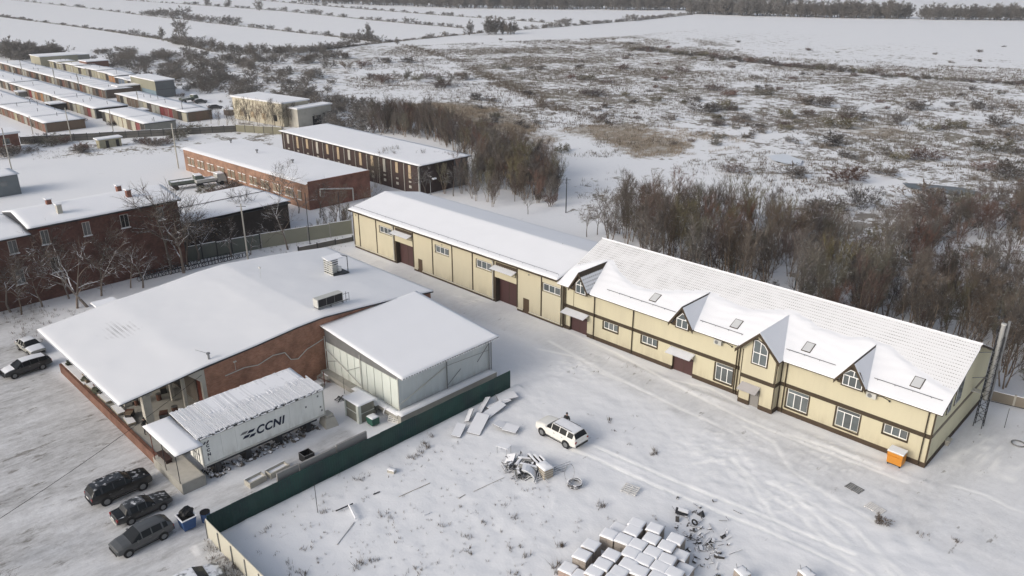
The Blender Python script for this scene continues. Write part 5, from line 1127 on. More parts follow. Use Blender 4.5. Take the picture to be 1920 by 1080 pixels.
# ================================================================== VEHICLES
def car(name, label, cat, x, y, rot, L=4.4, Wd=1.8, H=1.45, kind='hatch', paint=(0.05, 0.05, 0.05), snow=0.0, roofsnow=0.0, hoodsnow=0.0, wheel=0.32, wb=2.65, rails=False, group=None, coat=0.5, glass=None):
    t = thing(name, label, cat, (x, y, 0.0), rot, group, local=True); h = L / 2; w = Wd / 2
    P = mat(name + ' paint ' + label[:12], paint, 0.30, 0.08, 2, snow=snow, sscale=2.6, coat=coat, spec=0.5, col2=tuple(min(1, c * 0.85 + .008) for c in paint), mix=0.25)
    k = H / 1.45
    if kind == 'suv':  S = [(h, .42, .62, .80, .66, .55), (h - .07, .34, .80, .93, .90, .80), (h - .45, .30, .92, .99, 1.00, .86), (h - 1.15, .30, .98, 1.0, 1.06, .86), (h - 1.45, .30, 1.00, 1.0, 1.09, .86),
            (h - 2.05, .30, 1.02, 1.0, 1.44, .74), (h - 2.12, .30, 1.02, 1.0, 1.45, .74), (h - 2.98, .30, 1.03, 1.0, 1.45, .74), (h - 3.06, .30, 1.03, 1.0, 1.45, .74), (h - 3.85, .30, 1.03, 1.0, 1.43, .73), (h - 4.0, .30, 1.03, 1.0, 1.42, .73), (-h + .38, .32, 1.03, .98, 1.38, .71), (-h + .08, .36, 1.0, .95, 1.04, .80), (-h, .42, .70, .90, .74, .75)]
    elif kind == 'sedan': S = [(h, .42, .60, .78, .64, .55), (h - .07, .32, .74, .92, .80, .80), (h - .5, .28, .84, .98, .90, .86), (h - 1.25, .28, .90, 1.0, .97, .86), (h - 1.35, .28, .91, 1.0, .98, .86),
            (h - 1.98, .28, .93, 1.0, 1.41, .70), (h - 2.05, .28, .93, 1.0, 1.42, .70), (h - 2.6, .28, .93, 1.0, 1.44, .70), (h - 2.68, .28, .93, 1.0, 1.44, .70), (h - 3.2, .28, .93, 1.0, 1.41, .69), (h - 3.3, .28, .93, 1.0, 1.40, .69), (h - 3.42, .28, .93, 1.0, 1.37, .68), (-h + .72, .30, .94, .99, 1.0, .82), (-h + .1, .34, .92, .95, .96, .80), (-h, .42, .62, .88, .66, .7)]
    else: S = [(h, .42, .60, .78, .64, .55), (h - .08, .32, .74, .92, .80, .78), (h - .5, .28, .86, .98, .93, .84), (h - 1.0, .28, .92, 1.0, .99, .85), (h - 1.1, .28, .93, 1.0, 1.01, .85),
            (h - 1.85, .28, .96, 1.0, 1.42, .72), (h - 1.93, .28, .96, 1.0, 1.43, .72), (h - 2.6, .28, .97, 1.0, 1.45, .71), (h - 2.68, .28, .97, 1.0, 1.45, .71), (h - 3.4, .28, .99, 1.0, 1.41, .69), (h - 3.52, .28, .99, 1.0, 1.40, .69), (-h + .45, .30, 1.0, .98, 1.33, .66), (-h + .06, .34, .98, .94, 1.02, .78), (-h, .42, .66, .88, .70, .7)]
    rings = []
    for (sx, zb, zbelt, hw, zt, ht) in S:
        zb *= k; zbelt *= k; zt *= k; hwm = w * hw
        half = [(hwm * .6, zb), (hwm * .95, zb + .06), (hwm, zb + (zbelt - zb) * .5), (hwm * .965, zbelt), (w * ht, zt - .035), (w * ht * .8, zt), (0, zt + .02)]
        rings.append([(sx, p[0], p[1]) for p in half] + [(sx, -p[0], p[1]) for p in reversed(half[:-1])])
    m = len(rings[0]); V = [p for r in rings for p in r]; body = []; side = []; ws = []; rw = []; roof = []; hood = []
    # cabin runs from ring 4 (cowl) to ring rb (base of the rear glass)
    ic = 4; ir = 5; rb = len(S) - 2; re_ = rb - 1
    for i in range(len(S) - 1):
        for j in range(m - 1):
            f = (i * m + j, i * m + j + 1, (i + 1) * m + j + 1, (i + 1) * m + j); jj = min(j, m - 2 - j)
            if i == ic and jj >= 4: ws.append(f)
            elif i == re_ and jj >= 4: rw.append(f)
            elif jj == 3 and ir < i < re_ and S[i][0] - S[i + 1][0] > 0.2: side.append(f)
            elif jj == 3 and i == ic: side.append(f)
            else: body.append(f)
            if jj >= 4 and ir <= i < re_: roof.append(f)
            if jj >= 4 and 0 < i < ic: hood.append(f)
        body.append((i * m + m - 1, i * m, (i + 1) * m, (i + 1) * m + m - 1))
    body.append(tuple(range(m - 1, -1, -1))); body.append(tuple((len(S) - 1) * m + q for q in range(m)))
    def sub(fs, name_, mt, off=0.0, parent=t, shrink=0.0):
        used = sorted({q for f in fs for q in f}); mp = {q: n for n, q in enumerate(used)}; b = MB()
        vs = [(V[q][0], V[q][1] * (1 + off * .5 / w), V[q][2] + off) for q in used]
        if shrink:
            cx = sum(v[0] for v in vs) / len(vs); cy = sum(v[1] for v in vs) / len(vs); vs = [(cx + (v[0] - cx) * (1 - shrink), cy + (v[1] - cy) * (1 - shrink), v[2]) for v in vs]
        b.add(vs, [tuple(mp[q] for q in f) for f in fs]); return b.build(name_, mt, parent)
    B = sub(body, 'body', P); gl = glass or M_glassd
    bev = B.modifiers.new('bevel', 'BEVEL'); bev.width = 0.03; bev.segments = 2; bev.limit_method = 'ANGLE'; bev.angle_limit = R(28)
    sub(ws, 'windscreen', gl); sub(rw, 'rear_window', gl)
    for s in (1, -1):
        ff = [f for f in side if (V[f[0]][1] > 0) == (s > 0)]
        for f in ff: sub([f], 'side_window', gl)
    if roofsnow: sub(roof, 'roof_snow', M_snowr, roofsnow, shrink=0.04)
    if hoodsnow: sub(hood, 'bonnet_snow', M_snowr, hoodsnow, shrink=0.06)
    fx = h - (L - wb) * .46; rx_ = fx - wb
    for wx in (fx, rx_):
        for s in (1, -1):
            MB().tube((wx, s * (w - .16), wheel + .02), (wx, s * (w + .006), wheel + .02), wheel * 1.16, n=18).build('wheel_arch', M_black, t)
            o = MB().tube((wx, s * (w - .22), wheel), (wx, s * (w + .02), wheel), wheel, n=20).build('wheel', M_rubber, t)
            MB().tube((wx, s * (w + .021), wheel), (wx, s * (w + .03), wheel), wheel * .62, n=14).build('rim', M_steel, o)
    for s in (1, -1):
        MB().obox((h - .12, s * w * .68, .66 * k), (.14, .34, .14), (0, 0, s * -.35)).build('headlight', M_glass, t)
        MB().obox((-h + .07, s * w * .80, .78 * k), (.12, .22, .20)).build('tail_light', mat('tail lamp', (0.25, 0.015, 0.015), 0.3, 0.1, 3) if 'tail lamp' not in MATS else MATS['tail lamp'], t)
        MB().obox((h - 1.55, s * (w + .09), (.98 if kind != 'suv' else 1.08) * k), (.14, .2, .13)).build('mirror', P, t)
        if rails: MB().tube((h - 2.2, s * w * .66, H + .05), (-h + .7, s * w * .64, H + .03), .022, n=5).build('roof_rail', M_black, t)
        for dx in (h - 2.45, h - 3.4): MB().obox((dx, s * (w + .005), .80 * k), (.16, .02, .03)).build('handle', M_steel if paint[0] < .3 else M_black, t)
        MB().box(-h + 1.1, s * w * .985 - .01, .28, h - 1.1, s * w * .985 + .012, .36).build('sill', M_black, t)
    MB().obox((h - .0, 0, .44 * k), (.08, Wd * .72, .16)).build('front_bumper', M_black, t); MB().obox((-h + .0, 0, .46 * k), (.10, Wd * .80, .18)).build('rear_bumper', M_black if kind != 'sedan' else M_steell, t)
    MB().obox((-h - .03, 0, .72 * k), (.03, .5, .12)).build('number_plate', M_white, t)
    return t
car('white_suv', 'white SUV with black roof rails parked in the open snowy yard', 'SUV', -40.35, 47.55, R(179), L=5.0, Wd=1.96, H=1.76, kind='suv', paint=(0.74, 0.73, 0.69), roofsnow=.025, wheel=.39, wb=2.95, rails=True)
car('black_suv', 'black SUV parked farthest from the fence in the row of three', 'SUV', -60.9, 15.75, R(90), L=4.8, Wd=1.9, H=1.72, kind='suv', paint=(0.006, 0.006, 0.007), snow=.005, wheel=.38, wb=2.85, rails=True)
car('dark_saloon', 'old dark saloon with frosted boot, middle of the row of three', 'car', -57.0, 16.0, R(90), L=4.35, Wd=1.7, H=1.40, kind='sedan', paint=(0.016, 0.017, 0.018), snow=.02, wheel=.31, wb=2.5)
car('grey_hatchback', 'dark grey hatchback nearest the blue bin, clear of snow', 'car', -53.45, 14.6, R(-88), L=4.3, Wd=1.78, H=1.50, kind='hatch', paint=(0.062, 0.065, 0.067), snow=0, wheel=.32, wb=2.62)
car('black_estate', 'black car with snow on roof and bonnet beside the porch', 'car', -90.2, 17.0, R(-86), L=4.7, Wd=1.8, H=1.48, kind='hatch', paint=(0.012, 0.013, 0.016), roofsnow=.05, hoodsnow=.04, wheel=.33, wb=2.75, coat=.6)
car('pale_saloon', 'pale snow-dusted saloon behind the black car by the porch', 'car', -95.4, 18.9, R(6), L=4.4, Wd=1.75, H=1.42, kind='sedan', paint=(0.33, 0.33, 0.30), snow=.55, wheel=.31, wb=2.6)
car('maroon_car', 'dark car mostly outside the picture beside the black car', 'car', -92.0, 12.4, R(-84), L=4.5, Wd=1.8, H=1.45, kind='hatch', paint=(0.03, 0.012, 0.013), snow=.2, wheel=.32, wb=2.65)
xx, yy, _ = G(372, 1106); car('silver_car', 'car at the picture edge with snowy roof beside the heap', 'car', xx - .3, yy - .3, R(85), L=4.4, Wd=1.75, H=1.45, kind='hatch', paint=(0.10, 0.11, 0.115), snow=.2, wheel=.31, wb=2.6)
# ================================================================== PERSON
def person(x, y, rot, h, label):
    t = thing('person', label, 'person', (x, y, 0), rot, local=True)
    J = {'pel': (0, 0, .93, .135), 'ab': (0, .01, 1.10, .135), 'ch': (0, 0, 1.32, .165), 'nk': (0, .01, 1.50, .06), 'hd0': (0, .03, 1.60, .085), 'hd1': (0, .035, 1.70, .10), 'hd2': (0, .02, 1.77, .07),
         'hl': (.10, 0, .86, .105), 'kl': (.13, .03, .48, .072), 'al': (.14, -.01, .09, .052), 'tl': (.15, .14, .04, .045), 'hr': (-.10, 0, .86, .105), 'kr': (-.13, .03, .48, .072), 'ar': (-.14, -.01, .09, .052), 'tr': (-.15, .14, .04, .045),
         'sl': (.20, 0, 1.42, .085), 'el': (.30, -.03, 1.15, .062), 'wl': (.20, .17, 1.05, .042), 'pl': (.12, .24, 1.06, .040), 'sr': (-.20, 0, 1.42, .085), 'er': (-.30, -.03, 1.15, .062), 'wr': (-.20, .17, 1.05, .042), 'pr': (-.12, .24, 1.06, .040)}
    E_ = [('pel', 'ab'), ('ab', 'ch'), ('ch', 'nk'), ('nk', 'hd0'), ('hd0', 'hd1'), ('hd1', 'hd2'), ('pel', 'hl'), ('hl', 'kl'), ('kl', 'al'), ('al', 'tl'), ('pel', 'hr'), ('hr', 'kr'), ('kr', 'ar'), ('ar', 'tr'),
          ('ch', 'sl'), ('sl', 'el'), ('el', 'wl'), ('wl', 'pl'), ('ch', 'sr'), ('sr', 'er'), ('er', 'wr'), ('wr', 'pr')]
    for s, a in (('l', 1), ('r', -1)):
        for q in range(4):
            n = 'f%s%d' % (s, q); J[n] = (a * (.10 - .018 * q), .285 - .012 * abs(q - 1.3), 1.075 - .012 * q, .010); E_.append(('p' + s, n))
        J['t' + s + 'h'] = (a * .07, .235, 1.10, .011); E_.append(('p' + s, 't' + s + 'h'))
    ks = list(J); k = h / 1.80; me = bpy.data.meshes.new('body')
    me.from_pydata([tuple(c * k for c in J[n][:3]) for n in ks], [(ks.index(a), ks.index(b)) for a, b in E_], [])
    o = bpy.data.objects.new('body', me); COL.objects.link(o); o.parent = t
    sk = o.modifiers.new('skin', 'SKIN')
    for i, n in enumerate(ks): r = J[n][3] * k; me.skin_vertices[0].data[i].radius = (r, r * (.8 if n in ('ch', 'ab', 'pel') else 1))
    me.skin_vertices[0].data[0].use_root = True
    o.modifiers.new('sub', 'SUBSURF').levels = 2; o.modifiers['sub'].render_levels = 2
    m = bpy.data.materials.new('dark winter clothes'); m.use_nodes = True; tt = m.node_tree; b = tt.nodes['Principled BSDF']; b.inputs['Roughness'].default_value = .85
    tc = nd(tt, 'ShaderNodeTexCoord'); sx = nd(tt, 'ShaderNodeSeparateXYZ'); tt.links.new(tc.outputs['Object'], sx.inputs[0]); cr = nd(tt, 'ShaderNodeValToRGB'); cr.color_ramp.interpolation = 'CONSTANT'
    mr = nd(tt, 'ShaderNodeMath', operation='DIVIDE'); tt.links.new(sx.outputs['Z'], mr.inputs[0]); mr.inputs[1].default_value = 2.0; tt.links.new(mr.outputs[0], cr.inputs[0])
    el = cr.color_ramp.elements; el[0].color = (.012, .011, .011, 1); el[1].position = .06; el[1].color = (.03, .03, .035, 1)
    e = el.new(.42); e.color = (.016, .017, .018, 1); e = el.new(.755 * k); e.color = (.35, .21, .15, 1); tt.links.new(cr.outputs[0], b.inputs['Base Color']); me.materials.append(m)
    bm = bmesh.new(); bmesh.ops.create_icosphere(bm, subdivisions=2, radius=.112)
    for v in bm.verts: v.co = Vector((v.co.x * .92 * k, v.co.y * 1.02 * k - .0, max(v.co.z, -.045) * k + 1.725 * k)) + Vector((0, .012, 0))
    m2 = bpy.data.meshes.new('knit_cap'); bm.to_mesh(m2); bm.free(); m2.materials.append(M_black); c = bpy.data.objects.new('knit_cap', m2); COL.objects.link(c); c.parent = t
    b = MB()
    for s in (-1, 1): b.obox((s * .035 * k, .125 * k, 1.665 * k), (.022, .015, .012))
    b.obox((0, .14 * k, 1.64 * k), (.02, .03, .035)); b.obox((0, .128 * k, 1.60 * k), (.045, .012, .01)); b.build('face', M_rust, t)
    return t
pg = G(1063, 775, 1.78); person(pg[0], pg[1], R(20), 1.85, 'person in black jacket and cap standing behind the white SUV, head bowed')

pg = G(266, 815, 1.0); person(pg[0] + .25, pg[1] + .3, R(-60), 1.75, 'person in dark clothes standing on the platform edge beside the flat canopy').location.z = 1.02

# ================================================================== BLOCK STACKS, PALLETS, HEAPS
zc = lambda x, y: (1050 + x / 7.68, 960 + y / 7.68)
STK = [((1110, 145), 'northernmost stack, at the tip of the block yard', 1), ((1050, 250), 'stack behind the tip stack, brushed by a dark gap', 1), ((850, 215), 'stack half sunk in drift left of the tip stack', .7), ((1370, 215), 'stack standing apart towards the rubble patch', 1), ((1320, 365), 'low square stack beside the apart one', 1), ((710, 300), 'stack with its brown block face bare', 1),
       ((920, 375), 'stack with a yellowish bare block face', 1), ((1670, 370), 'tallest stack on the edge facing the rubble', 1), ((1540, 475), 'stack just inside the tallest edge stack', 1), ((1125, 450), 'stack in the middle of the third row', 1), ((450, 455), 'outlying stack with a shaded side by a black gap', .9), ((1020, 570), 'flat-topped stack at the centre of the yard', 1),
       ((1340, 560), 'stack with rounded snow cap, fourth row', 1), ((320, 600), 'outlying stack nearest the weeds, face bare', 1), ((745, 600), 'stack behind the black gap', 1), ((1550, 665), 'stack with softly rounded cap, fifth row', 1), ((1220, 670), 'stack boxed in on all four sides', 1), ((620, 735), 'stack beside the outlying pair', 1), ((1440, 775), 'stack one row from the lower edge', 1),
       ((985, 735), 'stack whose cap joins its neighbour', 1), ((850, 850), 'stack whose cap joins the one above it', 1), ((120, 790), 'lowest stack at the weedy corner, half buried', .55), ((500, 840), 'stack cut by the picture edge, weedy side', .95), ((1150, 835), 'broad stack at the picture edge', 1), ((1650, 860), 'stack at the picture edge on the rubble side', 1),
       ((300, 905), 'pinkish stack peeping in at the picture edge', .7), ((1400, 925), 'stack barely inside the picture, middle', 1), ((750, 960), 'stack barely inside the picture, weedy half', 1), ((1790, 800), 'sunken stack at the outer rubble edge', .6), ((1730, 600), 'snow-veiled stack leaning on the outer edge', .75)]
Mblk = mat('grey brown blocks', (0.30, 0.265, 0.235), 0.9, 0.2, 3, rnd=0.12, bump=.3)
Mblk2 = mat('pinkish blocks', (0.36, 0.275, 0.235), 0.9, 0.2, 3, rnd=0.1, bump=.3)
rs = random.Random(12); caps = []; unit = MB().box(-.262, -.165, -.098, .262, .165, .098); ume = mesh_of(unit, 'block', Mblk); ume2 = mesh_of(unit, 'block', Mblk2)
for k, ((cx, cy), lab, hh) in enumerate(STK):
    H_ = 1.25 * hh; x, y, _ = G(*zc(cx, cy), H_ + .1)
    t = thing('block_stack', 'snow-capped block stack: ' + lab, 'block stack', (x, y, 0), R(11 + rs.uniform(-2.5, 2.5)), 'stacks of building blocks', local=True)
    n = max(2, round(H_ / .2)); um = ume if not ('pink' in lab or 'lowest' in lab) else ume2
    MB().box(-.52, -.49, 0, .52, .49, .1).build('pallet_base', M_wood, t)
    b = MB().box(-.44, -.42, .1, .44, .42, H_ - .02).build('core', Mblk, t)
    for l in range(n):
        z = .1 + (l + .5) * (H_ - .1) / n; sc = (H_ - .1) / n / .2
        for (px_, py_, rz_) in ((-.265, -.34, 0), (.265, -.34, 0), (.43, -.10, 90), (.43, .29, 90), (-.265, .34, 0), (-.43, .1, 90)):
            o = bpy.data.objects.new('block', um); COL.objects.link(o); o.parent = t
            o.location = (px_ + rs.uniform(-.012, .012), py_ + rs.uniform(-.012, .012), z); o.rotation_euler = (0, 0, R(rz_)); o.scale = (1 if rz_ == 0 else .70, 1 if rz_ == 0 else .95, sc)
    a = .575
    sheet('snow_cap', -a, a, -a + .02, a - .02, lambda X, Y: H_ - .03 * ((X / .56) ** 6 + (Y / .56) ** 6) + 0 * X, M_snow, t, 0.10, 0.05, seed=k + 40, hump=.06, edge=.06)
for (px, py, lab) in ((1392, 1075, 'single stack with a streaked snow cap at the picture edge'), (1512, 1077, 'lone stack farthest along the picture edge, straps upright')):
    x, y, _ = G(px, py, .8); t = thing('block_stack', lab, 'block stack', (x, y, 0), R(-20), 'stacks of building blocks', local=True)
    MB().prism([(-.5, -.4, 0), (.5, -.4, 0), (.42, -.4, .95), (-.42, -.4, .95)], (0, .8, 0)).build('block', Mblk, t); sheet('snow_cap', -.46, .46, -.42, .42, lambda X, Y: .95 + 0 * X, M_snow, t, .14, .15)
    MB().tube((-.3, -.2, .95), (-.5, -.2, 1.35), .02, n=4).tube((.2, .2, .95), (.1, .2, 1.3), .02, n=4).build('strap', M_steel, t)
x, y, _ = G(1182, 921); pallet('wooden_pallet', 'snow-topped pallet lying between the cable coil and the tyre ruts', x, y, .12, R(12), R(6), m=mat('frosted slats', (0.56, 0.555, 0.54), .8, .1, 3), w=1.3, d=1.05)
x, y, _ = G(1602, 916); pallet('wooden_pallet', 'pallet nearly buried before the orange bin, broken slats showing', x, y, -.06, R(-10), m=M_steel, w=1.3, d=.9)
x, y, _ = G(1641, 954); pallet('wooden_pallet', 'white pallet nearly buried next to the yard shrub', x, y, -.03, R(-12), m=mat('pale slats', (0.62, 0.61, 0.60), .8, .08, 3), w=1.4, d=.9)
# fallen wall panels, thick with snow
M_pan = mat('snowy board', (0.76, 0.77, 0.80), 0.7, 0.03, 1)
def panel(c, size, rot, label, name='fallen_panel', group=None):
    t = thing(name, label, 'panel', c, local=True, group=group); t.rotation_euler = rot
    MB().obox((0, 0, 0), (size[0], size[1], .05)).build('board', M_steel, t); MB().obox((0, 0, .045), (size[0] - .03, size[1] - .03, .04)).build('snow', M_pan, t); return t
for (px, py, sz_, rot, lab) in ((897, 800, (1.3, 3.0), (R(9), R(5), R(28)), 'largest fallen panel, tilted towards the pipe heap'), (880, 785, (.5, 1.7), (R(16), R(-18), R(25)), 'narrow wedge-shaped panel left of the largest'), (925, 775, (.9, 3.0), (R(5), R(14), R(8)), 'long panel lying under the fence end'),
                             (935, 762, (.8, 2.6), (R(3), R(-8), R(-12)), 'panel with a raised far edge by the fence end'), (950, 748, (1.5, 2.0), (R(4), R(-5), R(-30)), 'outermost panel at the fence end'), (860, 812, (.9, 1.8), (R(10), R(8), R(30)), 'small panel half buried beside the green fence'), (907, 765, (.6, 2.4), (R(12), R(-20), R(20)), 'thin panel propped on edge against the others'),
                             (940, 802, (1.3, 1.2), (R(-8), R(6), R(10)), 'square sheet lying before the pipe heap'), (958, 809, (1.4, 1.2), (R(3), R(2), R(22)), 'snowy sheet with two legs beside the square sheet')):
    x, y, _ = G(px, py); panel((x, y, .30 + .1 * rs.random()), sz_, rot, lab)
t = thing('steel_table_frame', 'thin steel table frame with snowy top behind the pipe heap', 'frame', G(945, 850), R(15), local=True)
for a in (-.5, .5):
    for c in (-.35, .35): MB().tube((a, c, 0), (a, c, .8), .02, n=4).build('leg', M_steel, t)
MB().box(-.55, -.4, .8, .55, .4, .84).build('top', M_snow, t)
# pipe and duct heap
hx, hy, _ = G(985, 885)
def heap_pipe(dx, dy, z, L, r, rot, label, m=M_steel, hollow=True, tilt=.0):
    t = thing('duct_pipe', label, 'pipe', (hx + dx, hy + dy, z), local=True); t.rotation_euler = (0, tilt, rot); n = 14
    b = MB(); ri = r * .82; vs = []
    for xx_ in (-L / 2, L / 2):
        for rr_ in (r, ri):
            for i in range(n): a = 2 * math.pi * i / n; vs.append((xx_, rr_ * math.cos(a), rr_ * math.sin(a)))
    f = []
    for i in range(n):
        j = (i + 1) % n; f += [(i, j, 2 * n + j, 2 * n + i), (n + i, 3 * n + i, 3 * n + j, n + j), (i, n + i, n + j, j), (2 * n + i, 2 * n + j, 3 * n + j, 3 * n + i)]
    b.add(vs, f); b.build('shell', m, t)
    MB().obox((0, 0, r * .95), (L * .90, r * .8, r * .16)).build('snow', M_snow, t)
for a in ((-1.0, .2, .30, 1.3, .28, 1.9, 'duct with its open end facing the SUV wheels'), (-.5, -.3, .28, 1.2, .26, 2.2, 'short open duct at the foot of the heap'), (-1.4, -.4, .24, 1.0, .22, 1.7, 'small black-mouthed duct on the weedy side'), (.3, .1, .55, 1.7, .30, .4, 'long grey duct lying across the heap'), (-.9, .9, .32, 1.4, .3, .6, 'snow-covered duct at the back of the heap'), (-.1, -.8, .25, .9, .24, 2.6, 'duct stub next to the curved sheet')): heap_pipe(*a)
for k, lab in enumerate(('nearest of three black channels on the heap', 'middle one of three black channels on the heap', 'farthest of three black channels on the heap')):
    t = thing('steel_channel', lab, 'channel', (hx - .2 + .45 * k, hy + 1.1 + .25 * k, .55), local=True); t.rotation_euler = (R(8), R(6), R(-14)); MB().box(-.75, -.02, -.22, .75, .02, .22).box(-.75, .021, .18, .75, .14, .22).build('web', M_black, t); MB().box(-.75, -.03, .221, .75, .15, .26).build('snow', M_snow, t)
t = thing('wooden_crate', 'squat crate with a thick white cap on the pipe heap', 'crate', (hx + 1.55, hy + .8, 0), R(-12), local=True); MB().box(-.55, -.45, 0, .55, .45, .95).build('body', M_concl, t)
for k in range(4): MB().box(-.57, -.47, .1 + .22 * k, .57, -.451, .24 + .22 * k).box(.551, -.45, .1 + .22 * k, .57, .45, .24 + .22 * k).build('slat', M_wood, t)
sheet('snow_cap', -.62, .62, -.52, .52, lambda X, Y: .95 + 0 * X, M_snow, t, .2, .15)
t = thing('curved_sheet', 'curved metal sheet standing on edge before the crate', 'sheet', (hx + .9, hy - .45, 0), R(35), local=True); b = MB()
for k in range(7): a0, a1 = R(15 * k), R(15 * (k + 1)); b.prism([(1.1 * math.sin(a0) - .6, -.5, 1.1 * math.cos(a0)), (1.1 * math.sin(a1) - .6, -.5, 1.1 * math.cos(a1)), (1.06 * math.sin(a1) - .6, -.5, 1.06 * math.cos(a1)), (1.06 * math.sin(a0) - .6, -.5, 1.06 * math.cos(a0))], (0, .9, 0))
b.build('sheet', M_galv, t); b = MB()
for k in range(5): a0, a1 = R(15 * k), R(15 * (k + 1)); b.prism([(1.17 * math.sin(a0) - .6, -.48, 1.17 * math.cos(a0)), (1.17 * math.sin(a1) - .6, -.48, 1.17 * math.cos(a1)), (1.105 * math.sin(a1) - .6, -.48, 1.105 * math.cos(a1)), (1.105 * math.sin(a0) - .6, -.48, 1.105 * math.cos(a0))], (0, .86, 0))
b.build('snow', M_snow, t)
panel((hx - 1.9, hy + .1, .42), (.9, 1.0), (R(20), R(-22), R(20)), 'white board leaning on the weedy end of the heap', name='leaning_board')
b = MB()
for k in range(80): x, y = hx + rs.gauss(-.3, .9), hy + rs.gauss(.2, .6); b.path([(x, y, .05), (x + rs.gauss(0, .35), y + rs.gauss(0, .35), rs.uniform(.1, .6)), (x + rs.gauss(0, .5), y + rs.gauss(0, .4), .06)], rs.uniform(.02, .05), 4)
for k in range(60): x, y = hx + rs.gauss(-.3, .8), hy + rs.gauss(.2, .5); b.obox((x, y, rs.uniform(.1, .45)), (rs.uniform(.1, .5), rs.uniform(.1, .3), rs.uniform(.05, .25)), (rs.random(), rs.random(), rs.random() * 3))
solo(b, 'scrap_metal', mat('snowy scrap', (0.03, 0.03, 0.033), .7, .3, 3, snow=.36), 'tangle of dark scrap among the pipes of the heap', 'scrap', (hx, hy, 0))['kind'] = 'stuff'
for k in range(4):
    x0, y0, _ = G(1000 + 6 * k, 905 - 5 * k); x1, y1, _ = G(1060 + 3 * k, 882 - 4 * k); solo(MB().tube((x0, y0, .12 + .07 * k), (x1, y1, .12 + .07 * k), .05, n=5), 'long_plank', mat('frosted plank', (0.50, 0.50, 0.50), .8, .1, 3, snow=.5) if k == 0 else MATS['frosted plank'], ['plank nearest the cable coil, beside the curved sheet', 'second plank from the cable coil beside the curved sheet', 'third plank from the cable coil beside the curved sheet', 'plank closest under the snow-capped crate'][k], 'plank', (x0, y0, 0))
cx, cy, _ = G(1077, 909); b = MB()
for k in range(5):
    r = .62 - .04 * (k % 3); pts = [(cx + r * math.cos(a) + .04 * k, cy + r * math.sin(a) - .03 * k, .06 + .09 * k + .04 * math.sin(a * 2 + k)) for a in np.linspace(0, 6.28, 20)]; b.path(pts, .045, 5)
t = thing('cable_coil', 'coil of thick cable lying in the snow with one loop springing up', 'cable coil', (cx, cy, 0)); b.build('coil', mat('snowy cable', (0.045, 0.045, 0.05), .7, .2, 3, snow=.55), t)
MB().path([(cx - .5 + .62 * math.cos(a) * .8, cy - .1 + .2 * math.sin(a), 1.0 + .75 * math.sin(a)) for a in np.linspace(-1.6, 4.3, 22)], .018, 4).build('loose_loop', M_steel, t)
# planks, sticks and a cross of boards in the lower yard
for (p, q, z, r, lab, m) in (((655, 952), (668, 978), .3, .09, 'white board lying across a dark stick', M_pan), ((630, 962), (662, 948), .2, .06, 'dark stick under the white board', M_steeld), ((632, 1022), (664, 980), .06, .035, 'long thin branch running from the white board', M_wood), ((748, 932), (806, 906), .05, .045, 'dark plank edge showing above smooth snow', M_wood), ((888, 922), (945, 896), .05, .03, 'long straight rod pointing at the pipe heap', M_wood), ((700, 928), (712, 923), .06, .05, 'short dark batten below the green fence', M_steeld),
                          ((860, 935), (872, 928), .06, .05, 'short batten beside the long straight rod', M_wood), ((592, 933), (596, 962), .45, .03, 'stake sticking up near the green fence foot', M_steeld), ((795, 967), (806, 962), .06, .06, 'lone snowy board end in open snow', M_pan)):
    a = G(*p, 0); c = G(*q, 0); up = 1.0 if 'stake' in lab else 0
    solo(MB().tube((a[0], a[1], z + up), (c[0], c[1], z * (1 - up * .9)), r, n=5), 'stake' if up else 'plank', m, lab, 'stake' if up else 'plank', (a[0], a[1], 0))
x, y, _ = G(735, 886); t = thing('half_buried_block', 'block with a snow cap alone near the green fence weeds', 'block', (x, y, 0), R(20), local=True); MB().box(-.33, -.2, -.05, .33, .2, .3).build('stone', M_concl, t); sheet('snow', -.36, .36, -.22, .22, lambda X, Y: .3 + 0 * X, M_snow, t, .1, .12)
# rubble patch next to the stacks
M_rub = mat('snowy debris', (0.055, 0.052, 0.05), .85, .3, 3, snow=.5)
b = MB()
for k in range(120):
    px, py = rs.gauss(1298, 34), rs.gauss(1010, 36) 
    if px < 1250 + (py - 960) * .5: px += 60
    x, y, _ = G(px, py); s = rs.uniform(.06, .28)
    if rs.random() < .5: b.obox((x, y, s * .3), (s * rs.uniform(1, 3), s, s * .6), (rs.gauss(0, .5), rs.gauss(0, .5), rs.random() * 3))
    else: b.tube((x, y, .04), (x + rs.gauss(0, .5), y + rs.gauss(0, .5), rs.uniform(.05, .4)), .03, n=4)
solo(b, 'debris', M_rub, 'dark broken bits strewn over the snow beside the block stacks', 'debris', (G(1298, 1010)[0], G(1298, 1010)[1], 0))['kind'] = 'stuff'
x, y, _ = G(1278, 965); t = thing('broken_chair', 'dark broken frame on top of the debris patch', 'scrap', (x, y, 0), R(30), local=True); MB().obox((0, 0, .25), (1.0, .5, .18), (.3, .2, 0)).build('panel', M_steeld, t); MB().obox((0.1, 0, .42), (.8, .3, .08), (.3, .2, 0)).build('snow', M_snow, t)
x, y, _ = G(1302, 985); b = MB()
for k in range(12): a0, a1 = 2 * math.pi * k / 12, 2 * math.pi * (k + 1) / 12; b.tube((x + .22 * math.cos(a0), y, .28 + .22 * math.sin(a0)), (x + .22 * math.cos(a1), y, .28 + .22 * math.sin(a1)), .07, n=5)
solo(b, 'rubber_ring', M_rubber, 'small tyre standing in the debris patch', 'tyre', (x, y, 0))
x, y, _ = G(1312, 968); solo(MB().prism([(x - .3, y, 0), (x + .35, y, 0), (x + .1, y, .5)], (0, .25, 0)), 'stone', M_steeld, 'pointed dark stone at the top of the debris patch', 'stone', (x, y, 0))
x, y, _ = G(1060, 1058, 0)

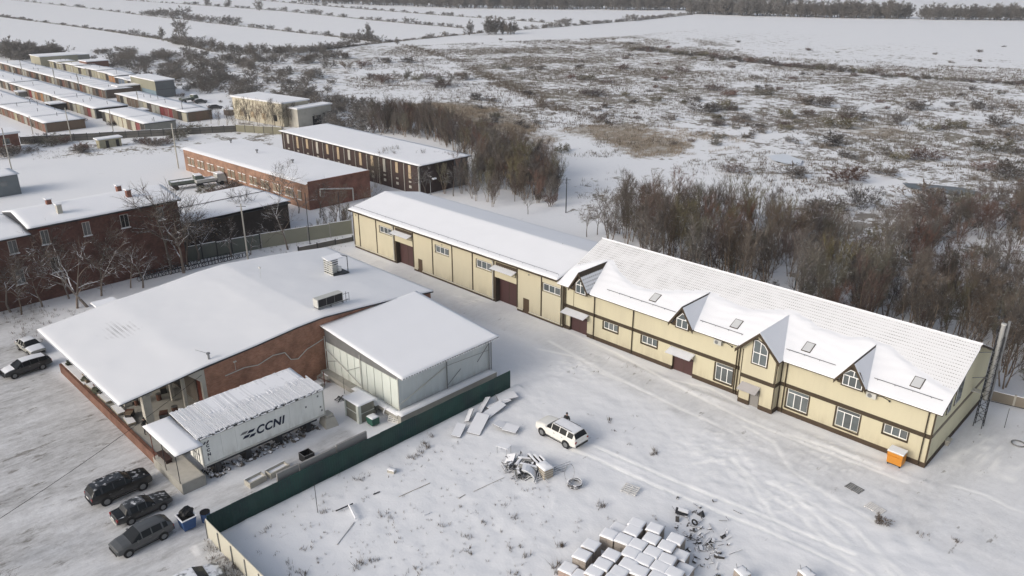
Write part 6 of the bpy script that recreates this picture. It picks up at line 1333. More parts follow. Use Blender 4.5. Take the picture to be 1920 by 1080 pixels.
# ================================================================== BACKGROUND BUILDINGS
def winY(root, x0, x1, z0, z1, y, sill=True, m=None, frame=None):
    o = MB().box(x0, y - .03, z0, x1, y - .001, z1).build('window', frame or M_white, root); mid = (x0 + x1) / 2
    for a, b_ in ((x0 + .07, mid - .03), (mid + .03, x1 - .07)): MB().box(a, y - .045, z0 + .07, b_, y - .031, z1 - .07).build('pane', m or M_glass, o)
    if sill: MB().box(x0 - .1, y - .16, z0 - .12, x1 + .1, y - .001, z0 - .001).build('sill', M_snowr, o)
def winX(root, y0, y1, z0, z1, x, sill=True, m=None, frame=None):
    o = MB().box(x + .001, y0, z0, x + .03, y1, z1).build('window', frame or M_white, root); mid = (y0 + y1) / 2
    for a, b_ in ((y0 + .07, mid - .03), (mid + .03, y1 - .07)): MB().box(x + .031, a, z0 + .07, x + .045, b_, z1 - .07).build('pane', m or M_glass, o)
    if sill: MB().box(x + .001, y0 - .1, z0 - .12, x + .16, y1 + .1, z0 - .001).build('sill', M_snowr, o)
# dark brick block, two storeys
t = thing('dark_brick_building', 'dark red two-storey brick block behind the snowy trees', 'building', (-115, 34, 0)); XB = -110.4
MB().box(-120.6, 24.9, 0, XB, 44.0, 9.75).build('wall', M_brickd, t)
MB().prism([(-121.0, 24.6, 9.76), (-121.0, 24.6, 9.9), (-116.2, 24.6, 10.9), (-109.9, 24.6, 9.98), (-109.9, 24.6, 9.76)], (0, 19.8, 0)).build('roof', M_steeld, t)
def bz1(x, y): return np.where(np.asarray(x) > -116.2, 9.98 + (-109.9 - np.asarray(x)) / 6.3 * .92, 10.9 - (-116.2 - np.asarray(x)) / 4.8 * 1.0) + 0 * np.asarray(y)
sheet('roof_snow', -121.0, -109.85, 24.6, 44.4, bz1, M_snow, t, .16, .5, seed=31, rag=.05)
for (y0, y1) in ((40.9, 41.8), (35.9, 37.0), (31.05, 32.0), (26.0, 26.95)):
    winX(t, y0, y1, 7.45, 9.3, XB, m=M_glassd if y0 == 35.9 else None, frame=mat('old frame', (.45, .43, .40), .7, .1, 3) if 'old frame' not in MATS else MATS['old frame']); MB().box(XB + .001, y0 - .15, 9.3, XB + .05, y1 + .15, 9.55).build('lintel', M_rust, t)
winX(t, 26.4, 27.6, 3.5, 5.5, XB, m=M_glassd, frame=MATS['old frame'])
for k, (px, py) in enumerate(((92, 384), (111, 394), (223, 358), (241, 366))):
    x, y, z = G(px, py, 10.9); c = MB().box(x - .35, y - .3, 10.2, x + .35, y + .3, 11.7).build('chimney', M_bricke if k != 1 else M_concl, t); MB().box(x - .5, y - .42, 11.7, x + .5, y + .42, 11.85).build('cap', M_snowr, c)
t = thing('brick_annex', 'lower dark brick wing with a white hipped roof at the picture edge', 'building', (-115, 17, 0))
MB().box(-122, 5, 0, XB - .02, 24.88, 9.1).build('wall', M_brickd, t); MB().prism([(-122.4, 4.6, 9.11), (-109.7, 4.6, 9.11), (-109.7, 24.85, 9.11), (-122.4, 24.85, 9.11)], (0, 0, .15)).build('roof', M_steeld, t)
sheet('roof_snow', -122.4, -109.7, 4.6, 24.8, lambda x, y: 9.26 + .16 * np.minimum(np.minimum(x + 122.4, -109.7 - x), np.minimum(24.8 - y + 3, y - 4.6 + 5)), M_snow, t, .14, .6, seed=33)
winX(t, 22.2, 23.2, 7.1, 8.8, XB - .02, frame=MATS['old frame']); winX(t, 18.6, 19.6, 7.1, 8.8, XB - .02, frame=MATS['old frame']); winX(t, 22.2, 23.2, 3.0, 4.9, XB - .02, frame=MATS['old frame'])
# dark workshop between
t = thing('dark_workshop', 'low dark workshop with a snowy lean-to roof behind the pruned trees', 'building', (-124, 57, 0))
MB().box(-129, 46.3, 0, -115.2, 64.0, 4.4).build('wall', mat('soot black boards', (.035, .027, .024), .9, .3, 1.5), t)
MB().prism([(-130.5, 45.9, 4.41), (-114.6, 45.9, 4.41), (-114.6, 64.3, 4.41), (-130.5, 64.3, 4.41)], (0, 0, .12)).build('roof', M_steeld, t)
sheet('roof_snow', -130.5, -114.6, 45.9, 64.3, lambda x, y: 4.53 + 0.05 * np.minimum(x + 130.5, 8.0), M_snow, t, .12, .6, seed=35, rag=.08)
MB().tube((-122.5, 45.9, 5.15), (-122.5, 64.2, 5.15), .06, n=4).build('ridge_line', M_steeld, t)
# faded orange brick block
t = thing('orange_brick_building', 'long faded orange brick block with three roof vents', 'building', (-145, 78, 0))
OB = [(-168.5, 70.2), (-122.3, 72.2), (-121.9, 85.4), (-168.1, 84.0)]; ZO = 4.75
b = MB(); b.prism([(OB[0][0], OB[0][1], 0), (OB[1][0], OB[1][1], 0), (OB[1][0], OB[1][1] + .3, 0), (OB[0][0], OB[0][1] + .3, 0)], (0, 0, ZO)); b.build('front_wall', M_bricko, t)
MB().prism([(OB[1][0] - .25, OB[1][1] + .301, 0), (OB[1][0], OB[1][1], 0), (OB[2][0], OB[2][1], 0), (OB[2][0] - .3, OB[2][1], 0)], (0, 0, ZO + .45)).build('end_wall', M_bricke, t)  # side turned from the sun: its shade is put into the brick colour
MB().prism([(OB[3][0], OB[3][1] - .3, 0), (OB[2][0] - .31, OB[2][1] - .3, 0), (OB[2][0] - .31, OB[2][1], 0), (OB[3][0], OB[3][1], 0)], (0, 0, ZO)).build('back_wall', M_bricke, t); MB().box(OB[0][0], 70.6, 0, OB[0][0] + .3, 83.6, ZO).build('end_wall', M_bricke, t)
def oy(x): return 70.2 + (x + 168.5) / 46.2 * 2.0
nx, ny = 80, 24; X, Y = np.meshgrid(np.linspace(-168.9, -122.35, nx), np.linspace(-.35, 13.6, ny), indexing='ij'); YY = Y + oy(X); Z = ZO + .30 + .10 * np.sin(np.clip(Y / 13.4, 0, 1) * 3.14) + .05 * fbm(X * .4, Y * .4, 3); Z[:, 0] = ZO; Z[0, :] = ZO; 
ix = np.arange(nx * ny).reshape(nx, ny); me = npmesh('roof_snow', np.stack([X + 145, YY - 78, Z], -1).reshape(-1, 3), np.stack([ix[:-1, :-1], ix[1:, :-1], ix[1:, 1:], ix[:-1, 1:]], -1).reshape(-1, 4), M_snow, True); o = bpy.data.objects.new('roof_snow', me); COL.objects.link(o); o.parent = t
for k in range(11):
    x = -166.8 + k * 4.12
    for dx in (0, 1.55):
        if x + dx + 1.1 > -123: continue
        yw_ = oy(x + dx) + .0
        winY(t, x + dx, x + dx + 1.15, 1.6, 3.1, yw_ - .03, m=mat('dusty pane', (.20, .17, .13), .5, .3, 2) if 'dusty pane' not in MATS else MATS['dusty pane'], frame=M_woodr); MB().box(x + dx - .05, yw_ - .08, 3.12, x + dx + 1.2, yw_ - .03, 3.22).build('lintel', M_snowr, t)
for (px, py) in ((433, 268), (482, 287), (549, 306)):
    x, y, z = G(px, py, ZO + .4); c = MB().tube((x, y, ZO + .1), (x, y, ZO + .9), .14, n=8).build('roof_vent', M_steel, t); MB().tube((x, y, ZO + .9), (x, y, ZO + 1.15), .28, .34, 8).build('cap', M_steel, c)
MB().path([(-121.6, 74.2, 2.4), (-121.5, 74.2, 3.7), (-121.3, 81.0, 2.6), (-121.3, 81.0, .2)], .13, 6).build('heating_pipe', mat('lagged pipe', (.42, .40, .37), .8, .15, 3, snow=.5), t)
# long dark shed
t = thing('dark_long_shed', 'long dark red-brown shed with pale posts and flat white roof', 'shed', (-140, 98, 0)); ZD = 5.75
MB().box(-166.1, 92.6, 0, -115.9, 105.1, ZD).build('wall', M_darkwood, t); x = -165.0; k = 0
while x < -116.5:
    MB().box(x - .06, 92.45, 0, x + .06, 92.59, ZD).build('post', M_concl, t)
    MB().box(x + 1.35, 92.5, 3.4 - .5 * (k % 2), x + 2.15, 92.59, ZD - .25).build('light_panel', M_woodr if k % 3 else M_concl, t)
    MB().box(x + 1.4, 92.5, 1.0, x + 2.1, 92.59, 1.5).build('light_panel', M_concl, t); MB().box(x + 1.4, 92.5, 2.1, x + 2.1, 92.59, 2.4).build('light_panel', M_concl, t); x += 4.05; k += 1
MB().box(-115.9, 101.5, 0, -115.8, 105.1, ZD).build('end_sheet', M_steel, t); MB().box(-116.0, 92.4, 0, -115.8, 92.7, ZD).build('post', M_steell, t)
MB().prism([(-166.6, 92.2, ZD + .01), (-115.3, 92.2, ZD + .01), (-115.0, 105.5, ZD + .01), (-166.6, 105.5, ZD + .01)], (0, 0, .16)).build('roof', M_steeld, t)
sheet('roof_snow', -166.6, -115.2, 92.15, 105.5, lambda x, y: ZD + .17 + 0 * x, M_snow, t, .14, .8, seed=37)
# cream block in the trees
t = thing('pale_plaster_building', 'pale plastered building with a snowy roof rising behind bare trees', 'building', (-188, 108, 0)); MP = mat('pale plaster', (.52, .475, .37), .9, .1, .8); q = [G(436, 236)[:2], G(533, 236)[:2]]
c0 = G(533, 238); c1 = G(440, 222); H_ = 6.3
A_ = Vector((c1[0], c1[1], 0)); B_ = Vector((c0[0], c0[1], 0)); u = (B_ - A_).normalized(); v = Vector((-u.y, u.x, 0)); C_ = B_ + v * 9; D_ = A_ + v * 9
b = MB(); b.prism([tuple(A_), tuple(B_), tuple(C_), tuple(D_)], (0, 0, H_)); b.build('wall', MP, t)
zz = lambda p, z: (p.x, p.y, z)
MB().prism([zz(A_ - u * .4 - v * .4, H_ + .01), zz(B_ + u * .4 - v * .4, H_ + .01), zz(C_ + u * .4 + v * .4, H_ + .01), zz(D_ - u * .4 + v * .4, H_ + .01)], (0, 0, .4)).build('roof_snow', M_snow, t)
for k in range(4): p = A_ + u * (3 + k * 5.2) - v * .03; w_ = MB().prism([zz(p, 1.2), zz(p + u * 1.6, 1.2), zz(p + u * 1.6, 2.9), zz(p, 2.9)], tuple(-v * .04)).build('window', M_glassd if k == 3 else M_woodr, t)
t2 = thing('grey_outbuilding', 'grey outbuilding with a dark gateway beside the pale plastered one', 'building', tuple(C_)); E0 = B_ + v * 1.5 + u * .5; E1 = E0 + u * 2 + v * 12; 
b = MB(); b.prism([tuple(E0), tuple(E0 + u * 4), tuple(E0 + u * 4 + v * 12), tuple(E0 + v * 12)], (0, 0, 5.0)); b.build('wall', M_concl, t2)
MB().prism([zz(E0 - v * .3, 5.01), zz(E0 + u * 4.3 - v * .3, 5.01), zz(E0 + u * 4.3 + v * 12.3, 5.01), zz(E0 + v * 12.3, 5.01)], (0, 0, .35)).build('roof_snow', M_snow, t2)
MB().prism([zz(E0 + u * 4.02 + v * 5, .0), zz(E0 + u * 4.02 + v * 8, 0), zz(E0 + u * 4.02 + v * 8, 2.6), zz(E0 + u * 4.02 + v * 5, 2.6)], tuple(u * .05)).build('gateway', M_black, t2)
# tall grey box near the garages
t = thing('tall_grey_shed', 'tall olive and grey box of a shed above the garage rows', 'building', (-284, 118, 0)); Mo = mat('olive block wall', (.25, .245, .19), .9, .12, .3); Mgy = mat('grey end sheet', (.13, .14, .145), .7, .1, .3)
e0 = G(295, 184); hE = 5.6
X0, Y0 = e0[0], e0[1]
MB().box(X0 - 21, Y0, 0, X0, Y0 + 6.6, hE).build('wall', Mo, t); MB().box(X0 + .001, Y0, 0, X0 + .1, Y0 + 6.6, hE).build('end_wall', Mgy, t); MB().box(X0 - 12, Y0 - .06, 0, X0, Y0 - .001, 2.4).build('blue_panel', mat('faded blue', (.16, .22, .26), .8, .15, 1), t)
MB().box(X0 - 21.3, Y0 - .3, hE + .01, X0 + .3, Y0 + 6.9, hE + .35).build('roof_snow', M_snow, t); MB().box(X0 + .101, Y0, 2.7, X0 + .13, Y0 + 6.6, 2.8).build('seam', M_steeld, t)

# ---------------------------------------------------------------- garage rows
plant_later = []
MG = [mat('garage ' + n, c, .8, .2, 1.5, rnd=.1) for n, c in (('brick', (.17, .085, .06)), ('dull brown', (.13, .095, .07)), ('grey block', (.27, .265, .235)), ('pale yellow', (.31, .29, .21)), ('dark', (.04, .035, .032)), ('red', (.17, .040, .04)), ('cream', (.38, .36, .29)), ('blue', (.13, .17, .23)), ('dirty orange', (.33, .17, .08)))]
rg = random.Random(77)
def row(name, label, x0, x1, y0, d, zh, cols, endm=2, w=3.1, th=.28, roofjit=.25):
    t = thing(name, label, 'garage row', ((x0 + x1) / 2, y0, 0)); x = x1; k = 0
    MB().box(x0, y0 + .3, 0, x1, y0 + d, zh - .15).build('back_wall', MG[endm], t)
    while x > x0 + 1:
        xa = max(x - w, x0); c = MG[cols[k % len(cols)] if not callable(cols) else cols(k)]
        MB().box(xa + .08, y0, 0, x - .08, y0 + .29, zh - .15).build('door', c, t); MB().box(x - .08, y0 - .1, 0, x + .08, y0 + .29, zh - .1).build('pier', MG[[2, 6, 0][k % 3]], t)
        x = xa; k += 1
    x = x1
    while x > x0 + 1:
        n = rg.choice((2, 3, 4, 5)); xa = max(x - w * n, x0); z = zh + rg.uniform(-roofjit, roofjit) * .5
        MB().box(xa, y0 - .35, z - .15, x, y0 + d + .2, z).build('roof', M_steeld, t); sheet('roof_snow', xa, x + .02, y0 - .4, y0 + d + .25, lambda X, Y: z + 0 * X, M_snow, t, .2, 1.5, seed=rg.randrange(99), hump=.15)
        x = xa
    for _ in range(int((x1 - x0) / 9)):
        px_ = rg.uniform(x0, x1); py_ = y0 + rg.uniform(1.5, d - 1); MB().tube((px_, py_, zh), (px_, py_, zh + rg.uniform(.8, 1.4)), .07, n=5).build('vent_pipe', M_steeld, t)
    return t
row('garage_row', 'nearest brown-doored garage row, above the slab fence', -330, -237.3, 63.0, 10, 2.6, [0, 1, 0, 1, 0, 2, 0, 1, 3, 0], endm=1)
row('garage_row', 'long garage row with yellow, red and grey doors behind the nearest row', -400, -250.5, 80.3, 9.5, 2.9, [6, 5, 1, 2, 3, 2, 4, 1, 0, 4, 2, 1, 4, 2, 2, 8, 1, 8], endm=4)
row('garage_row', 'short garage row with cream and red doors behind the slab fence', -246.5, -215.0, 80.5, 8.3, 2.9, [4, 5, 6, 1, 6, 6, 6, 1, 6, 4], endm=2)
row('garage_row', 'long brown garage row beyond the yellow and red one', -420, -290, 97.5, 9.0, 2.9, [1, 0, 4, 1, 2, 6, 1, 0, 4, 1, 2, 4], endm=1)
row('garage_row', 'garage row with dark red doors below the tall grey shed', -279, -226, 96.8, 7.5, 2.8, [6, 4, 1, 5, 5, 5, 2, 2, 4, 6, 2, 1, 1, 1], endm=1)
row('garage_row', 'farthest pale garage row near the thorn thicket', -420, -335, 116, 8, 3.0, [3, 4, 3, 3, 6, 3, 3, 4, 2, 3], endm=3, roofjit=.9)
row('garage_row', 'small pink and blue garages beside the tall grey shed', -331, -306, 113.5, 8, 3.1, [2, 4, 3, 7, 7, 4, 8, 8], endm=7, roofjit=.9)
def hut(name, label, px, py, w, d, h, m, z0=0, door=False, mr=None):
    x, y, _ = G(px, py); t = thing(name, label, 'hut', (x, y, 0)); MB().box(x, y, 0, x + w, y + d, h).build('wall', m, t); MB().box(x - .3, y - .3, h + .01, x + w + .3, y + d + .3, h + .3).build('roof_snow', mr or M_snow, t)
    if door: MB().box(x + w + .001, y + d * .2, 0, x + w + .04, y + d * .45, h * .8).build('doorway', M_black, t); MB().box(x + w + .001, y + d * .65, 0, x + w + .04, y + d * .88, h * .8).build('doorway', M_black, t)
    return t
hut('brick_hut', 'flat brown brick hut between garage roads with white roof', 214, 178, 5, 9, 3.2, MG[1]); hut('dark_kiosk', 'little dark red kiosk on the snowy garage road', 88, 205, 5, 8, 2.0, MG[4]); hut('small_shelter', 'brick hut standing on the rise at the thicket edge', 152, 132, 9, 9, 4.2, MG[0]); hut('pale_hut', 'pale hut at the far end of the garages', 60, 122, 14, 16, 4.5, MG[3])
hut('grey_hut', 'grey hut behind the pale one at the far garages', 98, 118, 16, 12, 4.2, MG[2])
c = G(188, 279); t = thing('twin_privy', 'small pale privy with two black doorways before the slab fence', 'privy', (c[0], c[1], 0)); MB().box(c[0] - 2.2, c[1], 0, c[0], c[1] + 5.2, 2.1).build('wall', MG[3], t)
for a in (1.5, 3.9): MB().box(c[0] + .001, c[1] + a, 0, c[0] + .03, c[1] + a + .75, 1.75).build('doorway', M_black, t)
MB().box(c[0] - 2.5, c[1] - .4, 2.11, c[0] + .3, c[1] + 5.6, 2.4).build('roof_snow', M_snow, t)
c = G(41, 282); t = thing('brick_gatehouse', 'small red brick hut with one window at the picture edge', 'hut', (c[0], c[1], 0)); MB().box(c[0] - 7, c[1] - 9, 0, c[0], c[1], 4.2).build('wall', M_brickd if False else M_bricke, t); MB().box(c[0] - 7.4, c[1] - 9.4, 4.21, c[0] + .4, c[1] + .4, 4.7).build('roof_snow', M_snow, t); winX(t, c[1] - 3.6, c[1] - 2.0, 1.9, 3.3, c[0], frame=M_woodr)
c = G(41, 363); t = thing('grey_tin_garage', 'grey metal garage with a snowy roof at the picture edge', 'garage', (c[0], c[1], 0)); MB().box(c[0] - 6, c[1] - 7, 0, c[0], c[1], 3.9).build('wall', mat('blue grey sheet', (.14, .16, .17), .6, .15, 1), t); sheet('roof_snow', c[0] - 6.3, c[0] + .3, c[1] - 7.3, c[1] + .3, lambda X, Y: 3.9 + 0 * X, M_snow, t, .2, 1); MB().box(c[0] + .001, c[1] - 3.2, 1.9, c[0] + .04, c[1] - 2.0, 2.9).build('window', M_glass, t)

# ---------------------------------------------------------------- slab fences
def slabfence(name, label, a, b_, h, m, step=3.0, postm=None, th=.12, rail=False, cat='fence'):
    a = Vector((a[0], a[1], 0)); b_ = Vector((b_[0], b_[1], 0)); L = (b_ - a).length; u = (b_ - a) / L; v = Vector((-u.y, u.x, 0)) * th / 2; n = max(1, round(L / step)); t = thing(name, label, cat, tuple((a + b_) / 2))
    for k in range(n):
        p = a + u * (L * k / n + .08); q = a + u * (L * (k + 1) / n - .08); dz = .05 * math.sin(k * 2.3)
        MB().prism([tuple(p - v), tuple(q - v), tuple(q + v), tuple(p + v)], (0, 0, h + dz)).build('slab', m, t); MB().prism([(s.x, s.y, h + dz) for s in (p - v, q - v, q + v, p + v)], (0, 0, .07)).build('snow', M_snow, t)
    for k in range(n + 1): p = a + u * (L * k / n); MB().box(p.x - .09, p.y - .09, 0, p.x + .09, p.y + .09, h + .15).build('post', postm or M_steeld, t)
    if rail:
        b = MB()
        for z in (.9, h - .15): b.prism([tuple(a - v * 1.6 + Vector((0, 0, z))), tuple(b_ - v * 1.6 + Vector((0, 0, z))), tuple(b_ - v * 1.2 + Vector((0, 0, z))), tuple(a - v * 1.2 + Vector((0, 0, z)))], (0, 0, .08))
        b.build('rail', M_steeld, t)
    return t
M_slabd = mat('weathered dark slab', (.115, .11, .10), .9, .25, .6, rnd=.15); M_slabo = mat('olive slab', (.21, .20, .15), .9, .2, .6, rnd=.1)
slabfence('slab_fence', 'weathered dark slab fence between the garages and the white yard', G(40, 270), G(443, 247), 1.75, M_slabd, 3.1, rail=True)
slabfence('slab_fence', 'brown-grey slab fence below the pale plastered building', G(443, 247), G(530, 252), 1.9, M_slabo, 3.1)
slabfence('green_slab_fence', 'grey-green panel fence with dark posts under the pruned trees', G(352, 491), G(489, 466), 2.3, mat('grey green slab', (.10, .115, .10), .8, .15, .6, rnd=.08), 2.4)
slabfence('pale_slab_fence', 'olive concrete slab fence beyond the pruned trees', G(491, 465), G(660, 438), 2.3, mat('olive grey slab', (.25, .25, .20), .9, .12, .6, rnd=.06), 3.6, postm=M_concrete)
slabfence('yard_fence', 'low brown slab fence beyond the flue mast', G(1842, 746), G(1960, 776), 1.05, mat('mast fence slab', (.24, .21, .17), .9, .15, .6, rnd=.1), 3.0, postm=M_concl)
slabfence('low_curb_wall', 'low grey wall joining the warehouse corner', G(560, 473), G(662, 452), .8, M_slabd, 3, cat='wall')
b = MB(); a = G(1845, 755); c = G(1930, 775); b.tube((a[0], a[1], .35), (c[0], c[1], .35), .04, n=4); solo(b, 'low_rail', M_steeld, 'thin dark rail running before the yard fence', 'rail', a)
# ring-shaped frames stacked along the snowy bank
t = thing('ring_rack', 'row of dark hexagonal rings stacked along the bank behind the hall', 'rack', G(300, 520)); k = 0
for (p, q, n) in (((262, 528), (470, 480), 34), ((265, 521), (440, 480), 28), ((120, 545), (250, 520), 20)):
    a = Vector(G(*p)); c = Vector(G(*q)); u = (c - a).normalized()
    for i in range(n):
        ctr = a.lerp(c, (i + rs.uniform(-.2, .2)) / n); b = MB(); r = .36; z0 = .4
        for j in range(6): a0, a1 = math.pi / 3 * j, math.pi / 3 * (j + 1); b.tube(ctr + u * (r * math.cos(a0)) + Vector((0, 0, z0 + r * math.sin(a0))), ctr + u * (r * math.cos(a1)) + Vector((0, 0, z0 + r * math.sin(a1))), .05, n=4, cap=False)
        b.build('ring', M_steeld, t)
# ---------------------------------------------------------------- poles, lamps, wires
def pole(px, py, pty, label, r=.11, m=None, lamp=None, name='utility_pole', cat='pole', cross=False):
    x, y, _ = G(px, py); lo, hi = 0, 40
    for _i in range(40):
        md = (lo + hi) / 2; q = (x, y, md); dx, dy, dz = x, y, md - CAM_H; yy = -dx * _sa + dy * _ca; d = yy * math.cos(PITCH) - dz * math.sin(PITCH); uu = yy * math.sin(PITCH) + dz * math.cos(PITCH)
        if 540 - FOC * uu / d > pty: lo = md
        else: hi = md
    t = thing(name, label, cat, (x, y, 0)); MB().tube((x, y, -.1), (x, y, lo), r, r * .75, 7).build('shaft', m or M_concrete, t)
    if cross: MB().tube((x - .5, y - .5, lo - .4), (x + .5, y + .5, lo - .4), .04, n=4).build('crossarm', M_steeld, t)
    if lamp == 'ball': MB().tube((x, y, lo), (x, y + .9, lo + .15), .04, n=5).build('arm', M_steeld, t); MB().obox((x, y + 1.0, lo + .15), (.45, .8, .22)).build('lamp_head', M_snow, t)
    if lamp == 'arm': MB().path([(x, y, lo), (x + .3, y + .5, lo + .15), (x + .6, y + 1.3, lo + .1)], .05, 5).build('arm', m or M_steel, t); MB().obox((x + .6, y + 1.4, lo + .08), (.25, .6, .14)).build('lamp_head', M_steel, t)
    return (x, y, lo)
pw = [pole(335, 316, 232, 'tall pale pole rising from the white yard by the orange brick block', .15, M_concl), pole(135, 266, 202, 'leaning grey pole before the slab fence', .14, M_concl), pole(213, 249, 205, 'dark pole beside the twin privy', .13), pole(22, 318, 240, 'grey pole beside the tin garage', .14)]
pole(106, 165, 120, 'slim pole between the far garage roofs', .16); pole(45, 150, 112, 'slim pole at the far left garage roofs', .16); pole(152, 180, 135, 'slim pole by the brown garage row', .14); pole(262, 205, 170, 'slim pole before the red garage doors', .13); pole(345, 224, 187, 'grey street lamp at the end of the garage road', .12, M_steel, lamp='arm', name='street_lamp', cat='street lamp')
pole(62, 252, 218, 'dark short pole at the corner of the nearest garages', .13); pole(465, 486, 382, 'grey pole standing among the pruned trees', .13, M_concl, cross=True); pole(582, 465, 362, 'thin pole before the orange brick end wall', .07, M_steeld); pole(640, 436, 360, 'thin dark pole near the warehouse corner', .07, M_steeld)
p1 = pole(1061, 399, 333, 'lone dark pole in the snowy gap behind the warehouse', .10, M_steeld, cross=True); pole(1490, 543, 498, 'dark lamp post with a snow-capped head behind the tiled roof', .10, M_steeld, lamp='ball', name='street_lamp', cat='street lamp'); pole(808, 372, 338, 'short lamp post with a snow-capped head before the dark shed', .09, M_steel, lamp='ball', name='street_lamp', cat='street lamp')
pole(1883, 802, 766, 'thin bare stake in the snow beyond the mast', .03, M_steeld, name='stake', cat='stake')
e1 = onX(378, 703, -66.2); e2 = G(-140, 1060, 5.5); pts = []
for k in range(25): s = k / 24; pts.append((e1[0] + (e2[0] - e1[0]) * s, e1[1] + (e2[1] - e1[1]) * s, e1[2] + (e2[2] - e1[2]) * s - .5 * 4 * s * (1 - s)))
solo(MB().path(pts, .018, 4), 'overhead_cable', M_black, 'black cable stretching from the hall over the car park', 'cable', pts[0])
# vehicles parked by the orange block, and far off
def truck(px, py, label, rot, L, m):
    x, y, _ = G(px, py); t = thing('old_truck', label, 'truck', (x, y, 0), rot, local=True)
    MB().box(-L / 2, -1.1, .9, L / 2 - 1.9, 1.1, 1.15).build('bed', M_steeld, t); MB().box(-L / 2, -1.1, 1.15, L / 2 - 1.95, -1.04, 1.7).box(-L / 2, 1.04, 1.15, L / 2 - 1.95, 1.1, 1.7).box(-L / 2, -1.039, 1.15, -L / 2 + .06, 1.039, 1.7).build('side_board', m, t); MB().box(-L / 2 + .07, -1.03, 1.16, L / 2 - 2, 1.03, 1.55).build('snow', M_snow, t)
    c = MB().prism([(L / 2 - 1.8, -1.05, .7), (L / 2, -1.05, .7), (L / 2, -1.05, 1.5), (L / 2 - .35, -1.05, 2.3), (L / 2 - 1.8, -1.05, 2.3)], (0, 2.1, 0)).build('cab', m, t); MB().box(L / 2 - 1.75, -1.0, 2.31, L / 2 - .4, 1.0, 2.45).build('cab_snow', M_snow, c); MB().prism([(L / 2 - .01, -.9, 1.6), (L / 2 - .33, -.9, 2.22), (L / 2 - .30, -.9, 2.25), (L / 2 + .03, -.9, 1.6)], (0, 1.8, 0)).build('windscreen', M_glassd, c)
    for wx in (-L / 2 + 1.0, L / 2 - 1.0):
        for s in (-1, 1): MB().tube((wx, s * .8, .45), (wx, s * 1.08, .45), .45, n=12).build('wheel', M_rubber, t)
Mtr = mat('truck grey green', (.10, .12, .10), .7, .2, 2)
truck(352, 352, 'abandoned grey-green truck under snow behind the snowy tree', R(80), 6.5, Mtr); truck(395, 348, 'second snowbound truck beside the orange brick block', R(85), 6, mat('truck white', (.4, .4, .38), .7, .15, 2, snow=.4))
truck(355, 192, 'small truck parked on the snow behind the garage road', R(100), 6, Mtr)
for (px, py, lab) in ((376, 193, 'small dark car on the snow near the thicket'), (404, 204, 'dark car beside the bare hedge in the garage field'), (150, 158, 'dark car parked on the road between far garages')):
    x, y, _ = G(px, py); car('far_car', lab, 'car', x, y, R(80), paint=(.03, .035, .04), snow=.35, kind='hatch', L=4.2)

gr = random.Random(9)
for (px, py, w, d, h, m, lab) in ((22, 196, 3, 2.4, 1.4, 4, 'black box by the dark red kiosk road'), (250, 217, 4, 3, 1.8, 7, 'blue-grey lean-to at the end of the yellow and red garages'), (237, 186, 3, 2.5, 1.5, 1, 'brown lean-to beside the red doors'), (120, 196, 3.5, 2, 1.2, 4, 'dark stack on the long garage roof line'), (180, 172, 3, 3, 1.7, 0, 'small brick porch below the brown garage row'), (30, 180, 4, 2.5, 1.6, 2, 'grey lean-to on the garage road'), (333, 205, 2.5, 2, 1.3, 4, 'dark shed by the garage street lamp'), (420, 215, 3, 2.5, 1.6, 1, 'brown shed among the hedges before the pale building')):
    hut('lean_to', lab, px, py, w, d, h, MG[m])
for k in range(46):
    px, py = gr.uniform(0, 420), gr.uniform(120, 245); x, y, _ = G(px, py)
    plant_later.append((x, y, gr.uniform(.8, 2.0)))
# ================================================================== TREES, THICKETS, WEEDS
def inside(poly, n, rnd, mind=0.0):
    xs_ = [p[0] for p in poly]; ys_ = [p[1] for p in poly]; out = []; tries = 0
    while len(out) < n and tries < n * 60:
        tries += 1; x = rnd.uniform(min(xs_), max(xs_)); y = rnd.uniform(min(ys_), max(ys_))
        if not bool(inpoly(np.array([x]), np.array([y]), poly)[0]): continue
        if mind and any((x - a) ** 2 + (y - b_) ** 2 < mind * mind for a, b_ in out): continue
        out.append((x, y))
    return out
vr = random.Random(21)
# thicket behind the cream building
G1 = 'bare trees of the thicket behind the cream building'
poly = [(-73, 92), (-13.5, 86.5), (2, 92), (6, 112), (-14, 128), (-33, 128), (-52, 124), (-66, 124), (-80, 111)]
for (x, y) in inside(poly, 240, vr, 1.6):
    h = vr.uniform(6.8, 11.0) * (1 if y < 118 else .75)
    if x > -45 and y > 108 and vr.random() < .75: continue
    plant('thicket', 'bare_tree', x, y, h, 'bare grey-brown tree of the dense thicket behind the cream building', 'tree', G1, sxy=vr.uniform(.9, 1.4))
pr_ = P2([(1640, 500), (1720, 420), (1760, 400), (1930, 390), (1990, 520), (1960, 640), (1880, 640), (1760, 600)])
for (x, y) in inside(pr_, 60, vr, 1.5):
    if y < 85: continue
    plant('thicket', 'russet_tree', x, y, vr.uniform(4.5, 7.5), 'russet bare tree of the thicket end beyond the flue mast', 'tree', 'russet trees at the thicket end', which=vr.choice((1, 4, 1)), sxy=1.2)
G2 = 'shrubs between the thicket trees'
for (x, y) in inside(poly, 130, vr, 1.8): 
    if x > -40 and y > 110 and vr.random() < .6: continue
    plant('willow', 'thicket_shrub', x, y, vr.uniform(2.5, 4.6), 'many-stemmed bare shrub of the thicket behind the cream building', 'shrub', G2)
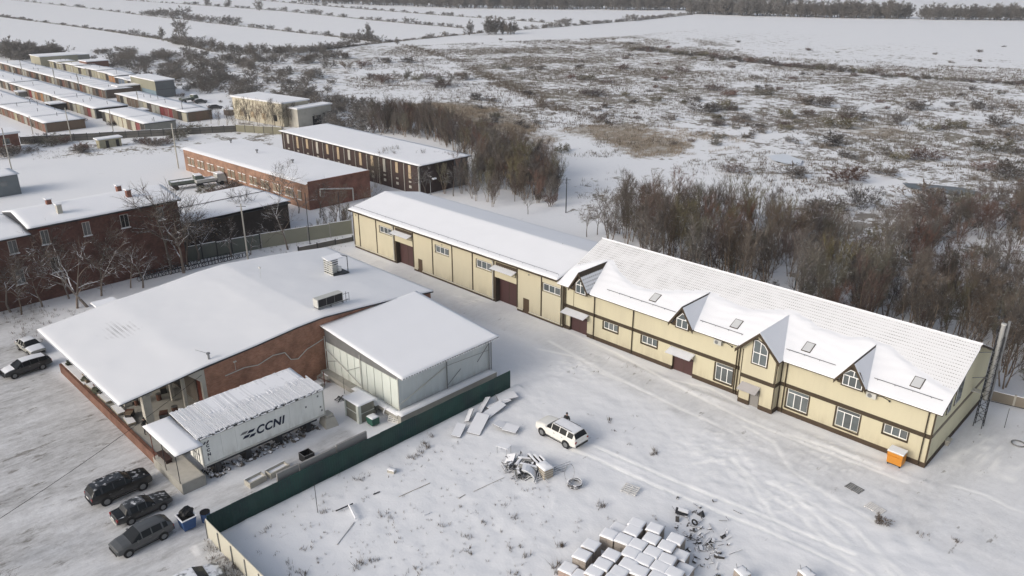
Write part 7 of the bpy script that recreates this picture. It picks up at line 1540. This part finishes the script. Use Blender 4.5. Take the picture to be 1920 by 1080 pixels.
# thicket behind and beside the dark shed and the warehouse
poly = P2([(690, 250), (760, 225), (860, 262), (960, 300), (1045, 345), (1050, 392), (960, 372), (940, 350), (900, 330), (905, 300), (800, 262)])
G3 = 'bare trees behind the dark long shed'
for (x, y) in inside(poly, 160, vr, 1.5): plant('thicket', 'scrub_tree', x, y, vr.uniform(6, 10), 'bare brown tree of the belt behind the dark long shed', 'tree', G3, sxy=vr.uniform(.9, 1.3))
for (x, y) in inside(poly, 50, vr, 2.5): plant('willow', 'thicket_shrub', x, y, vr.uniform(2.5, 4.5), 'bare shrub of the belt behind the dark long shed', 'shrub', 'shrubs behind the dark long shed')
poly = P2([(745, 400), (790, 360), (880, 345), (900, 330), (960, 360), (1010, 395), (940, 395), (880, 372), (810, 362), (790, 385)])
for (x, y) in inside(P2([(700, 352), (780, 352), (900, 380), (960, 402), (930, 335), (890, 330), (800, 340), (740, 330)]), 48, vr, 1.6): 
    if y < 80.5: continue
    plant('thicket', 'bare_tree', x, y, vr.uniform(5, 8), 'bare reddish tree between the dark shed and the warehouse', 'tree', 'trees between the dark shed and the warehouse')
for (px, py, h, lab) in ((990, 402, 5, 'bare shrub at the edge of the snowy gap, warehouse side'), (1100, 444, 6, 'dark-stemmed tree standing alone at the snowy gap'), (1120, 440, 6.5, 'second dark tree at the start of the thicket'), (965, 378, 6, 'leaning bare tree above the warehouse back eave')): x, y, _ = G(px, py); plant('bare', 'bare_tree', x, y, h, lab, 'tree')
for (px, py, h, lab, w_) in ((1213, 428, 8.5, 'pale birch with straight trunk in the thicket', 0), (1227, 432, 8.5, 'pale leaning birch beside the straight one', 1), (1172, 398, 6.5, 'short pale birch at the thicket front', 2), (1328, 436, 8, 'slim pale birch deep in the thicket', 0), (1263, 360, 6, 'small far birch over the thicket top', 1)):
    x, y, _ = G(px, py); plant('birch', 'birch_tree', x, y, h, lab, 'tree', which=w_, rot=R(200))
x, y, _ = G(1885, 600); plant('old', 'old_tree', x, y, 8.5, 'thick pale-trunked tree at the picture edge above the tiled roof', 'tree', which=1)
# marsh shrubs, individually placed as in the photograph
SH = [(1480, 330, 2.6), (1580, 340, 3.4), (1618, 395, 4.2), (1055, 285, 2.0), (1110, 180, 3), (1100, 150, 2.6), (1570, 240, 3.5), (1685, 235, 4), (1595, 222, 3), (1535, 200, 3.4), (1432, 178, 2.6), (1360, 205, 3.2), (1320, 210, 3.4), (1740, 300, 3), (1860, 285, 3.6), (1875, 235, 3), (1690, 300, 2.2), (1740, 245, 2.4),
      (1280, 135, 2.4), (1165, 130, 2.6), (945, 130, 2.6), (1340, 170, 2.6), (1365, 180, 2.4), (1500, 195, 3), (1720, 205, 3.2), (1840, 205, 2.6), (1550, 270, 3), (1380, 325, 2.2), (1790, 240, 2.6), (1660, 330, 2.0), (715, 155, 3.6), (685, 125, 3.2), (755, 150, 4.4), (780, 155, 4), (835, 160, 4.6), (860, 150, 3.6), (700, 145, 2), (650, 130, 4), (762, 118, 3), (720, 118, 3), (640, 110, 3.6),
      (825, 165, 3.5), (810, 148, 3), (900, 188, 2.6), (1895, 265, 3), (1470, 215, 2), (1420, 250, 1.8), (1900, 330, 3.4), (1850, 320, 2.6), (1300, 190, 2), (1010, 130, 2), (1230, 190, 1.8), (1860, 385, 4.5), (1790, 400, 4.8), (1740, 395, 4.2), (1720, 380, 3.6), (1900, 400, 5), (1830, 420, 5.5), (1700, 405, 3), (1765, 420, 5), (1915, 440, 6), (1870, 430, 5.6), (1800, 440, 4), (1615, 520, 2.5), (1690, 500, 3), (1560, 400, 2.6), (1730, 445, 3)]
for (px, py, h) in SH:
    x, y, _ = G(px, py); plant('bush' if h < 3.9 else 'willow', 'marsh_shrub', x, y, h * 1.1, 'dark bare shrub scattered on the snowy marsh', 'shrub', 'shrubs scattered over the marsh', sxy=1.7)
for _i in range(150):
    px, py = vr.uniform(880, 1910), vr.uniform(75, 300)
    if 1000 < px < 1250 and py > 235: continue
    x, y, _ = G(px, py); plant('bush', 'marsh_shrub', x, y, vr.uniform(.9, 2.0), 'dark bare shrub scattered on the snowy marsh', 'shrub', 'shrubs scattered over the marsh', sxy=1.6)
# ditch hedge across the marsh
G5 = 'bushes along the marsh ditch'
dp = [(1185, 93), (1330, 108), (1500, 126), (1700, 146), (1925, 158)]
for k in range(72):
    s = k / 71 * (len(dp) - 1); i = min(int(s), len(dp) - 2); f = s - i; px = dp[i][0] * (1 - f) + dp[i + 1][0] * f; py = dp[i][1] * (1 - f) + dp[i + 1][1] * f + vr.uniform(-2, 2)
    x, y, _ = G(px, py); plant('bush', 'ditch_bush', x, y, vr.uniform(1.6, 3.3) * (1 if px < 1650 else .7), 'bare bush of the long ditch line across the marsh', 'bush', G5, sxy=1.6)
# thorn thickets left of the marsh
G6 = 'dark thorn bushes between the garages and the fields'
for poly, n, hm in (([(330, 100), (560, 92), (660, 95), (620, 130), (520, 120), (470, 135), (300, 130)], 62, 4.2), ([(180, 120), (330, 105), (430, 130), (420, 175), (340, 160), (230, 135)], 46, 4.6), ([(420, 150), (560, 130), (650, 165), (640, 200), (540, 195), (430, 185)], 44, 4.2), ([(0, 92), (60, 100), (120, 105), (60, 118), (0, 110)], 26, 7), ([(150, 100), (300, 95), (320, 115), (180, 118)], 20, 4), ([(600, 200), (700, 195), (760, 235), (690, 250), (610, 235)], 30, 4.0), ([(340, 130), (420, 160), (430, 180), (350, 175)], 14, 4)):
    for (x, y) in inside(P2(poly), n, vr, 2.5): plant('farbush', 'thorn_bush', x, y, vr.uniform(.6, 1.15) * hm, 'dark thorn bush between the garages and the open fields', 'bush', G6, sxy=1.25)
for (px, py, h, lab) in ((104, 108, 9, 'round-crowned bare tree behind the far garages'), (20, 112, 12, 'tall bare tree at the picture edge above the garages'), (40, 108, 9, 'second bare tree beyond the far garages'), (690, 78, 12, 'lone round tree at the field corner above the marsh'), (675, 78, 8, 'smaller tree touching the lone round one'), (745, 84, 5, 'low dark tree where the marsh track starts'), (338, 72, 14, 'tall tree in the nearest field hedge'), (330, 80, 7, 'dense bush at the foot of the tall hedge tree'),
                         (880, 66, 11, 'lone pale tree beside the field clump'), (305, 72, 8, 'small twiggy tree in the nearest field hedge'), (487, 20, 13, 'tree on the third field hedge, farther one'), (388, 10, 13, 'tree on the third field hedge, first one'), (429, 13, 13, 'tree on the third field hedge, middle one')):
    x, y, _ = G(px, py); plant('far', 'field_tree', x, y, h, lab, 'tree', sxy=1.2)
for k in range(9):
    x, y, _ = G(915 + k * 6 + vr.uniform(-2, 2), 64 + vr.uniform(-1, 1)); plant('far', 'clump_tree', x, y, vr.uniform(9, 13), 'bare tree of the tight clump at the edge of the fields', 'tree', 'trees of the clump at the field edge', sxy=1.2)
# hedges along the field ditches
def hedge(pts, n, h0, h1, gname, lab, sx=1.4, every=None):
    for k in range(n):
        s = (k + vr.random()) / n * (len(pts) - 1); i = min(int(s), len(pts) - 2); f = s - i; px = pts[i][0] * (1 - f) + pts[i + 1][0] * f; py = pts[i][1] * (1 - f) + pts[i + 1][1] * f
        x, y, _ = G(px, py); plant('farbush', 'hedge_bush', x, y, vr.uniform(h0, h1) * (1.6 if vr.random() < .12 else 1), lab, 'bush', gname, sxy=sx)
L1 = [(0, 31), (60, 39), (200, 58), (300, 73), (400, 97)]; L2 = [(20, 0), (150, 14), (280, 30), (460, 50), (640, 70), (715, 79)]; L3 = [(230, 0), (380, 10), (520, 20), (700, 38), (870, 53)]; L4 = [(480, 0), (640, 14), (820, 28), (1070, 46)]
L5 = [(590, 95), (700, 82), (800, 72), (900, 62), (1080, 48), (1200, 38), (1300, 27)]
hedge(L1, 34, 1.5, 3.0, 'bushes along the nearest field ditch', 'low bush along the nearest field ditch'); hedge(L2, 40, 1.8, 4.0, 'bushes along the second field ditch', 'bush along the second field ditch'); hedge(L3, 40, 2, 4, 'bushes along the third field ditch', 'bush along the third field ditch'); hedge(L4, 36, 2, 4.0, 'bushes along the farthest field ditch', 'bush along the farthest field ditch'); hedge(L5[:4], 26, 1.0, 2.4, 'bushes along the field road', 'low bush along the snowy field road'); hedge(L5[3:], 40, 1.8, 4.5, 'bushes along the field road', 'low bush along the snowy field road')
hedge([(330, 82), (345, 84), (360, 86), (420, 95), (520, 104), (600, 95), (660, 85)], 34, 3, 6, 'bushes under the tall hedge tree', 'bush in the thick hedge below the tall tree')
hedge([(280, 28), (300, 30), (345, 36), (390, 41), (440, 46)], 12, 5, 9, 'big bushes of the second ditch', 'large rounded bush on the second field ditch')
# far tree belts on the skyline
def belt(pts, n, h0, h1, gname, lab, jy=2):
    for k in range(n):
        s = (k + vr.random()) / n * (len(pts) - 1); i = min(int(s), len(pts) - 2); f = s - i; px = pts[i][0] * (1 - f) + pts[i + 1][0] * f; py = pts[i][1] * (1 - f) + pts[i + 1][1] * f + vr.uniform(-jy, 0)
        x, y, _ = G(px, py); plant('far', 'belt_tree', x, y, vr.uniform(h0, h1), lab, 'tree', gname, sxy=1.35)
belt([(1290, 26), (1400, 30), (1560, 34), (1705, 36)], 120, 12, 18, 'trees of the nearer skyline belt', 'tree of the nearer skyline belt across the marsh'); belt([(1725, 37), (1930, 39)], 46, 10, 16, 'trees of the skyline belt end', 'tree of the separate skyline clump beyond the gap')
belt([(820, 15), (950, 17), (1060, 18), (1180, 19), (1290, 20)], 110, 14, 22, 'trees of the middle skyline belt', 'tree of the middle skyline belt', 3); belt([(560, 5), (700, 10), (830, 14)], 70, 14, 22, 'trees of the faint skyline belt', 'tree of the faint far skyline belt', 3)
belt([(1300, 12), (1500, 12)], 20, 20, 26, 'trees of the middle skyline belt', 'tree of the middle skyline belt', 3)

# snowy trees between the hall and the dark brick block
T8 = [(345, 512, 12.5, 'forked snowy tree whose limbs sweep over the dark brick wall', 0), (108, 553, 10, 'slender snowy tree before the dark brick wall', 1), (145, 578, 10.5, 'dark multi-limbed tree by the hall roof step', 2), (165, 575, 11, 'snowy tree leaning across the brick windows', 3), (20, 585, 9, 'dense tangled tree at the picture edge above the cars', 0), (60, 545, 8, 'small snowy tree at the corner of the brick annex', 1), (320, 515, 4.5, 'stump-like pollard with few limbs at the bank', 3),
      (245, 540, 7, 'low snowy tree on the bank behind the hall', 2), (220, 520, 8, 'thin snowy tree against the brick wall middle', 1), (0, 560, 9, 'tree at the picture edge before the annex', 3), (130, 560, 8.0, 'snowy tree with long bent limb left of the brick window', 2), (190, 555, 9.0, 'snowy leaning tree between two brick windows', 1), (268, 540, 8.0, 'snowy tree with arching limbs over the ring rack', 0), (80, 575, 7.5, 'low snowy tree spreading above the pale saloon', 2), (-15, 600, 8, 'snowy tree reaching in beside the black car', 3)]
for (px, py, h, lab, w_) in T8:
    if h: x, y, _ = G(px, py); plant('old', 'snowy_tree', x, y, h, lab, 'tree', which=w_)
for (px, py, h, lab, w_, sx_) in ((322, 505, 15, 'tall rounded bare tree rising over the corner of the dark brick block', 0, 1.15), (352, 500, 12, 'bare tree with upright crown before the parked trucks', 1, 1.0), (85, 560, 11, 'bare tree before the brick annex window', 2, 1.0), (40, 590, 8.5, 'dark bare tree with dense twigs near the black car', 1, 1.2), (190, 540, 10, 'bare tree whose twigs veil the brick wall centre', 0, 1.0), (15, 560, 9, 'dark bare tree whose twigs fill the picture edge above the cars', 0, 1.3), (5, 500, 8, 'bare tree right at the picture edge below the annex roof', 1, 1.2), (5, 540, 9, 'bare tree against the annex wall at the picture edge', 2, 1.1),
    (520, 402, 10, 'bare tree veiling the windows of the orange brick block', 1, 1.2), (600, 408, 7.5, 'reddish bare tree under the heating pipe', 2, 1.0), (465, 430, 8.5, 'bare tree behind the dark workshop gable', 0, 1.0), (690, 420, 7.5, 'bare tree by the warehouse corner gable', 1, 1.0), (630, 420, 7.5, 'bare tree between the fence and the brick end wall', 0, .9), (800, 372, 7, 'bare tree before the end of the dark long shed', 2, 1.2), (850, 368, 7, 'second bare tree before the end of the dark long shed', 0, 1.2)):
    x, y, _ = G(px, py); plant('bare', 'bare_tree', x, y, h, lab, 'tree', which=w_, sxy=sx_)
for (px, py, h, lab, w_) in ((540, 468, 9.5, 'pollarded tree with a stout pale trunk by the olive fence', 2), (372, 490, 9.5, 'tree with withered brown leaves over the workshop roof', 0), (435, 482, 8, 'thin tree with crossed limbs before the green panels', 1), (505, 395, 7.5, 'bare tree against the orange brick wall', 3), (470, 478, 5, 'bushy small tree by the grey pole', 2), (560, 400, 6.5, 'bare tree before the orange brick end', 0)):
    x, y, _ = G(px, py); plant('old' if w_ != 3 else 'bare', 'yard_tree', x, y, h, lab, 'tree', which=min(w_, 3) if w_ != 3 else 2)
# a scatter of withered leaves in that one tree
x, y, _ = G(372, 490); lr = np.random.RandomState(4); n = 2600; c = np.stack([lr.normal(0, 1.7, n), lr.normal(0.6, 1.9, n), lr.normal(5.4, 1.1, n)], -1); s = .075; o1 = lr.normal(0, s, (n, 3)); o2 = lr.normal(0, s, (n, 3)); V_ = np.stack([c, c + o1, c + o2], 1).reshape(-1, 3); me = npmesh('withered_leaves', V_, np.arange(3 * n).reshape(-1, 3), M_dryleaf)
lv = bpy.data.objects.new('withered_leaves', me); COL.objects.link(lv); lv.location = (0, 0, 0); lv['kind'] = 'stuff'
host = [o for o in COL.objects if o.name.startswith('yard_tree') and 'withered' in o.get('label', '')][0]; lv.parent = host; lv.scale = (1 / host.scale[0], 1 / host.scale[1], 1 / host.scale[2]); lv.rotation_euler = (0, 0, 0)
# saplings along the olive fence, brambles at the garages
for (px, py, h) in ((600, 440, 3), (612, 438, 3.5), (625, 436, 4), (640, 434, 4.5), (650, 436, 4.5), (585, 444, 2.5), (655, 430, 5), (606, 420, 4), (630, 415, 5), (560, 450, 2.5), (645, 425, 3)):
    x, y, _ = G(px, py); plant('thicket', 'sapling', x, y, h, 'thin sapling along the olive slab fence by the warehouse', 'sapling', 'saplings by the olive slab fence', sxy=.9)
for (px, py, h) in ((450, 232, 7), (470, 236, 8), (485, 238, 7.5), (500, 240, 8), (515, 240, 8), (528, 240, 7), (545, 238, 6), (460, 240, 6), (555, 236, 6.5), (395, 232, 5), (410, 235, 5), (425, 236, 5.5), (375, 236, 4), (440, 240, 5)):
    x, y, _ = G(px, py); plant('thicket', 'bare_tree', x, y, h * 1.1, 'bare tree in front of the pale plastered building', 'tree', 'trees before the pale plastered building')
for (px, py, h) in ((95, 272, 3), (80, 268, 2.6), (110, 270, 2.5), (150, 285, 2.2), (160, 282, 2.4), (265, 268, 2), (280, 272, 2), (290, 275, 2.2), (310, 270, 1.8), (330, 262, 3), (350, 250, 3), (370, 248, 2.6), (20, 290, 2.5), (5, 295, 3), (60, 285, 1.5), (440, 355, 2.0), (425, 362, 2), (455, 350, 1.6), (390, 362, 2.0), (410, 368, 2)):
    x, y, _ = G(px, py); plant('bush', 'bramble', x, y, h, 'low bramble bush by the slab fence and snowy yard', 'bush', 'brambles around the white yard', sxy=1.5)
for (x, y, h) in plant_later: plant('bush', 'garage_weed_bush', x, y, h, 'small dry bush growing between the garage rows', 'bush', 'small bushes between the garage rows', sxy=1.3)
# shrubs at the car park corner
for (px, py, h, lab, w_) in ((5, 1150, 4.0, 'bare tree top poking into the bottom corner of the car park', 0), (75, 1160, 3.4, 'thin bare tree top at the lower picture edge of the car park', 1), (-45, 1080, 4.0, 'bare tree reaching in from the side of the car park', 2)): x, y, _ = G(px, py); plant('bare', 'car_park_tree', x, y, h, lab, 'tree', which=w_, sxy=1.2)
x, y, _ = G(1656, 984); plant('bush', 'yard_shrub', x, y, 1.0, 'small dark shrub sprouting beside the buried white pallet', 'shrub', sxy=.9)
# ---------------------------------------------------------------- weeds: blades gathered in tufts, one mesh per field
def tufts(name, label, pts, hts, blades, mt, spread, width, seed, group=None):
    rn = np.random.RandomState(seed); pts = np.asarray(pts); n = len(pts); N = n * blades
    base = np.repeat(pts, blades, 0) + rn.normal(0, 1, (N, 2)) * np.repeat(np.asarray(spread) * np.ones(n), blades)[:, None]; h = np.repeat(np.asarray(hts), blades) * rn.uniform(.5, 1.1, N)
    lean = rn.normal(0, .35, (N, 2)) * h[:, None]; a = rn.uniform(0, 6.28, N); w = width * rn.uniform(.6, 1.3, N); z = 0.0
    B0 = np.stack([base[:, 0] - np.cos(a) * w, base[:, 1] - np.sin(a) * w, np.full(N, -.05)], -1); B1 = np.stack([base[:, 0] + np.cos(a) * w, base[:, 1] + np.sin(a) * w, np.full(N, -.05)], -1); T = np.stack([base[:, 0] + lean[:, 0], base[:, 1] + lean[:, 1], h], -1)
    me = npmesh(name, np.stack([B0, B1, T], 1).reshape(-1, 3), np.arange(3 * N).reshape(-1, 3), mt); o = bpy.data.objects.new(name, me); COL.objects.link(o); tag(o, label, 'weeds', group, 'stuff'); return o
rn = np.random.RandomState(3)
def scatter_px(n, x0, x1, y0, y1): # even over the ground of a strip, by rejection in world space
    c = [G(x0, y0), G(x1, y0), G(x1, y1), G(x0, y1)]; out = inside([q[:2] for q in c], n, random.Random(n)); return np.array(out)
def near_np(poly, n, seed):
    rr_ = np.random.RandomState(seed); p = np.array(poly); lo = p.min(0); hi = p.max(0); q = rr_.uniform(lo, hi, (n * 4, 2)); return q[inpoly(q[:, 0], q[:, 1], poly)][:n]
mp = P2([(620, 230), (590, 160), (745, 88), (900, 80), (1180, 70), (1300, 72), (1430, 98), (1700, 120), (1925, 130), (1990, 135), (1990, 600), (1700, 470), (1440, 390), (1100, 380), (900, 300), (800, 250)])
q = near_np(mp, 60000, 6)
den = fbm(q[:, 0] * .06, q[:, 1] * .06, 4, 5) + .35 * fbm(q[:, 0] * .3, q[:, 1] * .3, 17)
hole = np.zeros(len(q), bool)
for poly in ([(1005, 262), (1060, 252), (1110, 268), (1120, 283), (1060, 290), (1020, 285)], [(1345, 240), (1600, 262), (1500, 270), (1380, 256)], [(990, 290), (1190, 300), (1060, 345), (1000, 420), (960, 400)], [(1692, 343), (1842, 360), (1838, 366), (1700, 350)], [(1430, 290), (1500, 287), (1505, 308), (1450, 312)], [(1560, 395), (1680, 400), (1660, 440), (1590, 425)]): hole |= inpoly(q[:, 0], q[:, 1], P2(poly))
q = q[(den > .62) & ~hole]; q = q[:34000]
tufts('marsh_grass', 'dry grass and reeds poking through the marsh snow', q, np.random.RandomState(1).uniform(.3, 1.1, len(q)), 5, M_weed, .35, .055, 7)
rp_ = P2([(755, 195), (870, 192), (940, 205), (1010, 232), (1000, 262), (900, 240), (800, 215)]); q = np.concatenate([near_np(rp_, 3500, 8), near_np(P2([(1010, 290), (1000, 262), (1080, 235), (1200, 232), (1330, 248), (1440, 272), (1300, 290), (1200, 300), (1130, 265), (1060, 250)]), 3500, 9)]); q = q[fbm(q[:, 0] * .12, q[:, 1] * .12, 44, 4) > .47]
tufts('tan_reeds', 'tan reed beds on the marsh beyond the thicket', q, np.random.RandomState(1).uniform(.3, 1.0, len(q)), 5, mat('tan reed', (.27, .22, .165), .95, .25, 1, snow=.15), .35, .04, 9)
# yard weeds, placed where they stand
YT = [(795, 833, .6), (788, 846, .6), (770, 862, .5), (778, 858, .5), (812, 820, .5), (800, 840, .7), (500, 995, .5), (600, 963, .45), (520, 1040, .3), (573, 1030, .35), (590, 1018, .35), (715, 965, .5), (725, 975, .4), (752, 1012, .4), (830, 990, .5), (845, 985, .3), (870, 1010, .5), (878, 1035, .5), (880, 1010, .3), (905, 983, .5), (945, 945, .3), (965, 972, .5), (962, 1032, .5), (985, 1045, .5), (960, 1080, .6), (780, 1070, .5), (700, 1052, .5), (668, 1060, .7), (675, 1062, .7), (600, 1052, .4), (560, 1075, .5), (575, 1078, .5), (540, 1065, .4), (545, 1055, .4),
      (1048, 1022, .5), (1055, 1030, .5), (1020, 980, .3), (1128, 948, .7), (1130, 950, .5), (1182, 836, .3), (1228, 848, .8), (1227, 852, .5), (1145, 790, .6), (1105, 778, .3), (1730, 1005, .5), (1797, 1018, .5), (1155, 805, .3), (1047, 1065, .8), (1040, 1070, .9), (1080, 1000, .4), (1090, 980, .4), (683, 935, .3), (640, 900, .5), (675, 898, .5), (690, 890, .4), (630, 960, .3), (1190, 780, .2), (1120, 700, .25), (1075, 700, .2), (1078, 690, .2), (1180, 688, .4), (1195, 690, .4), (1205, 695, .3), (985, 918, .4), (1000, 918, .35), (860, 950, .3), (890, 965, .3), (640, 850, .4), (1012, 900, .3), (1240, 990, .3), (1230, 975, .3), (1140, 970, .3)]
pts = []; hts = []
for (px, py, h) in YT:
    x, y, _ = G(px, py)
    for k in range(4 if h > .4 else 2): pts.append((x + rs.gauss(0, .22), y + rs.gauss(0, .22))); hts.append(h * rs.uniform(.5, 1.0))
tufts('yard_weeds', 'dry weed stalks standing in the yard snow', pts, hts, 8, M_weed, .08, .021, 5)
q = np.array(inside(P2([(430, 980), (640, 890), (800, 820), (870, 830), (1040, 900), (1060, 1000), (1000, 1090), (520, 1090)]), 300, random.Random(2)))
tufts('small_weeds', 'small dry stems dotted over the lower yard', q, np.random.RandomState(2).uniform(.08, .35, len(q)), 5, M_weed, .06, .016, 6)
q = np.array(inside(P2([(0, 560), (180, 590), (240, 570), (150, 640), (20, 640)]), 260, random.Random(3)) + inside(P2([(480, 470), (640, 440), (650, 470), (540, 480)]), 60, random.Random(4)) + inside(P2([(60, 300), (230, 290), (350, 290), (340, 275), (60, 285)]), 260, random.Random(5)) + inside(P2([(380, 1010), (480, 1090), (420, 1090), (385, 1040)]), 120, random.Random(6)))
tufts('bank_weeds', 'weed stems on the banks and verges', q, np.random.RandomState(2).uniform(.15, .6, len(q)), 6, M_weed, .12, .018, 6)
for tr, lab, h_ in (([(758, 84), (860, 115), (960, 165), (1040, 200), (1150, 235)], 'dark grass lining the marsh track', 1.2),) :
    q = []
    for k in range(2200): s = rs.random() * (len(tr) - 1); i = min(int(s), len(tr) - 2); f = s - i; x, y, _ = G(tr[i][0] * (1 - f) + tr[i + 1][0] * f, tr[i][1] * (1 - f) + tr[i + 1][1] * f); q.append((x + rs.gauss(0, 2.2), y + rs.gauss(0, 2.2)))
    tufts('track_grass', lab, q, np.random.RandomState(1).uniform(.3, h_, len(q)), 5, M_weed, .3, .06, 8)
q = []
for Lk in (L1, L2, L3, L4, L5):
    for k in range(900): s = rs.random() * (len(Lk) - 1); i = min(int(s), len(Lk) - 2); f = s - i; x, y, _ = G(Lk[i][0] * (1 - f) + Lk[i + 1][0] * f, Lk[i][1] * (1 - f) + Lk[i + 1][1] * f); q.append((x + rs.gauss(0, .8), y + rs.gauss(0, .8)))
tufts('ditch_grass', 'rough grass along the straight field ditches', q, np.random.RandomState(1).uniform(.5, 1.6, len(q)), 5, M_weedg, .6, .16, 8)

# ---------------------------------------------------------------- thin winter haze
hm = bpy.data.materials.new('winter haze'); hm.use_nodes = True; ht = hm.node_tree; ht.nodes.remove(ht.nodes['Principled BSDF'])
pv = nd(ht, 'ShaderNodeVolumePrincipled'); pv.inputs['Density'].default_value = 0.00022; pv.inputs['Color'].default_value = (.86, .88, .92, 1); pv.inputs['Anisotropy'].default_value = .2
ht.links.new(pv.outputs[0], [n for n in ht.nodes if n.type == 'OUTPUT_MATERIAL'][0].inputs['Volume'])
hz = MB().box(-7300, -800, -3, 3300, 7300, 46).build('haze', hm); hz['kind'] = 'stuff'
